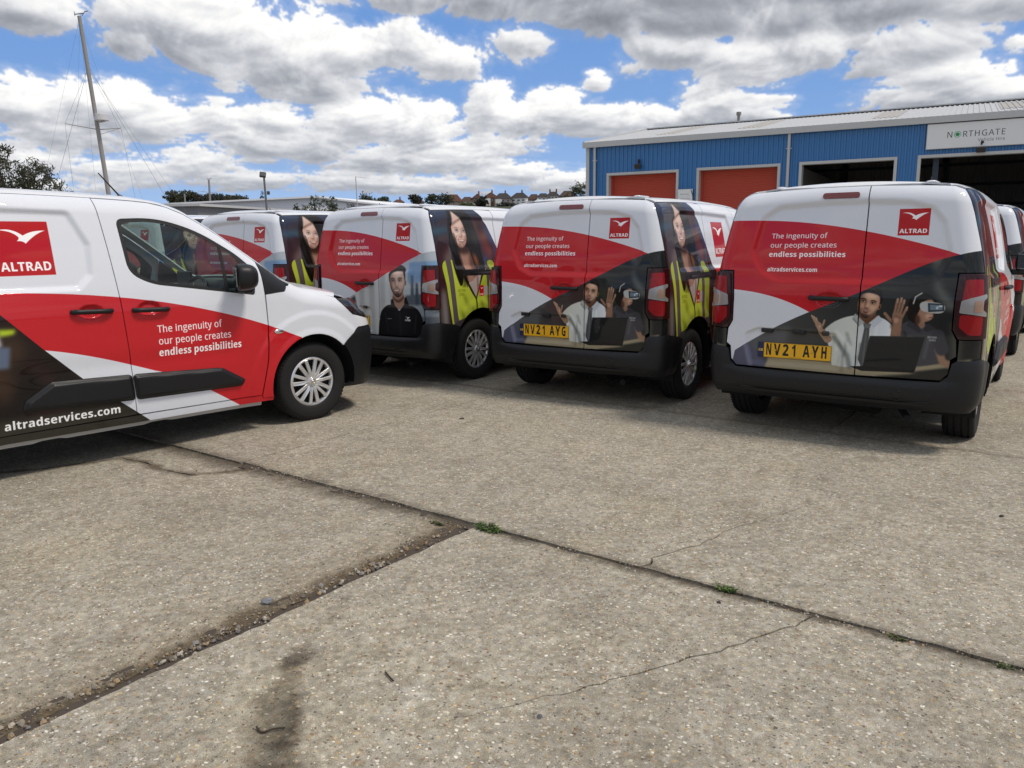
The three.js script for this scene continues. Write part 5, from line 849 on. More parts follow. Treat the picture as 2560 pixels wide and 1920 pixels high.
// dirt, oil, soot and paint lying on the concrete, with their own ragged outlines
function slabTone(x, z, a, c) {
  const m = fbm(x * 0.55 + 4, z * 0.55, 1.3, 4), m2 = fbm(x * 2.3, z * 2.3, 8.1, 4), brush = noise(a * 3.0 + c * 0.4, c * 34, 2.2) * 0.5 + noise(a * 1.1, c * 90, 5.2) * 0.5;
  let l = 1 + m * 0.13 + m2 * 0.12 + brush * 0.06;
  const near = Math.hypot(x, z) < 9;
  let col = [l * (1 + m2 * 0.02), l, l * (1 - m2 * 0.03)];
  const mixTo = (t, q) => { t = clamp01(t); for (let k = 0; k < 3; k++) col[k] = lerp(col[k], q[k], t); };
  if (near) {
    const n1 = fbm(x * 7, z * 7, 0.5, 4), n2 = fbm(x * 24, z * 24, 3.5, 3);
    if (c < JLINE && c > -0.6) {                               // silt washed along the open joint
      const d = KLINE - a, w = 0.145 + 0.14 * fbm(c * 2.2, 1.7, 0.2, 3) + 0.04 * n1;
      if (d > -0.02) { mixTo(smooth(w, w * 0.25, d + n1 * 0.05 + n2 * 0.035) * 0.9, [0.23, 0.185, 0.13]); if (d > -0.02) mixTo(smooth(w * 0.8, w * 0.3, d + n1 * 0.05 + n2 * 0.035) * 0.92, [0.11, 0.09, 0.067]); mixTo(smooth(0.42, 0.1, d + n1 * 0.25) * 0.35, [0.62, 0.52, 0.38]); }
      else mixTo(smooth(0.028, 0.004, -d + n2 * 0.02) * 0.6, [0.30, 0.25, 0.19]);
    }
    const dj = Math.abs(c - JLINE), jw = 0.035 + 0.15 * smooth(-2.2, -3.4, a) * (c < JLINE ? 1 : 0.25) + 0.035 * smooth(0.1, 0.35, fbm(a * 1.7, 3.3, 0.4, 3)) + 0.02 * fbm(a * 2, 5.5, 0, 2); mixTo(smooth(jw + 0.03, 0.008, dj + n1 * 0.05 + n2 * 0.03) * (c < JLINE ? 0.9 : 0.55), [0.20, 0.17, 0.13]);
    const dt = Math.abs(c - 6.03); mixTo(smooth(0.05, 0.01, dt + n1 * 0.03) * 0.5, [0.33, 0.28, 0.22]);
    if (a < -4.2 && c < 3.05) { const dbt = distLine(a, c, BITE)[0]; mixTo(smooth(0.075, 0.012, dbt + n1 * 0.05 + n2 * 0.03) * 0.8, [0.22, 0.17, 0.12]); }
    const [ds, ts] = distLine(x, z, streak), sw = 0.022 + 0.085 * ts, sn = n1 * 0.055 + n2 * 0.06;   // old oil soaked into the concrete
    mixTo(smooth(sw * 1.5, sw * 0.5, ds + sn) * (0.3 + 0.65 * smooth(0.12, 0.35, ts)), [0.31, 0.255, 0.195]); mixTo(smooth(sw * 1.05, sw * 0.4, ds + sn * 1.1) * smooth(0.08, 0.3, ts) * 0.92, [0.15, 0.125, 0.10]); mixTo(smooth(sw * 0.62, sw * 0.15, ds + n2 * 0.07) * smooth(0.3, 0.6, ts) * 0.85, [0.085, 0.08, 0.08]);
    const dp = Math.hypot(x + 0.325, (z + 2.335) * 1.1); mixTo(smooth(0.075, 0.01, dp + n1 * 0.10 + n2 * 0.10) * 0.7, [1.55, 1.62, 1.72]); const dp2 = Math.hypot(x + 0.39, z + 2.24); mixTo(smooth(0.035, 0.005, dp2 + n2 * 0.06) * 0.6, [1.5, 1.58, 1.7]);
    mixTo(smooth(0.55, 1.0, n1 * 0.9 + m2 * 0.7 + smooth(-4.9, -5.6, z) * 0.55 * smooth(1.2, 2.2, x)) * 0.5, [0.55, 0.52, 0.48]);   // oil drips where vans stand
    for (const [sx, sz, r] of [[2.56, -3.88, 0.035], [2.72, -3.66, 0.045], [2.45, -4.02, 0.03], [2.9, -4.3, 0.05], [1.9, -4.6, 0.05], [2.35, -5.05, 0.09], [2.75, -5.0, 0.07]]) mixTo(smooth(r, r * 0.5, Math.hypot(x - sx, z - sz) + n2 * 0.03) * 0.42, [0.52, 0.49, 0.48]);
    mixTo(smooth(0.10, 0.42, fbm(x * 0.9 + 9, z * 0.9, 6.6, 4) + 0.22 * n1) * 0.40, [0.74, 0.72, 0.68]); mixTo(smooth(0.12, 0.4, fbm(x * 1.1 - 5, z * 1.1, 2.2, 4) + 0.3 * n1 + 0.12 * n2) * 0.42, [1.14, 1.10, 0.99]); mixTo(smooth(0.30, 0.55, n1 * 1.1 + n2 * 0.5) * 0.30, [0.66, 0.60, 0.53]);
  }
  return col;
}
const slabHeight = (a, c, lift) => {
  let y = lift + 0.004 * fbm(a * 0.8, c * 0.8, 4.4, 3);
  if (c < JLINE && c > -0.5) { const d = KLINE - a; if (d > 0) y -= 0.016 * Math.exp(-d / (0.09 + 0.05 * fbm(c * 3, 2.2, 0, 2))) * (0.7 + fbm(a * 12, c * 12, 1, 3)); }
  return y;
};
const groundGroup = new THREE.Group(); groundGroup.name = numbered('ground'); scene.add(groundGroup); tag(groundGroup, null, null, null, 'structure');
const rag = (x, y, s) => fbm(x * 5 + s, y * 5, s * 3.1, 5) * 0.034 + Math.max(0, noise(x * 9, y * 9, s) - 0.25) * 0.05 + noise(x * 45, y * 45, s) * 0.005;
function slab(P, { step = 0.3, jag = 0.006, lift = 0, seed = 1, fine = false, name = 'concrete_slab' } = {}) {
  const ring = resample(ccw(P), fine ? 0.018 : 0.5).map(([a, c]) => (fine && Math.hypot(...AC(a, c)) < 7.5 ? [a + rag(a, c, seed) * (jag / 0.02), c + rag(c, a, seed + 4) * (jag / 0.02)] : [a, c]));
  const map = (a, c) => { const [x, z] = AC(a, c), e = 0.02, y = slabHeight(a, c, lift), ga = (slabHeight(a + e, c, lift) - y) / e, gc = (slabHeight(a, c + e, lift) - y) / e, nx = -(ga * 0.8 + gc * 0.6), nz = -(ga * 0.6 - gc * 0.8), l = Math.hypot(nx, 1, nz); return { p: [x, y, z], n: [nx / l, 1 / l, nz / l] }; };
  const g = sheet(ring, map, { step, rim: 0.05, uv: (p, u, v) => [u / 2.4 + seed * 0.37, v / 2.4 + seed * 0.21], color: (p, u, v) => slabTone(p[0], p[2], u, v) });
  return part(name, g, concrete, groundGroup);
}
{
  const crackR = [[1.15, -2.835], [0.92, -2.70], [0.69, -2.58], [0.41, -2.45], [0.2, -2.36], [-0.01, -2.28], [-0.22, -2.19], [-0.38, -2.13]].map(([x, z]) => toAC(x, z));
  const crackQ = [[0.57, -3.345], [0.66, -3.44], [0.90, -3.60], [1.11, -3.80], [1.40, -3.98], [1.66, -4.17], [1.95, -4.44], [2.18, -4.70]].map(([x, z]) => toAC(x, z));
  const wedge = (L, w, seed) => { const f = L.flatMap((p, i) => { if (i === L.length - 1) return [p]; const q = L[i + 1]; return [0, 0.2, 0.4, 0.6, 0.8].map((t) => { const a = lerp(p[0], q[0], t), c = lerp(p[1], q[1], t); return i + t === 0 ? [a, c] : [a + 0.02 * noise(a * 14, c * 14, seed), c + 0.02 * noise(c * 14, a * 14, seed + 5)]; }); }); const n = f.length; const off = (s) => f.map(([a, c], i) => { const q = f[Math.min(n - 1, i + 1)], p = f[Math.max(0, i - 1)], ex = q[0] - p[0], ey = q[1] - p[1], l = Math.hypot(ex, ey), k = s * w * (1 - i / (n - 1)) * (0.7 + 0.5 * Math.abs(noise(i * 0.7, seed, 1))) / 2; return [a - ey / l * k, c + ex / l * k]; }); return [off(1).slice(0, -1), [f[n - 1]], off(-1).slice(0, -1).reverse()].flat(); };
  const R = wedge(crackR, 0.016, 3), Q = wedge(crackQ, 0.013, 8);
  const cr = R[0][0], cq = Q[0][0];
  // the three slabs in front, the broken patch by the side-on van, then bay after bay
  slab([[KLINE + 0.026, -0.6], [2.0, -0.6], [2.0, JLINE - 0.012], [Math.max(R[0][0], R[R.length - 1][0]), JLINE - 0.012], ...(R[0][0] > R[R.length - 1][0] ? R.slice(1, -1) : R.slice(1, -1).reverse()), [Math.min(R[0][0], R[R.length - 1][0]), JLINE - 0.012], [KLINE + 0.03, JLINE - 0.014]], { step: 0.022, jag: 0.012, lift: 0.004, seed: 2, fine: true });
  const bite = BITE;
  slab([[-7.02, -0.6], [KLINE - 0.026, -0.6], [KLINE - 0.03, JLINE - 0.014], ...bite.slice().reverse().map(([a, c]) => [a + 0.008, c - 0.012]), [-7.02, 1.72]], { step: 0.024, jag: 0.014, lift: 0, seed: 3, fine: true });
  slab([[-7.02, 1.74], ...bite.map(([a, c]) => [a - 0.008, c + 0.012]), [-7.02, 2.985]], { step: 0.03, jag: 0.012, lift: -0.008, seed: 5, fine: true });
  slab([[-4.53, JLINE + 0.012], [Math.min(Q[0][0], Q[Q.length - 1][0]), JLINE + 0.012], ...(Q[0][0] < Q[Q.length - 1][0] ? Q.slice(1, -1) : Q.slice(1, -1).reverse()), [Math.max(Q[0][0], Q[Q.length - 1][0]), JLINE + 0.012], [2.2, JLINE + 0.012], [2.2, 6.024], [-4.53, 6.024]], { step: 0.024, jag: 0.010, lift: 0.006, seed: 4, fine: true });
  slab([[-9.1, JLINE + 0.004], [-4.55, JLINE + 0.004], [-4.55, 6.024], [-9.1, 6.024]], { step: 0.06, lift: 0.002, seed: 6 });
  const Rn = rng(15);
  for (let r = 0; r < 15; r++) {
    const c0 = r === 0 ? -3.6 : r === 1 ? -0.6 : JLINE + (r - 2) * 3.03, c1 = r === 0 ? -0.61 : r === 1 ? JLINE - 0.008 : c0 + 3.022, far = c0 > 12;
    const sh = (r * 2.02) % 4.5;
    for (let k = -7; k < 9; k++) {
      let a0 = k * 4.5 - sh, a1 = a0 + 4.492;
      if (r === 1) { if (k < 0) { a1 = -7.03 + (k + 1) * 4.5; a0 = a1 - 4.492; } else { a0 = 2.008 + k * 4.5; a1 = a0 + 4.492; } }
      if (r === 2) { if (k < 0) { a1 = -9.11 + (k + 1) * 4.5; a0 = a1 - 4.492; } else { a0 = 2.208 + k * 4.5; a1 = a0 + 4.492; } }
      slab([[a0, c0 + 0.004], [a1, c0 + 0.004], [a1, c1], [a0, c1]], { step: far ? 0.6 : 0.14, lift: (Rn() - 0.5) * 0.008, seed: 10 + r * 17 + k });
    }
  }
  // earth under the joints, reaching to the horizon
  const base = new THREE.PlaneGeometry(3000, 3000).rotateX(-Math.PI / 2); place(base, 0, -0.03, -600); part('earth', base, soilMat, groundGroup);
  // silt and broken stone filling the open joints
  { const G = new THREE.PlaneGeometry(1, 1, 8, 260), p = G.attributes.position; for (let i = 0; i < p.count; i++) { const u = p.getX(i) + 0.5, t = p.getY(i) + 0.5, a = -4.5 + 6.6 * t, c = JLINE - 0.06 + 0.12 * (1 - u), [x, z] = AC(a, c); p.setXYZ(i, x, -0.004 + 0.018 * fbm(x * 9, z * 9, 6, 4), z); } { const I = G.index.array; for (let i = 0; i < I.length; i += 3) { const t = I[i + 1]; I[i + 1] = I[i + 2]; I[i + 2] = t; } } G.computeVertexNormals(); part('joint_silt', G, soilMat, groundGroup); }
  const seg = 150, G = new THREE.PlaneGeometry(1, 1, 12, seg), p = G.attributes.position;
  for (let i = 0; i < p.count; i++) { const u = p.getX(i) + 0.5, t = p.getY(i) + 0.5, c = -0.5 + 3.5 * t, a = KLINE - 0.10 + 0.15 * u, [x, z] = AC(a, c); p.setXYZ(i, x, -0.005 + 0.014 * fbm(x * 12, z * 12, 2, 4) - 0.005 * Math.sin(u * 3.14), z); }
  { const I = G.index.array; for (let i = 0; i < I.length; i += 3) { const t = I[i + 1]; I[i + 1] = I[i + 2]; I[i + 2] = t; } } G.computeVertexNormals();
  part('joint_silt', G, soilMat, groundGroup);
}
// loose gravel in the joints: nobody could count it
{
  const R = rng(21), base = new THREE.IcosahedronGeometry(1, 1), p = base.attributes.position, seen = new Map();
  for (let i = 0; i < p.count; i++) { const k = [p.getX(i), p.getY(i), p.getZ(i)].map((v) => v.toFixed(3)).join(); if (!seen.has(k)) seen.set(k, 0.72 + 0.5 * R()); const s = seen.get(k); p.setXYZ(i, p.getX(i) * s, p.getY(i) * s * 0.65, p.getZ(i) * s); }
  base.computeVertexNormals();
  const spots = [];
  for (let i = 0; i < 900; i++) { const c = -0.4 + 3.35 * R(), w = R() + R() - 1, dens = 0.35 + 0.65 * smooth(-0.1, 0.25, fbm(c * 2.6, 4.4, 0, 2)); if (R() > dens) continue; spots.push([...AC(KLINE - 0.025 + w * 0.055, c), 0.0025 + 0.009 * Math.pow(R(), 2.4), 0.0]); }
  for (let i = 0; i < 420; i++) { const a = -4.4 + 5.0 * R(); if (fbm(a * 3, 9.4, 0, 2) < -0.05) continue; spots.push([...AC(a, JLINE + (R() + R() - 1.15) * 0.05), 0.002 + 0.006 * R() * R(), 0.004]); }
  for (let i = 0; i < 500; i++) { const c = 3.0 * R(), d = 0.04 + 0.3 * R() * R(); spots.push([...AC(KLINE - d, c), 0.0015 + 0.004 * R() * R(), 0.0]); }
  for (let i = 0; i < 700; i++) { const x = -3 + 6 * R(), z = -1.7 - 4.3 * R(); spots.push([x, z, 0.0012 + 0.0032 * R() * R(), 0.006]); }
  const im = new THREE.InstancedMesh(base, std(0xffffff, 0.9), spots.length), m = new THREE.Matrix4(), q = new THREE.Quaternion(), E = new THREE.Euler();
  const tones = [[0.38, 0.33, 0.26], [0.30, 0.24, 0.17], [0.22, 0.21, 0.20], [0.46, 0.42, 0.35], [0.16, 0.13, 0.10], [0.36, 0.26, 0.15]];
  spots.forEach(([x, z, s, y], i) => { m.compose(new THREE.Vector3(x, y - s * 0.1, z), q.setFromEuler(E.set(R() * 0.7, R() * 6.3, R() * 0.7)), new THREE.Vector3(s * (0.8 + R() * 0.6), s, s)); im.setMatrixAt(i, m); im.setColorAt(i, lin(...((k) => tones[Math.floor(R() * 6)].map((v) => v * k))(0.6 + 0.5 * R()))); });
  im.name = numbered('gravel'); im.castShadow = im.receiveShadow = true; scene.add(im); tag(im, 'loose gravel and grit lying in the open joint between concrete slabs', 'gravel', null, 'stuff');
}
// weeds rooted in the joint
function weed(x, z, w, h, n, seed, label, col) {
  const t = thing('weed', label, 'weed', [x, 0, z], 0, 'weeds growing in the concrete joint'), R = rng(seed), leaf = [], stem = [];
  for (let i = 0; i < n; i++) {
    const a = R() * 6.283, r = Math.sqrt(R()), px = Math.cos(a) * r * w, pz = Math.sin(a) * r * w * 0.45, u = 0.8 * px + 0.6 * pz * 0, L = h * (0.5 + 0.7 * R()) * (1.1 - 0.5 * r), lean = 0.5 + R() * 0.9, d = [Math.cos(a) * lean, 1, Math.sin(a) * lean];
    const tip = [u + d[0] * L, L * 0.9, 0.6 * px + pz + d[2] * L], root = [u * 0.7, 0, (0.6 * px + pz) * 0.7];
    stem.push(bar(root, tip, 0.0012, 0.0006, 4, true));
    for (let k = 0; k < 5; k++) {
      const f = 0.25 + 0.75 * R(), s = 0.006 + 0.008 * R(), g = new THREE.BufferGeometry();
      g.setAttribute('position', new THREE.Float32BufferAttribute([0, 0, 0, s * 0.4, s * 0.15, s * 0.9, 0, 0, s * 2, -s * 0.4, s * 0.15, s * 0.9], 3)); g.setIndex([0, 2, 1, 0, 3, 2]); g.computeVertexNormals();
      place(g, lerp(root[0], tip[0], f), lerp(root[1], tip[1], f), lerp(root[2], tip[2], f), -0.8 + R() * 1.2, R() * 6.3, R() - 0.5); leaf.push(g);
    }
  }
  part('leaves', leaf, new THREE.MeshPhysicalMaterial({ color: lin(...col), roughness: 0.8, transmission: 0.25, thickness: 0 }), t); part('stems', stem, std(lin(0.09, 0.11, 0.03), 0.8), t);
}
weed(-0.13, -3.83, 0.075, 0.035, 70, 1, 'low spreading green weed at the corner where the two wide joints meet', [0.10, 0.17, 0.035]);
weed(0.885, -3.09, 0.028, 0.032, 24, 2, 'small upright tuft of weed in the joint beside the thin upper crack', [0.11, 0.19, 0.035]);
weed(1.40, -2.675, 0.03, 0.009, 18, 3, 'flat mossy weed in the joint, right of where the long lower crack begins', [0.10, 0.12, 0.03]);
weed(1.665, -2.475, 0.02, 0.010, 12, 4, 'tiny mossy weed in the joint at the right picture edge', [0.08, 0.11, 0.025]);
weed(-0.40, -3.93, 0.04, 0.009, 14, 5, 'sparse olive weed in the dirt just left of the joint corner', [0.09, 0.10, 0.03]);
{
  const R = rng(4);
  const stone = (x, z, s, label, col, ry) => { const g = new THREE.IcosahedronGeometry(1, 2), p = g.attributes.position; for (let i = 0; i < p.count; i++) { const k = 1 + 0.45 * noise(p.getX(i) * 1.3 + x * 9, p.getY(i) * 1.3, p.getZ(i) * 1.3 + z); p.setXYZ(i, p.getX(i) * k * s, p.getY(i) * k * s * 0.5, p.getZ(i) * k * s * 0.65); } const c = toCreasedNormals(g, 0.5); const m = part(numbered('stone'), c, std(lin(...col), 0.85), scene); m.position.set(x, s * 0.35, z); m.rotation.y = ry; tag(m, label, 'stone'); };
  stone(-1.02, -3.03, 0.024, 'flat grey stone lying on the slab edge beside the gravel joint', [0.20, 0.21, 0.23], 0.3);
  stone(0.075, -2.215, 0.013, 'small dark stone on the slab near the far end of the long crack', [0.11, 0.11, 0.12], 1.2);
  stone(0.83, -2.98, 0.011, 'small black chip of stone below the upright tuft of weed', [0.03, 0.03, 0.03], 2.0);
  stone(2.56, -3.93, 0.016, 'small black stone on the upper slab at the right', [0.02, 0.02, 0.022], 0.7);
  stone(-0.42, -6.35, 0.02, 'dark chip of stone on the concrete before the tail of the van ending in AYK', [0.04, 0.038, 0.035], 0.2);
  const twig = (P, r, label) => { const m = part(numbered('twig'), new THREE.TubeGeometry(new THREE.CatmullRomCurve3(P.map((p) => new THREE.Vector3(...p))), 12, r, 5), std(lin(0.05, 0.035, 0.022), 0.9), scene); tag(m, label, 'twig'); };
  twig([[-0.79, 0.012, -2.17], [-0.765, 0.010, -2.145], [-0.735, 0.014, -2.155], [-0.70, 0.012, -2.165]], 0.0032, 'dark curved twig lying in the oil streak');
  twig([[-0.445, 0.010, -2.475], [-0.43, 0.010, -2.45], [-0.41, 0.010, -2.42]], 0.003, 'short straight dark twig on the slab right of the oil streak');
}

// ───────────────────────── the workshop ─────────────────────────
{
  const L = 32, EAVE = 5.8, D = 17, RIDGE = 7.32, BACK = 8.5;
  const b = thing('workshop', 'blue corrugated metal workshop with red and open roller doors behind the vans', 'building', [3.632, 0, -37.94], -THREE.MathUtils.degToRad(29.4));
  const blue = std(lin(0.036, 0.17, 0.42), 0.45, { roughnessMap: noiseTex }), trim = std(lin(0.52, 0.53, 0.53), 0.5), roofMat = std(lin(0.50, 0.51, 0.52), 0.5), lightMat = std(lin(0.41, 0.395, 0.37), 0.6), redMat = std(lin(0.43, 0.048, 0.022), 0.5), inner = std(lin(0.30, 0.30, 0.30), 0.9), steel = std(lin(0.03, 0.045, 0.07), 0.6);
  const doors = [[1.10, 4.29, 4.30], [5.31, 8.61, 4.32], [9.57, 12.97, 4.33], [13.89, 17.85, 4.34], [19.3, 22.7, 4.34], [24.0, 28.0, 4.34]];
  // trapezoidal cladding: every rib is in the profile
  const clad = (s0, s1, y0, y1, mat = blue, out = 0) => {
    const P = [], pitch = 0.20, dep = 0.035; let s = s0; const pr = [[0, 0], [0.085, 0], [0.105, dep], [0.175, dep], [0.195, 0]];
    for (let k = Math.floor(s0 / pitch) - 1; k * pitch < s1 + pitch; k++) for (const [u, z] of pr) P.push([k * pitch + u, z]);
    const Q = []; for (let i = 0; i < P.length - 1; i++) { const a = P[i], c = P[i + 1]; if (c[0] <= s0 || a[0] >= s1) continue; const cut = (x) => [x, lerp(a[1], c[1], (x - a[0]) / Math.max(1e-9, c[0] - a[0]))]; if (!Q.length) Q.push(a[0] < s0 ? cut(s0) : a); Q.push(c[0] > s1 ? cut(s1) : c); }
    const pos = [], nor = [], idx = [];
    for (let i = 0; i < Q.length - 1; i++) { const [a, za] = Q[i], [c, zc] = Q[i + 1], l = Math.hypot(c - a, zc - za) || 1, n = [-(zc - za) / l, 0, (c - a) / l], k = pos.length / 3; pos.push(a, y0, za + out, c, y0, zc + out, c, y1, zc + out, a, y1, za + out); for (let q = 0; q < 4; q++) nor.push(...n); idx.push(k, k + 1, k + 2, k, k + 2, k + 3); }
    const g = new THREE.BufferGeometry(); g.setAttribute('position', new THREE.Float32BufferAttribute(pos, 3)); g.setAttribute('normal', new THREE.Float32BufferAttribute(nor, 3)); g.setIndex(idx); return g;
  };
  let s = 0; const TOP = 5.6;
  for (const [a, e, h] of doors) { part('wall_cladding', clad(s, a - 0.1, 0.02, TOP), blue, b); part('wall_cladding', clad(a - 0.1, e + 0.1, h + 0.10, TOP), blue, b); s = e + 0.1; }
  part('wall_cladding', clad(s, L, 0.02, TOP), blue, b);
  part('brick_plinth', box(L - 0.1, 0.3, 0.05, L / 2, -0.10, -0.06), std(lin(0.2, 0.12, 0.08), 0.9), b);
  // door surrounds and red roller shutters with their slats
  doors.forEach(([a, e, h], i) => {
    const f = part('door_frame', [box(0.11, h, 0.40, a - 0.055, h / 2, -0.13), box(0.11, h, 0.40, e + 0.055, h / 2, -0.13), box(e - a + 0.22, 0.11, 0.405, (a + e) / 2, h + 0.055, -0.13)], trim, b);
    if (i > 1 && i < 4) return;
    const P = [], n = 56; for (let k = 0; k <= n * 3; k++) { const y = h * 0.999 - k * (h / (n * 3)); P.push([y, [0, 0.012, 0.012][k % 3]]); }
    const pos = [], idx = []; P.forEach(([y, z]) => pos.push(a, y, z - 0.30, e, y, z - 0.30)); for (let k = 0; k < P.length - 1; k++) idx.push(2 * k, 2 * k + 2, 2 * k + 3, 2 * k, 2 * k + 3, 2 * k + 1);
    const g = new THREE.BufferGeometry(); g.setAttribute('position', new THREE.Float32BufferAttribute(pos, 3)); g.setIndex(idx); const q = g.toNonIndexed(); q.computeVertexNormals();
    part('roller_shutter', [q, ...[a + 0.05, e - 0.05].map((x) => box(0.10, h, 0.06, x, h / 2, -0.27)).map((w) => { w.deleteAttribute('uv'); return w; })], redMat, b);
  });
  // shell
  part('gable_wall', [(() => { const sh = new THREE.Shape(); sh.moveTo(0, 0); sh.lineTo(D, 0); sh.lineTo(D, 5.62); sh.lineTo(BACK, RIDGE - 0.1); sh.lineTo(0, 5.62); const g = new THREE.ExtrudeGeometry(sh, { depth: 0.12, bevelEnabled: false }); g.rotateY(Math.PI / 2); return g; })()], blue, b);
  part('gable_wall', [(() => { const sh = new THREE.Shape(); sh.moveTo(0, 0); sh.lineTo(D, 0); sh.lineTo(D, 5.62); sh.lineTo(BACK, RIDGE - 0.1); sh.lineTo(0, 5.62); const g = new THREE.ExtrudeGeometry(sh, { depth: 0.12, bevelEnabled: false }); g.rotateY(Math.PI / 2); return place(g, L - 0.12); })()], blue, b);
  part('back_wall', clad(0.14, L - 0.14, 0, 5.92, inner, -D + 0.05), inner, b);
  part('inner_wall', [box(0.06, 4.4, D - 1, 9.2, 2.2, -D / 2 - 0.3)], inner, b);
  part('concrete_floor', box(L - 0.3, 0.04, D - 0.3, L / 2, 0.03, -D / 2), std(lin(0.16, 0.155, 0.15), 0.7), b);
  part('inner_lining', [box(L, 1.1, 0.03, L / 2, 5.03, -0.16)].concat(doors.slice(0, -1).map(([, e], i) => box(doors[i + 1][0] - e - 0.4, 4.4, 0.03, (doors[i + 1][0] + e) / 2, 2.2, -0.16))), inner, b);
  const rails = []; for (let y = 0.9; y < 5.5; y += 1.1) rails.push(box(L - 0.4, 0.14, 0.07, L / 2, y, -D + 0.12)); part('purlins', rails, steel, b);
  const portals = []; for (let x = 0.5; x < L; x += 5.15) { for (const z of [-0.5, -D + 0.45]) portals.push(box(0.2, 5.5, 0.36, x + 3.6, 2.76, z)); const A = [x + 3.6, 5.4, -0.4], M2 = [x + 3.6, RIDGE - 0.45, -BACK], Z = [x + 3.6, 5.4, -D + 0.4]; portals.push(bar(A, M2, 0.14, 0.14, 4), bar(M2, Z, 0.14, 0.14, 4)); } part('portal_frame', portals, steel, b);
  // roof: ribbed sheets from eave to ridge, translucent rooflights between
  const slope = (x0, x1, t0, t1, lift) => { const g = clad(x0, x1, 0, 1), p = g.attributes.position, ang = Math.atan2(RIDGE - EAVE, BACK); for (let i = 0; i < p.count; i++) { const t = lerp(t0, t1, p.getY(i)), z = p.getZ(i) * 0.8 + lift; p.setXYZ(i, p.getX(i), lerp(EAVE, RIDGE, t) + z * Math.cos(ang), 0.22 - t * (BACK + 0.22) + z * Math.sin(ang)); } g.computeVertexNormals(); return g; };
  const backSlope = box(L + 0.3, 0.06, BACK + 0.35, 0, 0, 0); place(backSlope, L / 2 - 0.02, (EAVE + RIDGE) / 2 - 0.02, -BACK - BACK / 2 - 0.1, -Math.atan2(RIDGE - EAVE, BACK), 0, 0);
  const r = part('roof', [slope(-0.12, L + 0.1, 0, 1, 0), (() => { backSlope.deleteAttribute('uv'); return backSlope; })()], roofMat, b);
  for (const [x, w] of [[2.6, 1.0], [6.4, 1.0], [11.9, 1.0], [16.4, 1.0], [21, 1], [26, 1]]) part('rooflight', slope(x, x + w, 0.22, 0.86, 0.012), lightMat, r);
  part('ridge_cap', [box(L + 0.3, 0.05, 0.5, L / 2, RIDGE + 0.06, -BACK)], roofMat, r);
  part('gutter', [(() => { const sh = new THREE.Shape(); sh.moveTo(0, 0); sh.lineTo(0.13, 0.0); sh.quadraticCurveTo(0.19, 0.04, 0.17, 0.12); sh.lineTo(0.19, 0.21); sh.lineTo(0.0, 0.24); const g = new THREE.ExtrudeGeometry(sh, { depth: L + 0.3, bevelEnabled: false }); g.rotateY(-Math.PI / 2); g.rotateY(Math.PI); return g; })()].map((g) => { g.computeBoundingBox(); const bb = g.boundingBox; return place(g, -0.15 - bb.min.x, TOP - 0.02 - bb.min.y, 0.06 - bb.min.z); }), trim, b);
  part('verge_flashing', [(() => { const g = new THREE.BoxGeometry(0.07, 0.24, Math.hypot(BACK, RIDGE - EAVE) + 0.2); return place(g, -0.13, (EAVE + RIDGE) / 2 - 0.03, -BACK / 2 + 0.06, Math.atan2(RIDGE - EAVE, BACK), 0, 0); })()], trim, b);
  part('corner_flashing', [box(0.16, TOP, 0.12, 0.04, TOP / 2, 0.03)], trim, b);
  for (const x of [0.42, 9.03, 18.6]) part('downpipe', [bar([x, 0, 0.13], [x, TOP + 0.02, 0.13], 0.06, 0.06, 12), box(0.2, 0.04, 0.1, x, 3.1, 0.08), box(0.2, 0.04, 0.1, x, 5.0, 0.08)], trim, b);
  part('flue', [bar([4.85, 7.2, -BACK + 0.1], [4.85, 7.72, -BACK + 0.1], 0.075, 0.075, 14), bar([4.85, 7.70, -BACK + 0.1], [4.85, 7.86, -BACK + 0.1], 0.125, 0.125, 14)], std(lin(0.23, 0.22, 0.20), 0.6), b);
  // floodlights on the wall
  for (const [x, y] of [[2.56, 4.62], [15.85, 4.52], [22.0, 4.6]]) { const f = part('floodlight', [place(new RoundedBoxGeometry(0.30, 0.20, 0.10, 2, 0.02), x, y, 0.24, 0.5), box(0.05, 0.2, 0.05, x, y + 0.12, 0.14), box(0.06, 0.05, 0.18, x, y + 0.2, 0.1)], std(lin(0.03, 0.03, 0.032), 0.5), b); part('sensor', [place(new THREE.SphereGeometry(0.06, 12, 8), x + 0.02, y + 0.27, 0.16)], std(lin(0.03, 0.03, 0.032), 0.5), f); }
  // the name sign
  const signPrint = (w, h, fn) => { const c = canvas(w, h), g = c.getContext('2d'); g.fillStyle = '#e4e6e6'; g.fillRect(0, 0, w, h); fn(g); return texture(c); };
  const wordmark = (g, x, y, em) => { g.fillStyle = '#3c4248'; g.font = `${em}px sans-serif`; g.textAlign = 'left'; g.textBaseline = 'alphabetic'; let q = x; for (const ch of 'NORTHGATE') { if (ch === 'O') { const r = em * 0.40; g.lineWidth = em * 0.06; g.strokeStyle = '#2f9a57'; g.beginPath(); g.arc(q + r, y - em * 0.36, r * 0.93, 0, 6.3); g.stroke(); g.fillStyle = '#3fa667'; g.beginPath(); g.arc(q + r, y - em * 0.36, r * 0.62, 0, 6.3); g.fill(); g.fillStyle = '#1f6a3c'; for (let k = 0; k < 8; k++) { g.beginPath(); g.arc(q + r + Math.cos(k * 0.785) * r * 0.42, y - em * 0.36 + Math.sin(k * 0.785) * r * 0.42, r * 0.09, 0, 6.3); g.fill(); } g.beginPath(); g.arc(q + r, y - em * 0.36, r * 0.2, 0, 6.3); g.fill(); g.fillStyle = '#3c4248'; q += em * 0.92; } else { g.fillText(ch, q, y); q += g.measureText(ch).width + em * 0.085; } } return q; };
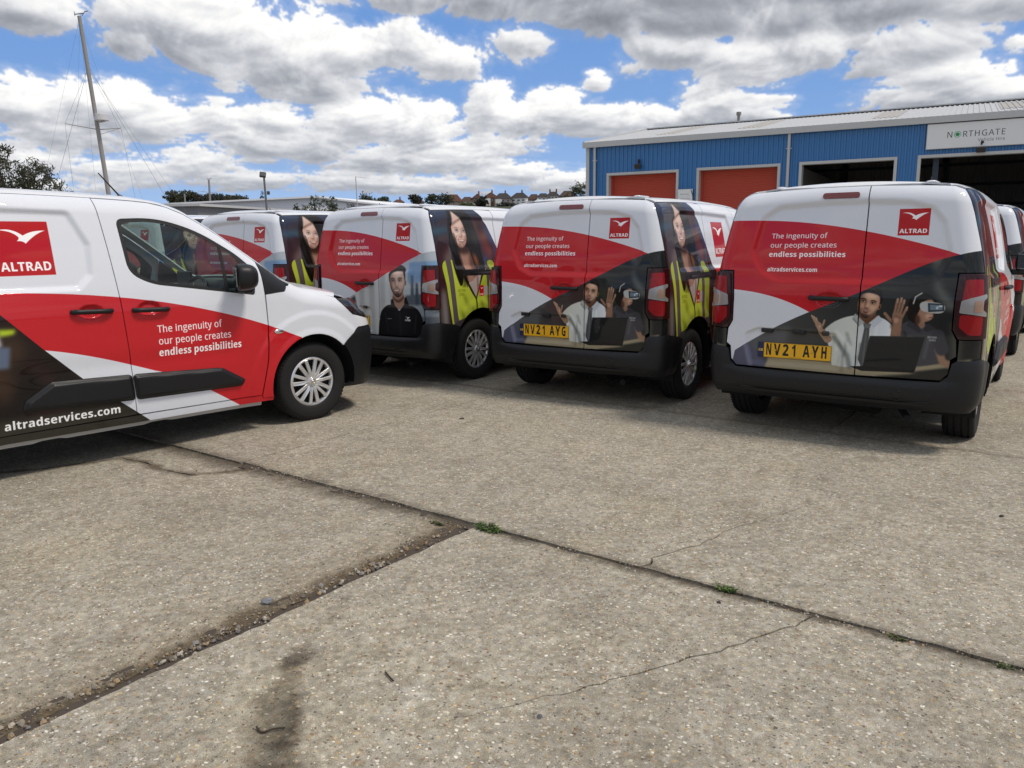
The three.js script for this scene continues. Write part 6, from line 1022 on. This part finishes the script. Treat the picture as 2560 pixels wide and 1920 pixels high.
  const big = signPrint(1024, 296, (g) => { const e = wordmark(g, 208, 172, 96); g.fillStyle = '#6a7076'; g.font = '52px sans-serif'; g.textAlign = 'right'; g.fillText('Vehicle Hire', e - 8, 238); });
  const sg = part('name_sign', rbox(3.19, 0.92, 0.06, 15.625, 5.09, 0.14, 0.006), trim, b);
  const face_ = (w, h, x, y, z, map, p) => part('sign_face', place(new THREE.BoxGeometry(w, h, 0.004), x, y, z), std(0xffffff, 0.45, { map }), p);
  face_(3.15, 0.88, 15.625, 5.09, 0.173, big, sg);
  const pq = part('notice_board', rbox(0.66, 1.7, 0.05, 4.745, 2.70, 0.13, 0.004), trim, b);
  face_(0.64, 1.66, 4.745, 2.70, 0.157, signPrint(256, 664, (g) => { wordmark(g, 42, 88, 24); g.fillStyle = '#6a7076'; g.font = '13px sans-serif'; g.textAlign = 'right'; g.fillText('Vehicle Hire', 222, 112); g.lineWidth = 4; g.strokeStyle = '#5a6066'; g.strokeRect(56, 150, 150, 470); g.fillStyle = '#4a5056'; g.textAlign = 'center'; g.font = '15px sans-serif'; g.fillText('TYRES', 131, 200); g.fillRect(84, 226, 94, 5); wordmark(g, 70, 262, 14); }), pq);
}

// ───────────────────────── beyond the yard ─────────────────────────
const leafMat = (c, t = 0.3) => new THREE.MeshPhysicalMaterial({ color: lin(...c), roughness: 0.85, transmission: t, thickness: 0 });
const leafGeo = (() => { const g = new THREE.BufferGeometry(); g.setAttribute('position', new THREE.Float32BufferAttribute([-0.5, 0, 0, 0, -0.32, 0.08, 0.5, 0, 0, 0, 0.32, 0.08], 3)); g.setIndex([0, 1, 2, 0, 2, 3]); g.computeVertexNormals(); return g; })();
// lobes: [x, y, z, radius, squash]; the leaves sit in clumps through each lobe's outer volume
function crown(parent, lobes, count, size, col, seed, { narrow = 1, spread = 0.5, droop = 0 } = {}) {
  const R = rng(seed), mats = [], cols = [], m = new THREE.Matrix4(), q = new THREE.Quaternion(), E = new THREE.Euler(), vol = lobes.reduce((s, l) => s + l[3] ** 2, 0);
  for (const [lx, ly, lz, r, sq = 0.8] of lobes) {
    const n = Math.round(count * r * r / vol), clumps = Math.max(14, Math.round(n / 16));
    for (let k = 0; k < clumps; k++) {
      const a = R() * 6.283, z = R() * 2 - 1, h = Math.sqrt(1 - z * z), d = r * Math.pow(0.25 + 0.75 * R(), spread), cx = lx + Math.cos(a) * h * d, cy = ly + z * d * sq, cz = lz + Math.sin(a) * h * d, cr = r * (0.18 + 0.22 * R()), tone = 0.6 + 0.7 * R();
      for (let i = 0; i < n / clumps; i++) {
        const s = size * (0.6 + 0.8 * R());
        m.compose(new THREE.Vector3(cx + (R() + R() - 1) * cr * 1.3, cy + (R() + R() - 1) * cr - droop * R(), cz + (R() + R() - 1) * cr * 1.3), q.setFromEuler(E.set(R() * 6.3, R() * 6.3, R() * 6.3)), new THREE.Vector3(s, s * narrow, s)); mats.push(m.clone()); cols.push(tone * (0.8 + 0.4 * R()));
      }
    }
  }
  const im = new THREE.InstancedMesh(leafGeo, leafMat(col), mats.length); mats.forEach((x, i) => { im.setMatrixAt(i, x); im.setColorAt(i, lin(cols[i], cols[i], cols[i] * 0.95)); });
  im.name = 'crown'; im.castShadow = im.receiveShadow = true; im.userData.kind = 'stuff'; parent.add(im); return im;
}
function tree(name, label, category, pos, h, w, { leaves = 700, size = 0.5, col = [0.05, 0.07, 0.02], seed = 1, trunk = 0.25, lobes = null, group, narrow = 0.8, spread = 0.5, droop = 0, tall = 0.75 } = {}) {
  const t = thing(name, label, category, pos, 0, group), R = rng(seed * 7 + 3), br = [];
  if (!lobes) { lobes = []; const n = 6; for (let i = 0; i < n; i++) { const a = i / n * 6.283 + R(), r = w * (0.24 + 0.14 * R()); lobes.push([Math.cos(a) * w * 0.26, h * (1 - tall / 2) + (R() - 0.5) * h * tall * 0.5, Math.sin(a) * w * 0.26, r, Math.min(1.2, h * tall * 0.36 / r)]); } lobes.push([0, h * (1 - tall * 0.32), 0, w * 0.30, Math.min(1.3, h * tall * 0.32 / (w * 0.3))]); }
  br.push(bar([0, -0.5, 0], [0, h * (1 - tall * 0.6), 0], trunk * w * 0.1 + 0.04, trunk * w * 0.06 + 0.03, 7));
  for (const l of lobes) br.push(bar([0, h * (1 - tall) * 0.9, 0], [l[0], l[1], l[2]], trunk * w * 0.045 + 0.02, 0.012, 5));
  part('trunk', br, std(lin(0.045, 0.035, 0.026), 0.95), t);
  crown(t, lobes, leaves, size, col, seed, { narrow, spread, droop });
  return t;
}
const ground = (v, y) => [v.x, y, v.z];

// the hill across the water meadow and the houses along it
{
  const g = new THREE.PlaneGeometry(1, 1, 90, 26), p = g.attributes.position;
  for (let i = 0; i < p.count; i++) { const az = (p.getX(i) + 0.5) * 112 - 66, d = 150 + (p.getY(i) + 0.5) * 620, a = az * Math.PI / 180; const top = lerp(16.0, 20.5, smooth(-30, 4, az)); p.setXYZ(i, Math.sin(a) * d, -0.4 + top * smooth(190, 470, d) + 3.0 * smooth(480, 760, d) + 0.8 * fbm(az * 0.2, d * 0.02, 1, 3), -Math.cos(a) * d); }
  { const I = g.index.array; for (let i = 0; i < I.length; i += 3) { const t = I[i + 1]; I[i + 1] = I[i + 2]; I[i + 2] = t; } } g.computeVertexNormals();
  const m = part('hill', g, std(lin(0.045, 0.055, 0.022), 1, { side: THREE.DoubleSide }), scene); tag(m, null, null, null, 'structure');
}
const roofTone = { brown: std(lin(0.075, 0.045, 0.036), 0.9), dark: std(lin(0.045, 0.038, 0.038), 0.9), red: std(lin(0.11, 0.045, 0.03), 0.9) }, wallTone = { brick: std(lin(0.20, 0.10, 0.07), 0.9), white: std(lin(0.82, 0.82, 0.81), 0.8), cream: std(lin(0.66, 0.62, 0.55), 0.85), mixed: std(lin(0.36, 0.29, 0.25), 0.9) }, paneMat = std(lin(0.03, 0.035, 0.04), 0.2);
function house(px, base, w, h, roof, wall, label, { chimney = 1, gable = false, bay = false, dist = 450, turn = 0, roofH = 0.45, extension = 0 } = {}) {
  const v = at(px, base, dist), t = thing('house', label, 'house', [v.x, v.y, v.z], Math.atan2(-v.x, -v.z) + turn, 'houses along the top of the far hill'), d = w * 0.8, hw = h * (1 - roofH), hr = h * roofH;
  part('wall', [box(w, hw + 3, d, 0, hw / 2 - 1.5, 0)], wallTone[wall], t);
  const e = 0.3, P = [], I = []; const rx = gable ? 0 : w * 0.30;
  if (gable) P.push(-w / 2 - e, hw, d / 2 + e, w / 2 + e, hw, d / 2 + e, w / 2 + e, hw, -d / 2 - e, -w / 2 - e, hw, -d / 2 - e, 0, h, d / 2 + e, 0, h, -d / 2 - e), I.push(0, 1, 4, 2, 3, 5, 0, 4, 5, 0, 5, 3, 1, 2, 5, 1, 5, 4, 0, 2, 1, 0, 3, 2);
  else P.push(-w / 2 - e, hw, d / 2 + e, w / 2 + e, hw, d / 2 + e, w / 2 + e, hw, -d / 2 - e, -w / 2 - e, hw, -d / 2 - e, -w / 2 + rx, h, 0, w / 2 - rx, h, 0), I.push(0, 1, 5, 0, 5, 4, 1, 2, 5, 2, 3, 4, 2, 4, 5, 3, 0, 4, 0, 2, 1, 0, 3, 2);
  const g = new THREE.BufferGeometry(); g.setAttribute('position', new THREE.Float32BufferAttribute(P, 3)); g.setIndex(I); const q = g.toNonIndexed(); q.computeVertexNormals();
  if (gable) { const f = new THREE.BufferGeometry(); f.setAttribute('position', new THREE.Float32BufferAttribute([-w / 2, hw, d / 2 + e + 0.02, w / 2, hw, d / 2 + e + 0.02, 0, h - 0.25, d / 2 + e + 0.02], 3)); f.computeVertexNormals(); part('gable', f, wallTone[wall], t); }
  const r = part('roof', q, roofTone[roof], t);
  for (let i = 0; i < chimney; i++) { const x = chimney > 1 ? (i - 0.5) * w * 0.5 : w * 0.12; part('chimney', [box(0.8, 1.7, 0.7, x, h + 0.35, 0), bar([x - 0.18, h + 1.2, 0], [x - 0.18, h + 1.6, 0], 0.13, 0.13, 6), bar([x + 0.18, h + 1.2, 0], [x + 0.18, h + 1.6, 0], 0.13, 0.13, 6)], wallTone.brick, r); }
  for (const [fx, fy] of [[-0.27, 0.72], [0.27, 0.72], [-0.27, 0.25], [0.27, 0.25], [0, 0.72]]) { const f = part('window', [box(w * 0.17, hw * 0.24, 0.12, fx * w, hw * fy, d / 2 + 0.03)], wallTone.white, t); part('pane', [box(w * 0.14, hw * 0.19, 0.1, fx * w, hw * fy, d / 2 + 0.06)], paneMat, f); }
  if (bay) part('bay_window', [box(w * 0.34, hw * 0.95, 0.9, -w * 0.24, hw * 0.46, d / 2 + 0.42)], wallTone.white, t);
  if (extension) part('extension', [box(w * 0.4, hw * 0.55, 2.5, extension * w * 0.55, hw * 0.27, d / 2 + 0.6)], wallTone.white, t);
  return t;
}
house(1135, 516, 9.5, 6.5, 'red', 'mixed', 'dark red roofed house among the bushes, leftmost of the larger hill houses', { chimney: 0, roofH: 0.6 });
house(1169, 517, 8.4, 5.4, 'brown', 'cream', 'pale bungalow with a brown hipped roof behind the yellow-green bush', { chimney: 0, roofH: 0.5 });
house(1194, 512, 6.6, 6.0, 'red', 'brick', 'brick house with a tall chimney behind the dark round tree', { chimney: 1, gable: true });
house(1226, 516, 8.6, 7.5, 'brown', 'brick', 'red brick gabled house with a white bay, right of the dark round tree', { gable: true, bay: true, turn: 0.15, roofH: 0.4 });
house(1258, 516, 10.4, 7.2, 'dark', 'mixed', 'pair of houses under one long dark roof with a tall central stack', { chimney: 1, bay: true });
house(1300, 514, 10.0, 7.0, 'dark', 'white', 'large white house with a dark roof and white extension', { chimney: 1, extension: 1, turn: -0.2 });
house(1335, 511, 7.6, 5.6, 'brown', 'brick', 'brown brick house between two white ones on the hill', { chimney: 0, roofH: 0.55 });
house(1358, 508, 7.6, 5.4, 'dark', 'white', 'white house with a dark roof, right of the brown brick one', { chimney: 0, turn: 0.1 });
house(1383, 505, 7.2, 5.6, 'dark', 'cream', 'cream house with two chimney stacks, near the right end of the hill', { chimney: 2, turn: -0.1 });
house(1418, 500, 9.0, 5.0, 'brown', 'mixed', 'brown roofed house beside the tall tree, rightmost on the hill', { chimney: 0, roofH: 0.62 });
house(997, 509, 6.0, 2.2, 'red', 'mixed', 'low red roof with a small stack, farthest left of the hill houses', { chimney: 1, roofH: 0.7 });
house(1046, 510, 6.5, 2.8, 'red', 'mixed', 'low red roof showing beside a dark bushy tree', { chimney: 0, roofH: 0.7 });
house(577, 502, 9.0, 2.6, 'red', 'white', 'low white house with a red roof among trees far left', { chimney: 0, roofH: 0.5 });
const HILLTREES = [[1080, 513, 8, 6.4, 'loose green tree at the left end of the hill houses', [0.055, 0.065, 0.022]], [1112, 513, 9, 6.0, 'loose green tree against the dark red roofed house', [0.05, 0.06, 0.02]], [1038, 509, 6.5, 5.4, 'dark bushy tree standing alone between two low red roofs', [0.03, 0.035, 0.018]], [1204, 518, 7.8, 6.6, 'dark round evergreen in front of the brick houses', [0.018, 0.028, 0.014]], [1169, 521, 8.0, 3.4, 'yellow-green bush in front of the pale bungalow', [0.11, 0.13, 0.02]], [1450, 508, 11, 11.5, 'tall spreading tree at the corner of the workshop', [0.06, 0.075, 0.025]], [1425, 509, 12, 5.2, 'wide green bush under the tall tree by the workshop', [0.045, 0.055, 0.02]], [1340, 516, 6, 3.2, 'green bush below the brown brick house', [0.045, 0.055, 0.02]], [1270, 519, 12, 2.8, 'dark hedge below the houses in the middle of the hill', [0.02, 0.026, 0.014]], [1312, 517, 6, 2.6, 'small dark bush below the large white house', [0.03, 0.036, 0.018]], [958, 510, 6, 4.0, 'small green tree left of the lowest red roof', [0.05, 0.06, 0.022]],
  [432, 509, 9.5, 6.6, 'dense dark tree leftmost on the hill beyond the pale shed roof', [0.055, 0.06, 0.018]], [447, 508, 10, 5.2, 'low dark pine right of the leftmost hill tree', [0.02, 0.026, 0.014]], [476, 508, 10, 6.6, 'rounded green tree beside the short mast', [0.05, 0.055, 0.018]], [502, 507, 7, 4.4, 'thin bare-looking tree between the short and tall masts', [0.045, 0.043, 0.032]], [524, 507, 9.5, 4.8, 'flat-topped dark pine behind the tall mast', [0.02, 0.028, 0.014]], [548, 506, 11, 4.4, 'low dark tree right of the tall mast', [0.028, 0.034, 0.018]], [592, 503, 11, 3.2, 'low brownish trees at the right end of the left hill', [0.05, 0.047, 0.02]]];
HILLTREES.forEach(([px, base, w, h, label, col], i) => { const v = at(px, base, 440 - (i % 3) * 6); tree('hill_tree', label, 'tree', [v.x, v.y - 0.6, v.z], h, w, { leaves: 1900, size: 0.85, col, seed: 40 + i, group: 'trees along the far hill', tall: 0.95 }); });
{ const v = at(657, 500, 300); tree('conifer', 'slim conifer just left of the floodlight pole', 'tree', [v.x, v.y - 2, v.z], 5.6, 2.0, { leaves: 420, size: 0.4, col: [0.05, 0.058, 0.03], seed: 90, lobes: [[0, 2.2, 0, 1.0, 1.1], [0, 3.6, 0, 0.75, 1.2], [0, 4.7, 0, 0.4, 1.6]] }); }
// middle distance: big tree and bushes behind the vans
{ const v = at(925, 514, 120); tree('round_tree', 'broad rounded green tree beyond the vans, right of the thin flag pole', 'tree', [v.x, 0.5, v.z], v.y + 1.0, 7.5, { leaves: 9000, size: 0.36, col: [0.055, 0.065, 0.022], seed: 61, tall: 0.62, lobes: [[-2.4, v.y - 1.1, 0, 1.6, 0.8], [0, v.y - 0.6, 0, 2.0, 0.8], [2.2, v.y - 1.2, 0, 1.6, 0.75], [0.6, v.y - 1.6, 0.8, 2, 0.8], [-3.6, v.y - 1.9, 0, 1.1, 0.9], [3.4, v.y - 2.0, 0, 1.2, 0.8]] }); }
{ const v = at(800, 520, 17); tree('shrub', 'leafy shrub with upright shoots behind the half hidden van', 'shrub', [v.x, 0, v.z], 2.42, 1.0, { leaves: 4200, size: 0.055, col: [0.045, 0.06, 0.02], seed: 71, narrow: 0.55, tall: 0.6, lobes: [[-0.20, 2.05, 0, 0.24, 0.9], [0.10, 2.10, 0, 0.26, 0.9], [0.34, 2.02, 0.1, 0.2, 0.9], [0, 1.7, 0, 0.45, 0.9], [-0.42, 2.02, 0, 0.14, 0.8], [-0.12, 2.30, 0, 0.09, 1.6], [0.28, 2.26, 0, 0.10, 1.2], [-0.5, 2.18, 0, 0.06, 1.4]] }); }
{ const v = at(868, 520, 19); tree('shrub', 'thin twiggy shrub between the leafy shrub and the broad tree', 'shrub', [v.x, 0, v.z], 2.42, 0.9, { leaves: 1300, size: 0.05, col: [0.045, 0.055, 0.022], seed: 72, narrow: 0.55, tall: 0.6, lobes: [[-0.22, 2.1, 0, 0.18, 0.9], [0.06, 2.16, 0, 0.2, 1], [0.26, 2.05, 0, 0.16, 0.9], [-0.05, 1.8, 0, 0.4, 0.9]] }); }
{ const v = at(48, 470, 26); tree('garden_tree', 'grey-green tree with drooping fine leaves at the left picture edge', 'tree', [v.x, -0.35, v.z], 5.0, 4.2, { leaves: 7000, size: 0.14, col: [0.055, 0.058, 0.032], seed: 81, narrow: 0.36, droop: 0.12, tall: 0.6, lobes: [[-1.15, 3.95, 0, 0.62, 0.8], [-0.55, 4.28, 0.1, 0.48, 0.75], [-0.25, 3.75, 0, 0.55, 0.8], [-1.9, 3.6, 0, 0.8, 0.9], [0.5, 3.75, 0, 0.46, 0.8], [0.72, 3.45, 0.1, 0.5, 0.8], [0.15, 3.25, 0, 0.6, 0.8], [1.15, 3.1, 0, 0.42, 0.7], [1.5, 2.85, 0, 0.32, 0.6], [-0.9, 3.0, 0, 0.9, 0.8]] }); }

// pale boat shed and the low grey shed before it
{
  const A = at(421, 511, 62), B = at(796, 493, 62), C = at(960, 513, 62), t = thing('boat_shed', 'large pale shed with a shallow pitched gable beyond the vans', 'building', [0, 0, 0]);
  const back = new THREE.Vector3(0.35, 0, -0.94), P = [[A.x, A.y, A.z], [B.x, B.y, B.z], [C.x, C.y, C.z]], depth = 22, pos = [], idx = [];
  const w = (p, y = p[1], k = 0) => [p[0] + back.x * k, y, p[2] + back.z * k];
  const f = new THREE.BufferGeometry(); f.setAttribute('position', new THREE.Float32BufferAttribute([...w(P[0], -0.2), ...w(P[2], -0.2), ...w(P[2]), ...w(P[1]), ...w(P[0]), ...w(P[0], -0.2, depth), ...w(P[0], P[0][1], depth), ...w(P[2], -0.2, depth), ...w(P[2], P[2][1], depth)], 3)); f.setIndex([0, 1, 2, 0, 2, 3, 0, 3, 4, 0, 4, 6, 0, 6, 5, 1, 7, 8, 1, 8, 2]); const fw = f.toNonIndexed(); fw.computeVertexNormals();
  part('wall', fw, std(lin(0.80, 0.82, 0.85), 0.7, { bumpMap: noiseTex, bumpScale: 0.01 }), t);
  const R = [[P[0], P[1]], [P[1], P[2]]].map(([a, b]) => { const g = new THREE.BufferGeometry(), up = 0.07; g.setAttribute('position', new THREE.Float32BufferAttribute([...w(a, a[1] + up, -0.4), ...w(b, b[1] + up, -0.4), ...w(b, b[1] + up, depth), ...w(a, a[1] + up, depth), ...w(a, a[1] - 0.05, -0.4), ...w(b, b[1] - 0.05, -0.4)], 3)); g.setIndex([0, 1, 2, 0, 2, 3, 4, 5, 1, 4, 1, 0]); const q = g.toNonIndexed(); q.computeVertexNormals(); return q; });
  for (const r of R) part('roof', r, std(lin(0.78, 0.80, 0.82), 0.6), t);
}
{
  const A = at(380, 513, 40), D = at(640, 527, 52), t = thing('grey_shed', 'low grey shed wall running away behind the side-on van', 'building', [0, 0, 0]);
  const dx = D.x - A.x, dz = D.z - A.z, l = Math.hypot(dx, dz), y0 = A.y, y1 = D.y, ang = Math.atan2(-dz, dx), g = box(l, 1, 3, 0, 0, 0);
  const p = g.attributes.position; for (let i = 0; i < p.count; i++) { const k = p.getX(i) / l + 0.5; p.setY(i, p.getY(i) > 0 ? lerp(y0, y1, k) : -0.1); }
  place(g, (A.x + D.x) / 2, 0, (A.z + D.z) / 2 - 1.5, 0, ang, 0); g.computeVertexNormals(); part('wall', g, std(lin(0.22, 0.225, 0.24), 0.8), t);
  const r = box(l + 0.4, 0.12, 3.4, 0, 0, 0), q = r.attributes.position; for (let i = 0; i < q.count; i++) { const k = q.getX(i) / l + 0.5; q.setY(i, q.getY(i) + lerp(y0, y1, k) + 0.06); } place(r, (A.x + D.x) / 2, 0, (A.z + D.z) / 2 - 1.5, 0, ang, 0); r.computeVertexNormals(); part('roof', r, std(lin(0.55, 0.56, 0.57), 0.7), t);
}
{ const A = at(1225, 522, 60), D = at(1330, 522, 60), t = thing('low_hut', 'long low grey hut roof showing between two vans below the houses', 'hut', [(A.x + D.x) / 2, 0, (A.z + D.z) / 2], 0.0); part('wall', [box(9, 3.5, 4, 2, 1.75, -2)], std(lin(0.12, 0.12, 0.125), 0.8), t); part('roof', [box(9.4, 0.22, 4.4, 2, A.y - 0.11, -2)], std(lin(0.30, 0.30, 0.31), 0.7), t); }

// boats laid up ashore; only their masts stand over the vans
function yacht(name, label, px, topPy, dist, { rake = 0.04, mast = 0.085, hull = 8, spreadAt = 0.49, radar = false, turn = 0.6, deck = 2.6, basePx = px, stays = true }) {
  const top = at(px, topPy, dist), foot = at(basePx, 500, dist), t = thing(name, label, 'sailing boat', [foot.x, 0, foot.z]), H = top.y;
  const a = new THREE.Vector3(0, deck, 0), b = new THREE.Vector3(top.x - foot.x, H, top.z - foot.z), dir = b.clone().sub(a), on = (k) => a.clone().addScaledVector(dir, k).toArray();
  // hull by sections
  const pos = [], idx = [], n = 14, m = 8, c = Math.cos(turn), s = Math.sin(turn);
  for (let i = 0; i <= n; i++) for (let j = 0; j <= m; j++) { const u = i / n, ang = j / m * Math.PI, w = hull * 0.155 * Math.pow(Math.sin(Math.PI * Math.min(1, 0.18 + u * 0.82)), 0.75), x = (u - 0.55) * hull, zz = Math.cos(ang) * w * (i === n ? 0.02 : 1), y = deck - 0.1 + 0.15 * (u - 0.3) - Math.pow(Math.sin(ang), 0.8) * 1.15 * (1 - 0.35 * u * u); pos.push(x * c + zz * s, y, -x * s + zz * c); }
  for (let i = 0; i < n; i++) for (let j = 0; j < m; j++) { const k = i * (m + 1) + j; idx.push(k, k + m + 1, k + 1, k + 1, k + m + 1, k + m + 2); }
  for (let i = 0; i < n; i++) { const k = i * (m + 1), l = k + m; idx.push(k, l, k + m + 1, l, l + m + 1, k + m + 1); }
  const g = new THREE.BufferGeometry(); g.setAttribute('position', new THREE.Float32BufferAttribute(pos, 3)); g.setIndex(idx); g.computeVertexNormals(); part('hull', g, std(lin(0.55, 0.56, 0.58), 0.35), t);
  part('keel', [place(new THREE.BoxGeometry(1.6, 1.2, 0.18), 0, deck - 1.75, 0, 0, turn, 0), ...[-2, 2].flatMap((x) => [-1, 1].map((q) => bar([x * c + q * 1.3 * s, 0, -x * s + q * 1.3 * c], [x * c + q * 0.7 * s, deck - 0.7, -x * s + q * 0.7 * c], 0.05)))], std(lin(0.05, 0.06, 0.12), 0.7), t);
  part('cabin', [place(new RoundedBoxGeometry(hull * 0.36, 0.34, hull * 0.16, 3, 0.12), -0.3 * c, deck + 0.12, 0.3 * s, 0, turn, 0)], std(lin(0.6, 0.6, 0.6), 0.4), t);
  const grey = std(lin(0.32, 0.30, 0.28), 0.5, { metalness: 0.25 }), wire = std(lin(0.16, 0.17, 0.19), 0.5);
  const M2 = part('mast', [bar(on(0), on(1), mast * 1.05, mast * 0.85, 12)], grey, t);
  const o = on(1); part('masthead', [bar([o[0] - 0.18, o[1] + 0.06, o[2]], [o[0] + 0.2, o[1] + 0.10, o[2]], 0.02), bar([o[0] - 0.16, o[1], o[2]], [o[0] - 0.17, o[1] + 0.16, o[2]], 0.012), bar([o[0] + 0.1, o[1], o[2]], [o[0] + 0.24, o[1] + 0.16, o[2]], 0.01), bar([o[0] + 0.22, o[1] + 0.16, o[2]], [o[0] + 0.34, o[1] + 0.17, o[2]], 0.018)], wire, M2);
  if (!stays) return t;
  const sp = on(spreadAt), L = [sp[0] - 1.05, sp[1] + 0.18, sp[2] + 0.4], R = [sp[0] + 0.72, sp[1] + 0.10, sp[2] - 0.4], L2 = [sp[0] - 0.9, sp[1] + 0.02, sp[2] - 0.2];
  part('spreader', [bar(sp, L, 0.018, 0.012)], grey, M2); part('spreader', [bar(sp, R, 0.018, 0.012), bar([sp[0], sp[1] - 0.2, sp[2]], R, 0.008)], grey, M2);
  if (radar) part('radar_dome', [place(new THREE.CylinderGeometry(0.23, 0.26, 0.22, 20), sp[0] + 0.28, sp[1] + 0.42, sp[2] + 0.2), place(new THREE.SphereGeometry(0.23, 18, 8, 0, 6.3, 0, 1.57).scale(1, 0.25, 1), sp[0] + 0.28, sp[1] + 0.53, sp[2] + 0.2), bar([sp[0], sp[1] + 0.26, sp[2]], [sp[0] + 0.4, sp[1] + 0.28, sp[2] + 0.2], 0.03)], std(lin(0.55, 0.55, 0.56), 0.4), M2);
  const lines = [[on(0.99), L2, 0.0023], [on(0.99), [-2.5, deck + 0.3, 1.0], 0.0027], [on(0.76), L, 0.0046], [L, [-1.2, deck, 0.4], 0.0046], [on(0.76), [-2.3, deck, 0.8], 0.0054], [on(0.76), R, 0.0038], [R, [0.9, deck, -0.4], 0.0038], [on(0.78), [2.6, deck - 0.2, -0.6], 0.0054], [on(0.76), [3.1, deck - 0.2, -0.7], 0.0038], [on(0.97), [1.3, deck, -0.5], 0.0027], [on(0.98), [-0.9, deck, -0.6], 0.0027]];
  for (const [p, q, r] of lines) part('stay', [bar(p, q, r, r, 5)], wire, M2);
  return t;
}
yacht('yacht', 'sailing boat ashore whose tall leaning mast with a radar dome rises behind the side-on van', 198, 40, 36, { basePx: 278, mast: 0.082, radar: true, hull: 11, deck: 2.2, spreadAt: 0.47, turn: -0.35 });
yacht('yacht', 'distant sailing boat whose pale mast stands over the left end of the pale shed', 522, 449, 90, { basePx: 524, mast: 0.11, hull: 8, deck: 2.6, spreadAt: 0.75, turn: 0.4 });
yacht('yacht', 'distant boat with a short bare mast among the far left trees', 461, 484, 100, { basePx: 462, mast: 0.10, hull: 7, deck: 2.6, stays: false, turn: 0.2 });
// poles
{ const T = at(660, 446, 30), B = at(667, 530, 30), t = thing('lamp_post', 'slim grey pole with a floodlight and camera on top behind the vans', 'lamp post', [B.x, 0, B.z]); const dx = (T.x - B.x), grey = std(lin(0.16, 0.17, 0.18), 0.5, { metalness: 0.4 });
  part('pole', [bar([0.06, 0, 0], [dx, T.y, 0], 0.048, 0.035, 12)], grey, t); part('floodlight', [place(new RoundedBoxGeometry(0.22, 0.19, 0.12, 2, 0.03), dx - 0.02, T.y + 0.12, 0.06, -0.5, 0.3, 0), bar([dx, T.y - 0.1, 0], [dx, T.y + 0.1, 0], 0.03)], std(lin(0.05, 0.055, 0.06), 0.5), t); part('camera', [place(new RoundedBoxGeometry(0.10, 0.13, 0.10, 2, 0.03), dx + 0.12, T.y - 0.50, 0)], std(lin(0.06, 0.06, 0.065), 0.5), t); }
{ const T = at(889, 441, 40), B = at(892.5, 514, 40), t = thing('flag_pole', 'thin pale pole with a light rod at its top, left of the broad tree', 'pole', [B.x, 0, B.z]), pale = std(lin(0.4, 0.41, 0.42), 0.5), dx = T.x - B.x; part('pole', [bar([0.05, 0, 0], [dx, T.y, 0], 0.032, 0.02, 8)], pale, t); part('rod', [bar([dx, T.y - 0.02, 0], [dx + 0.64, T.y - 0.10, 0], 0.008, 0.006, 5)], pale, t); }

renderer.render(scene, camera);
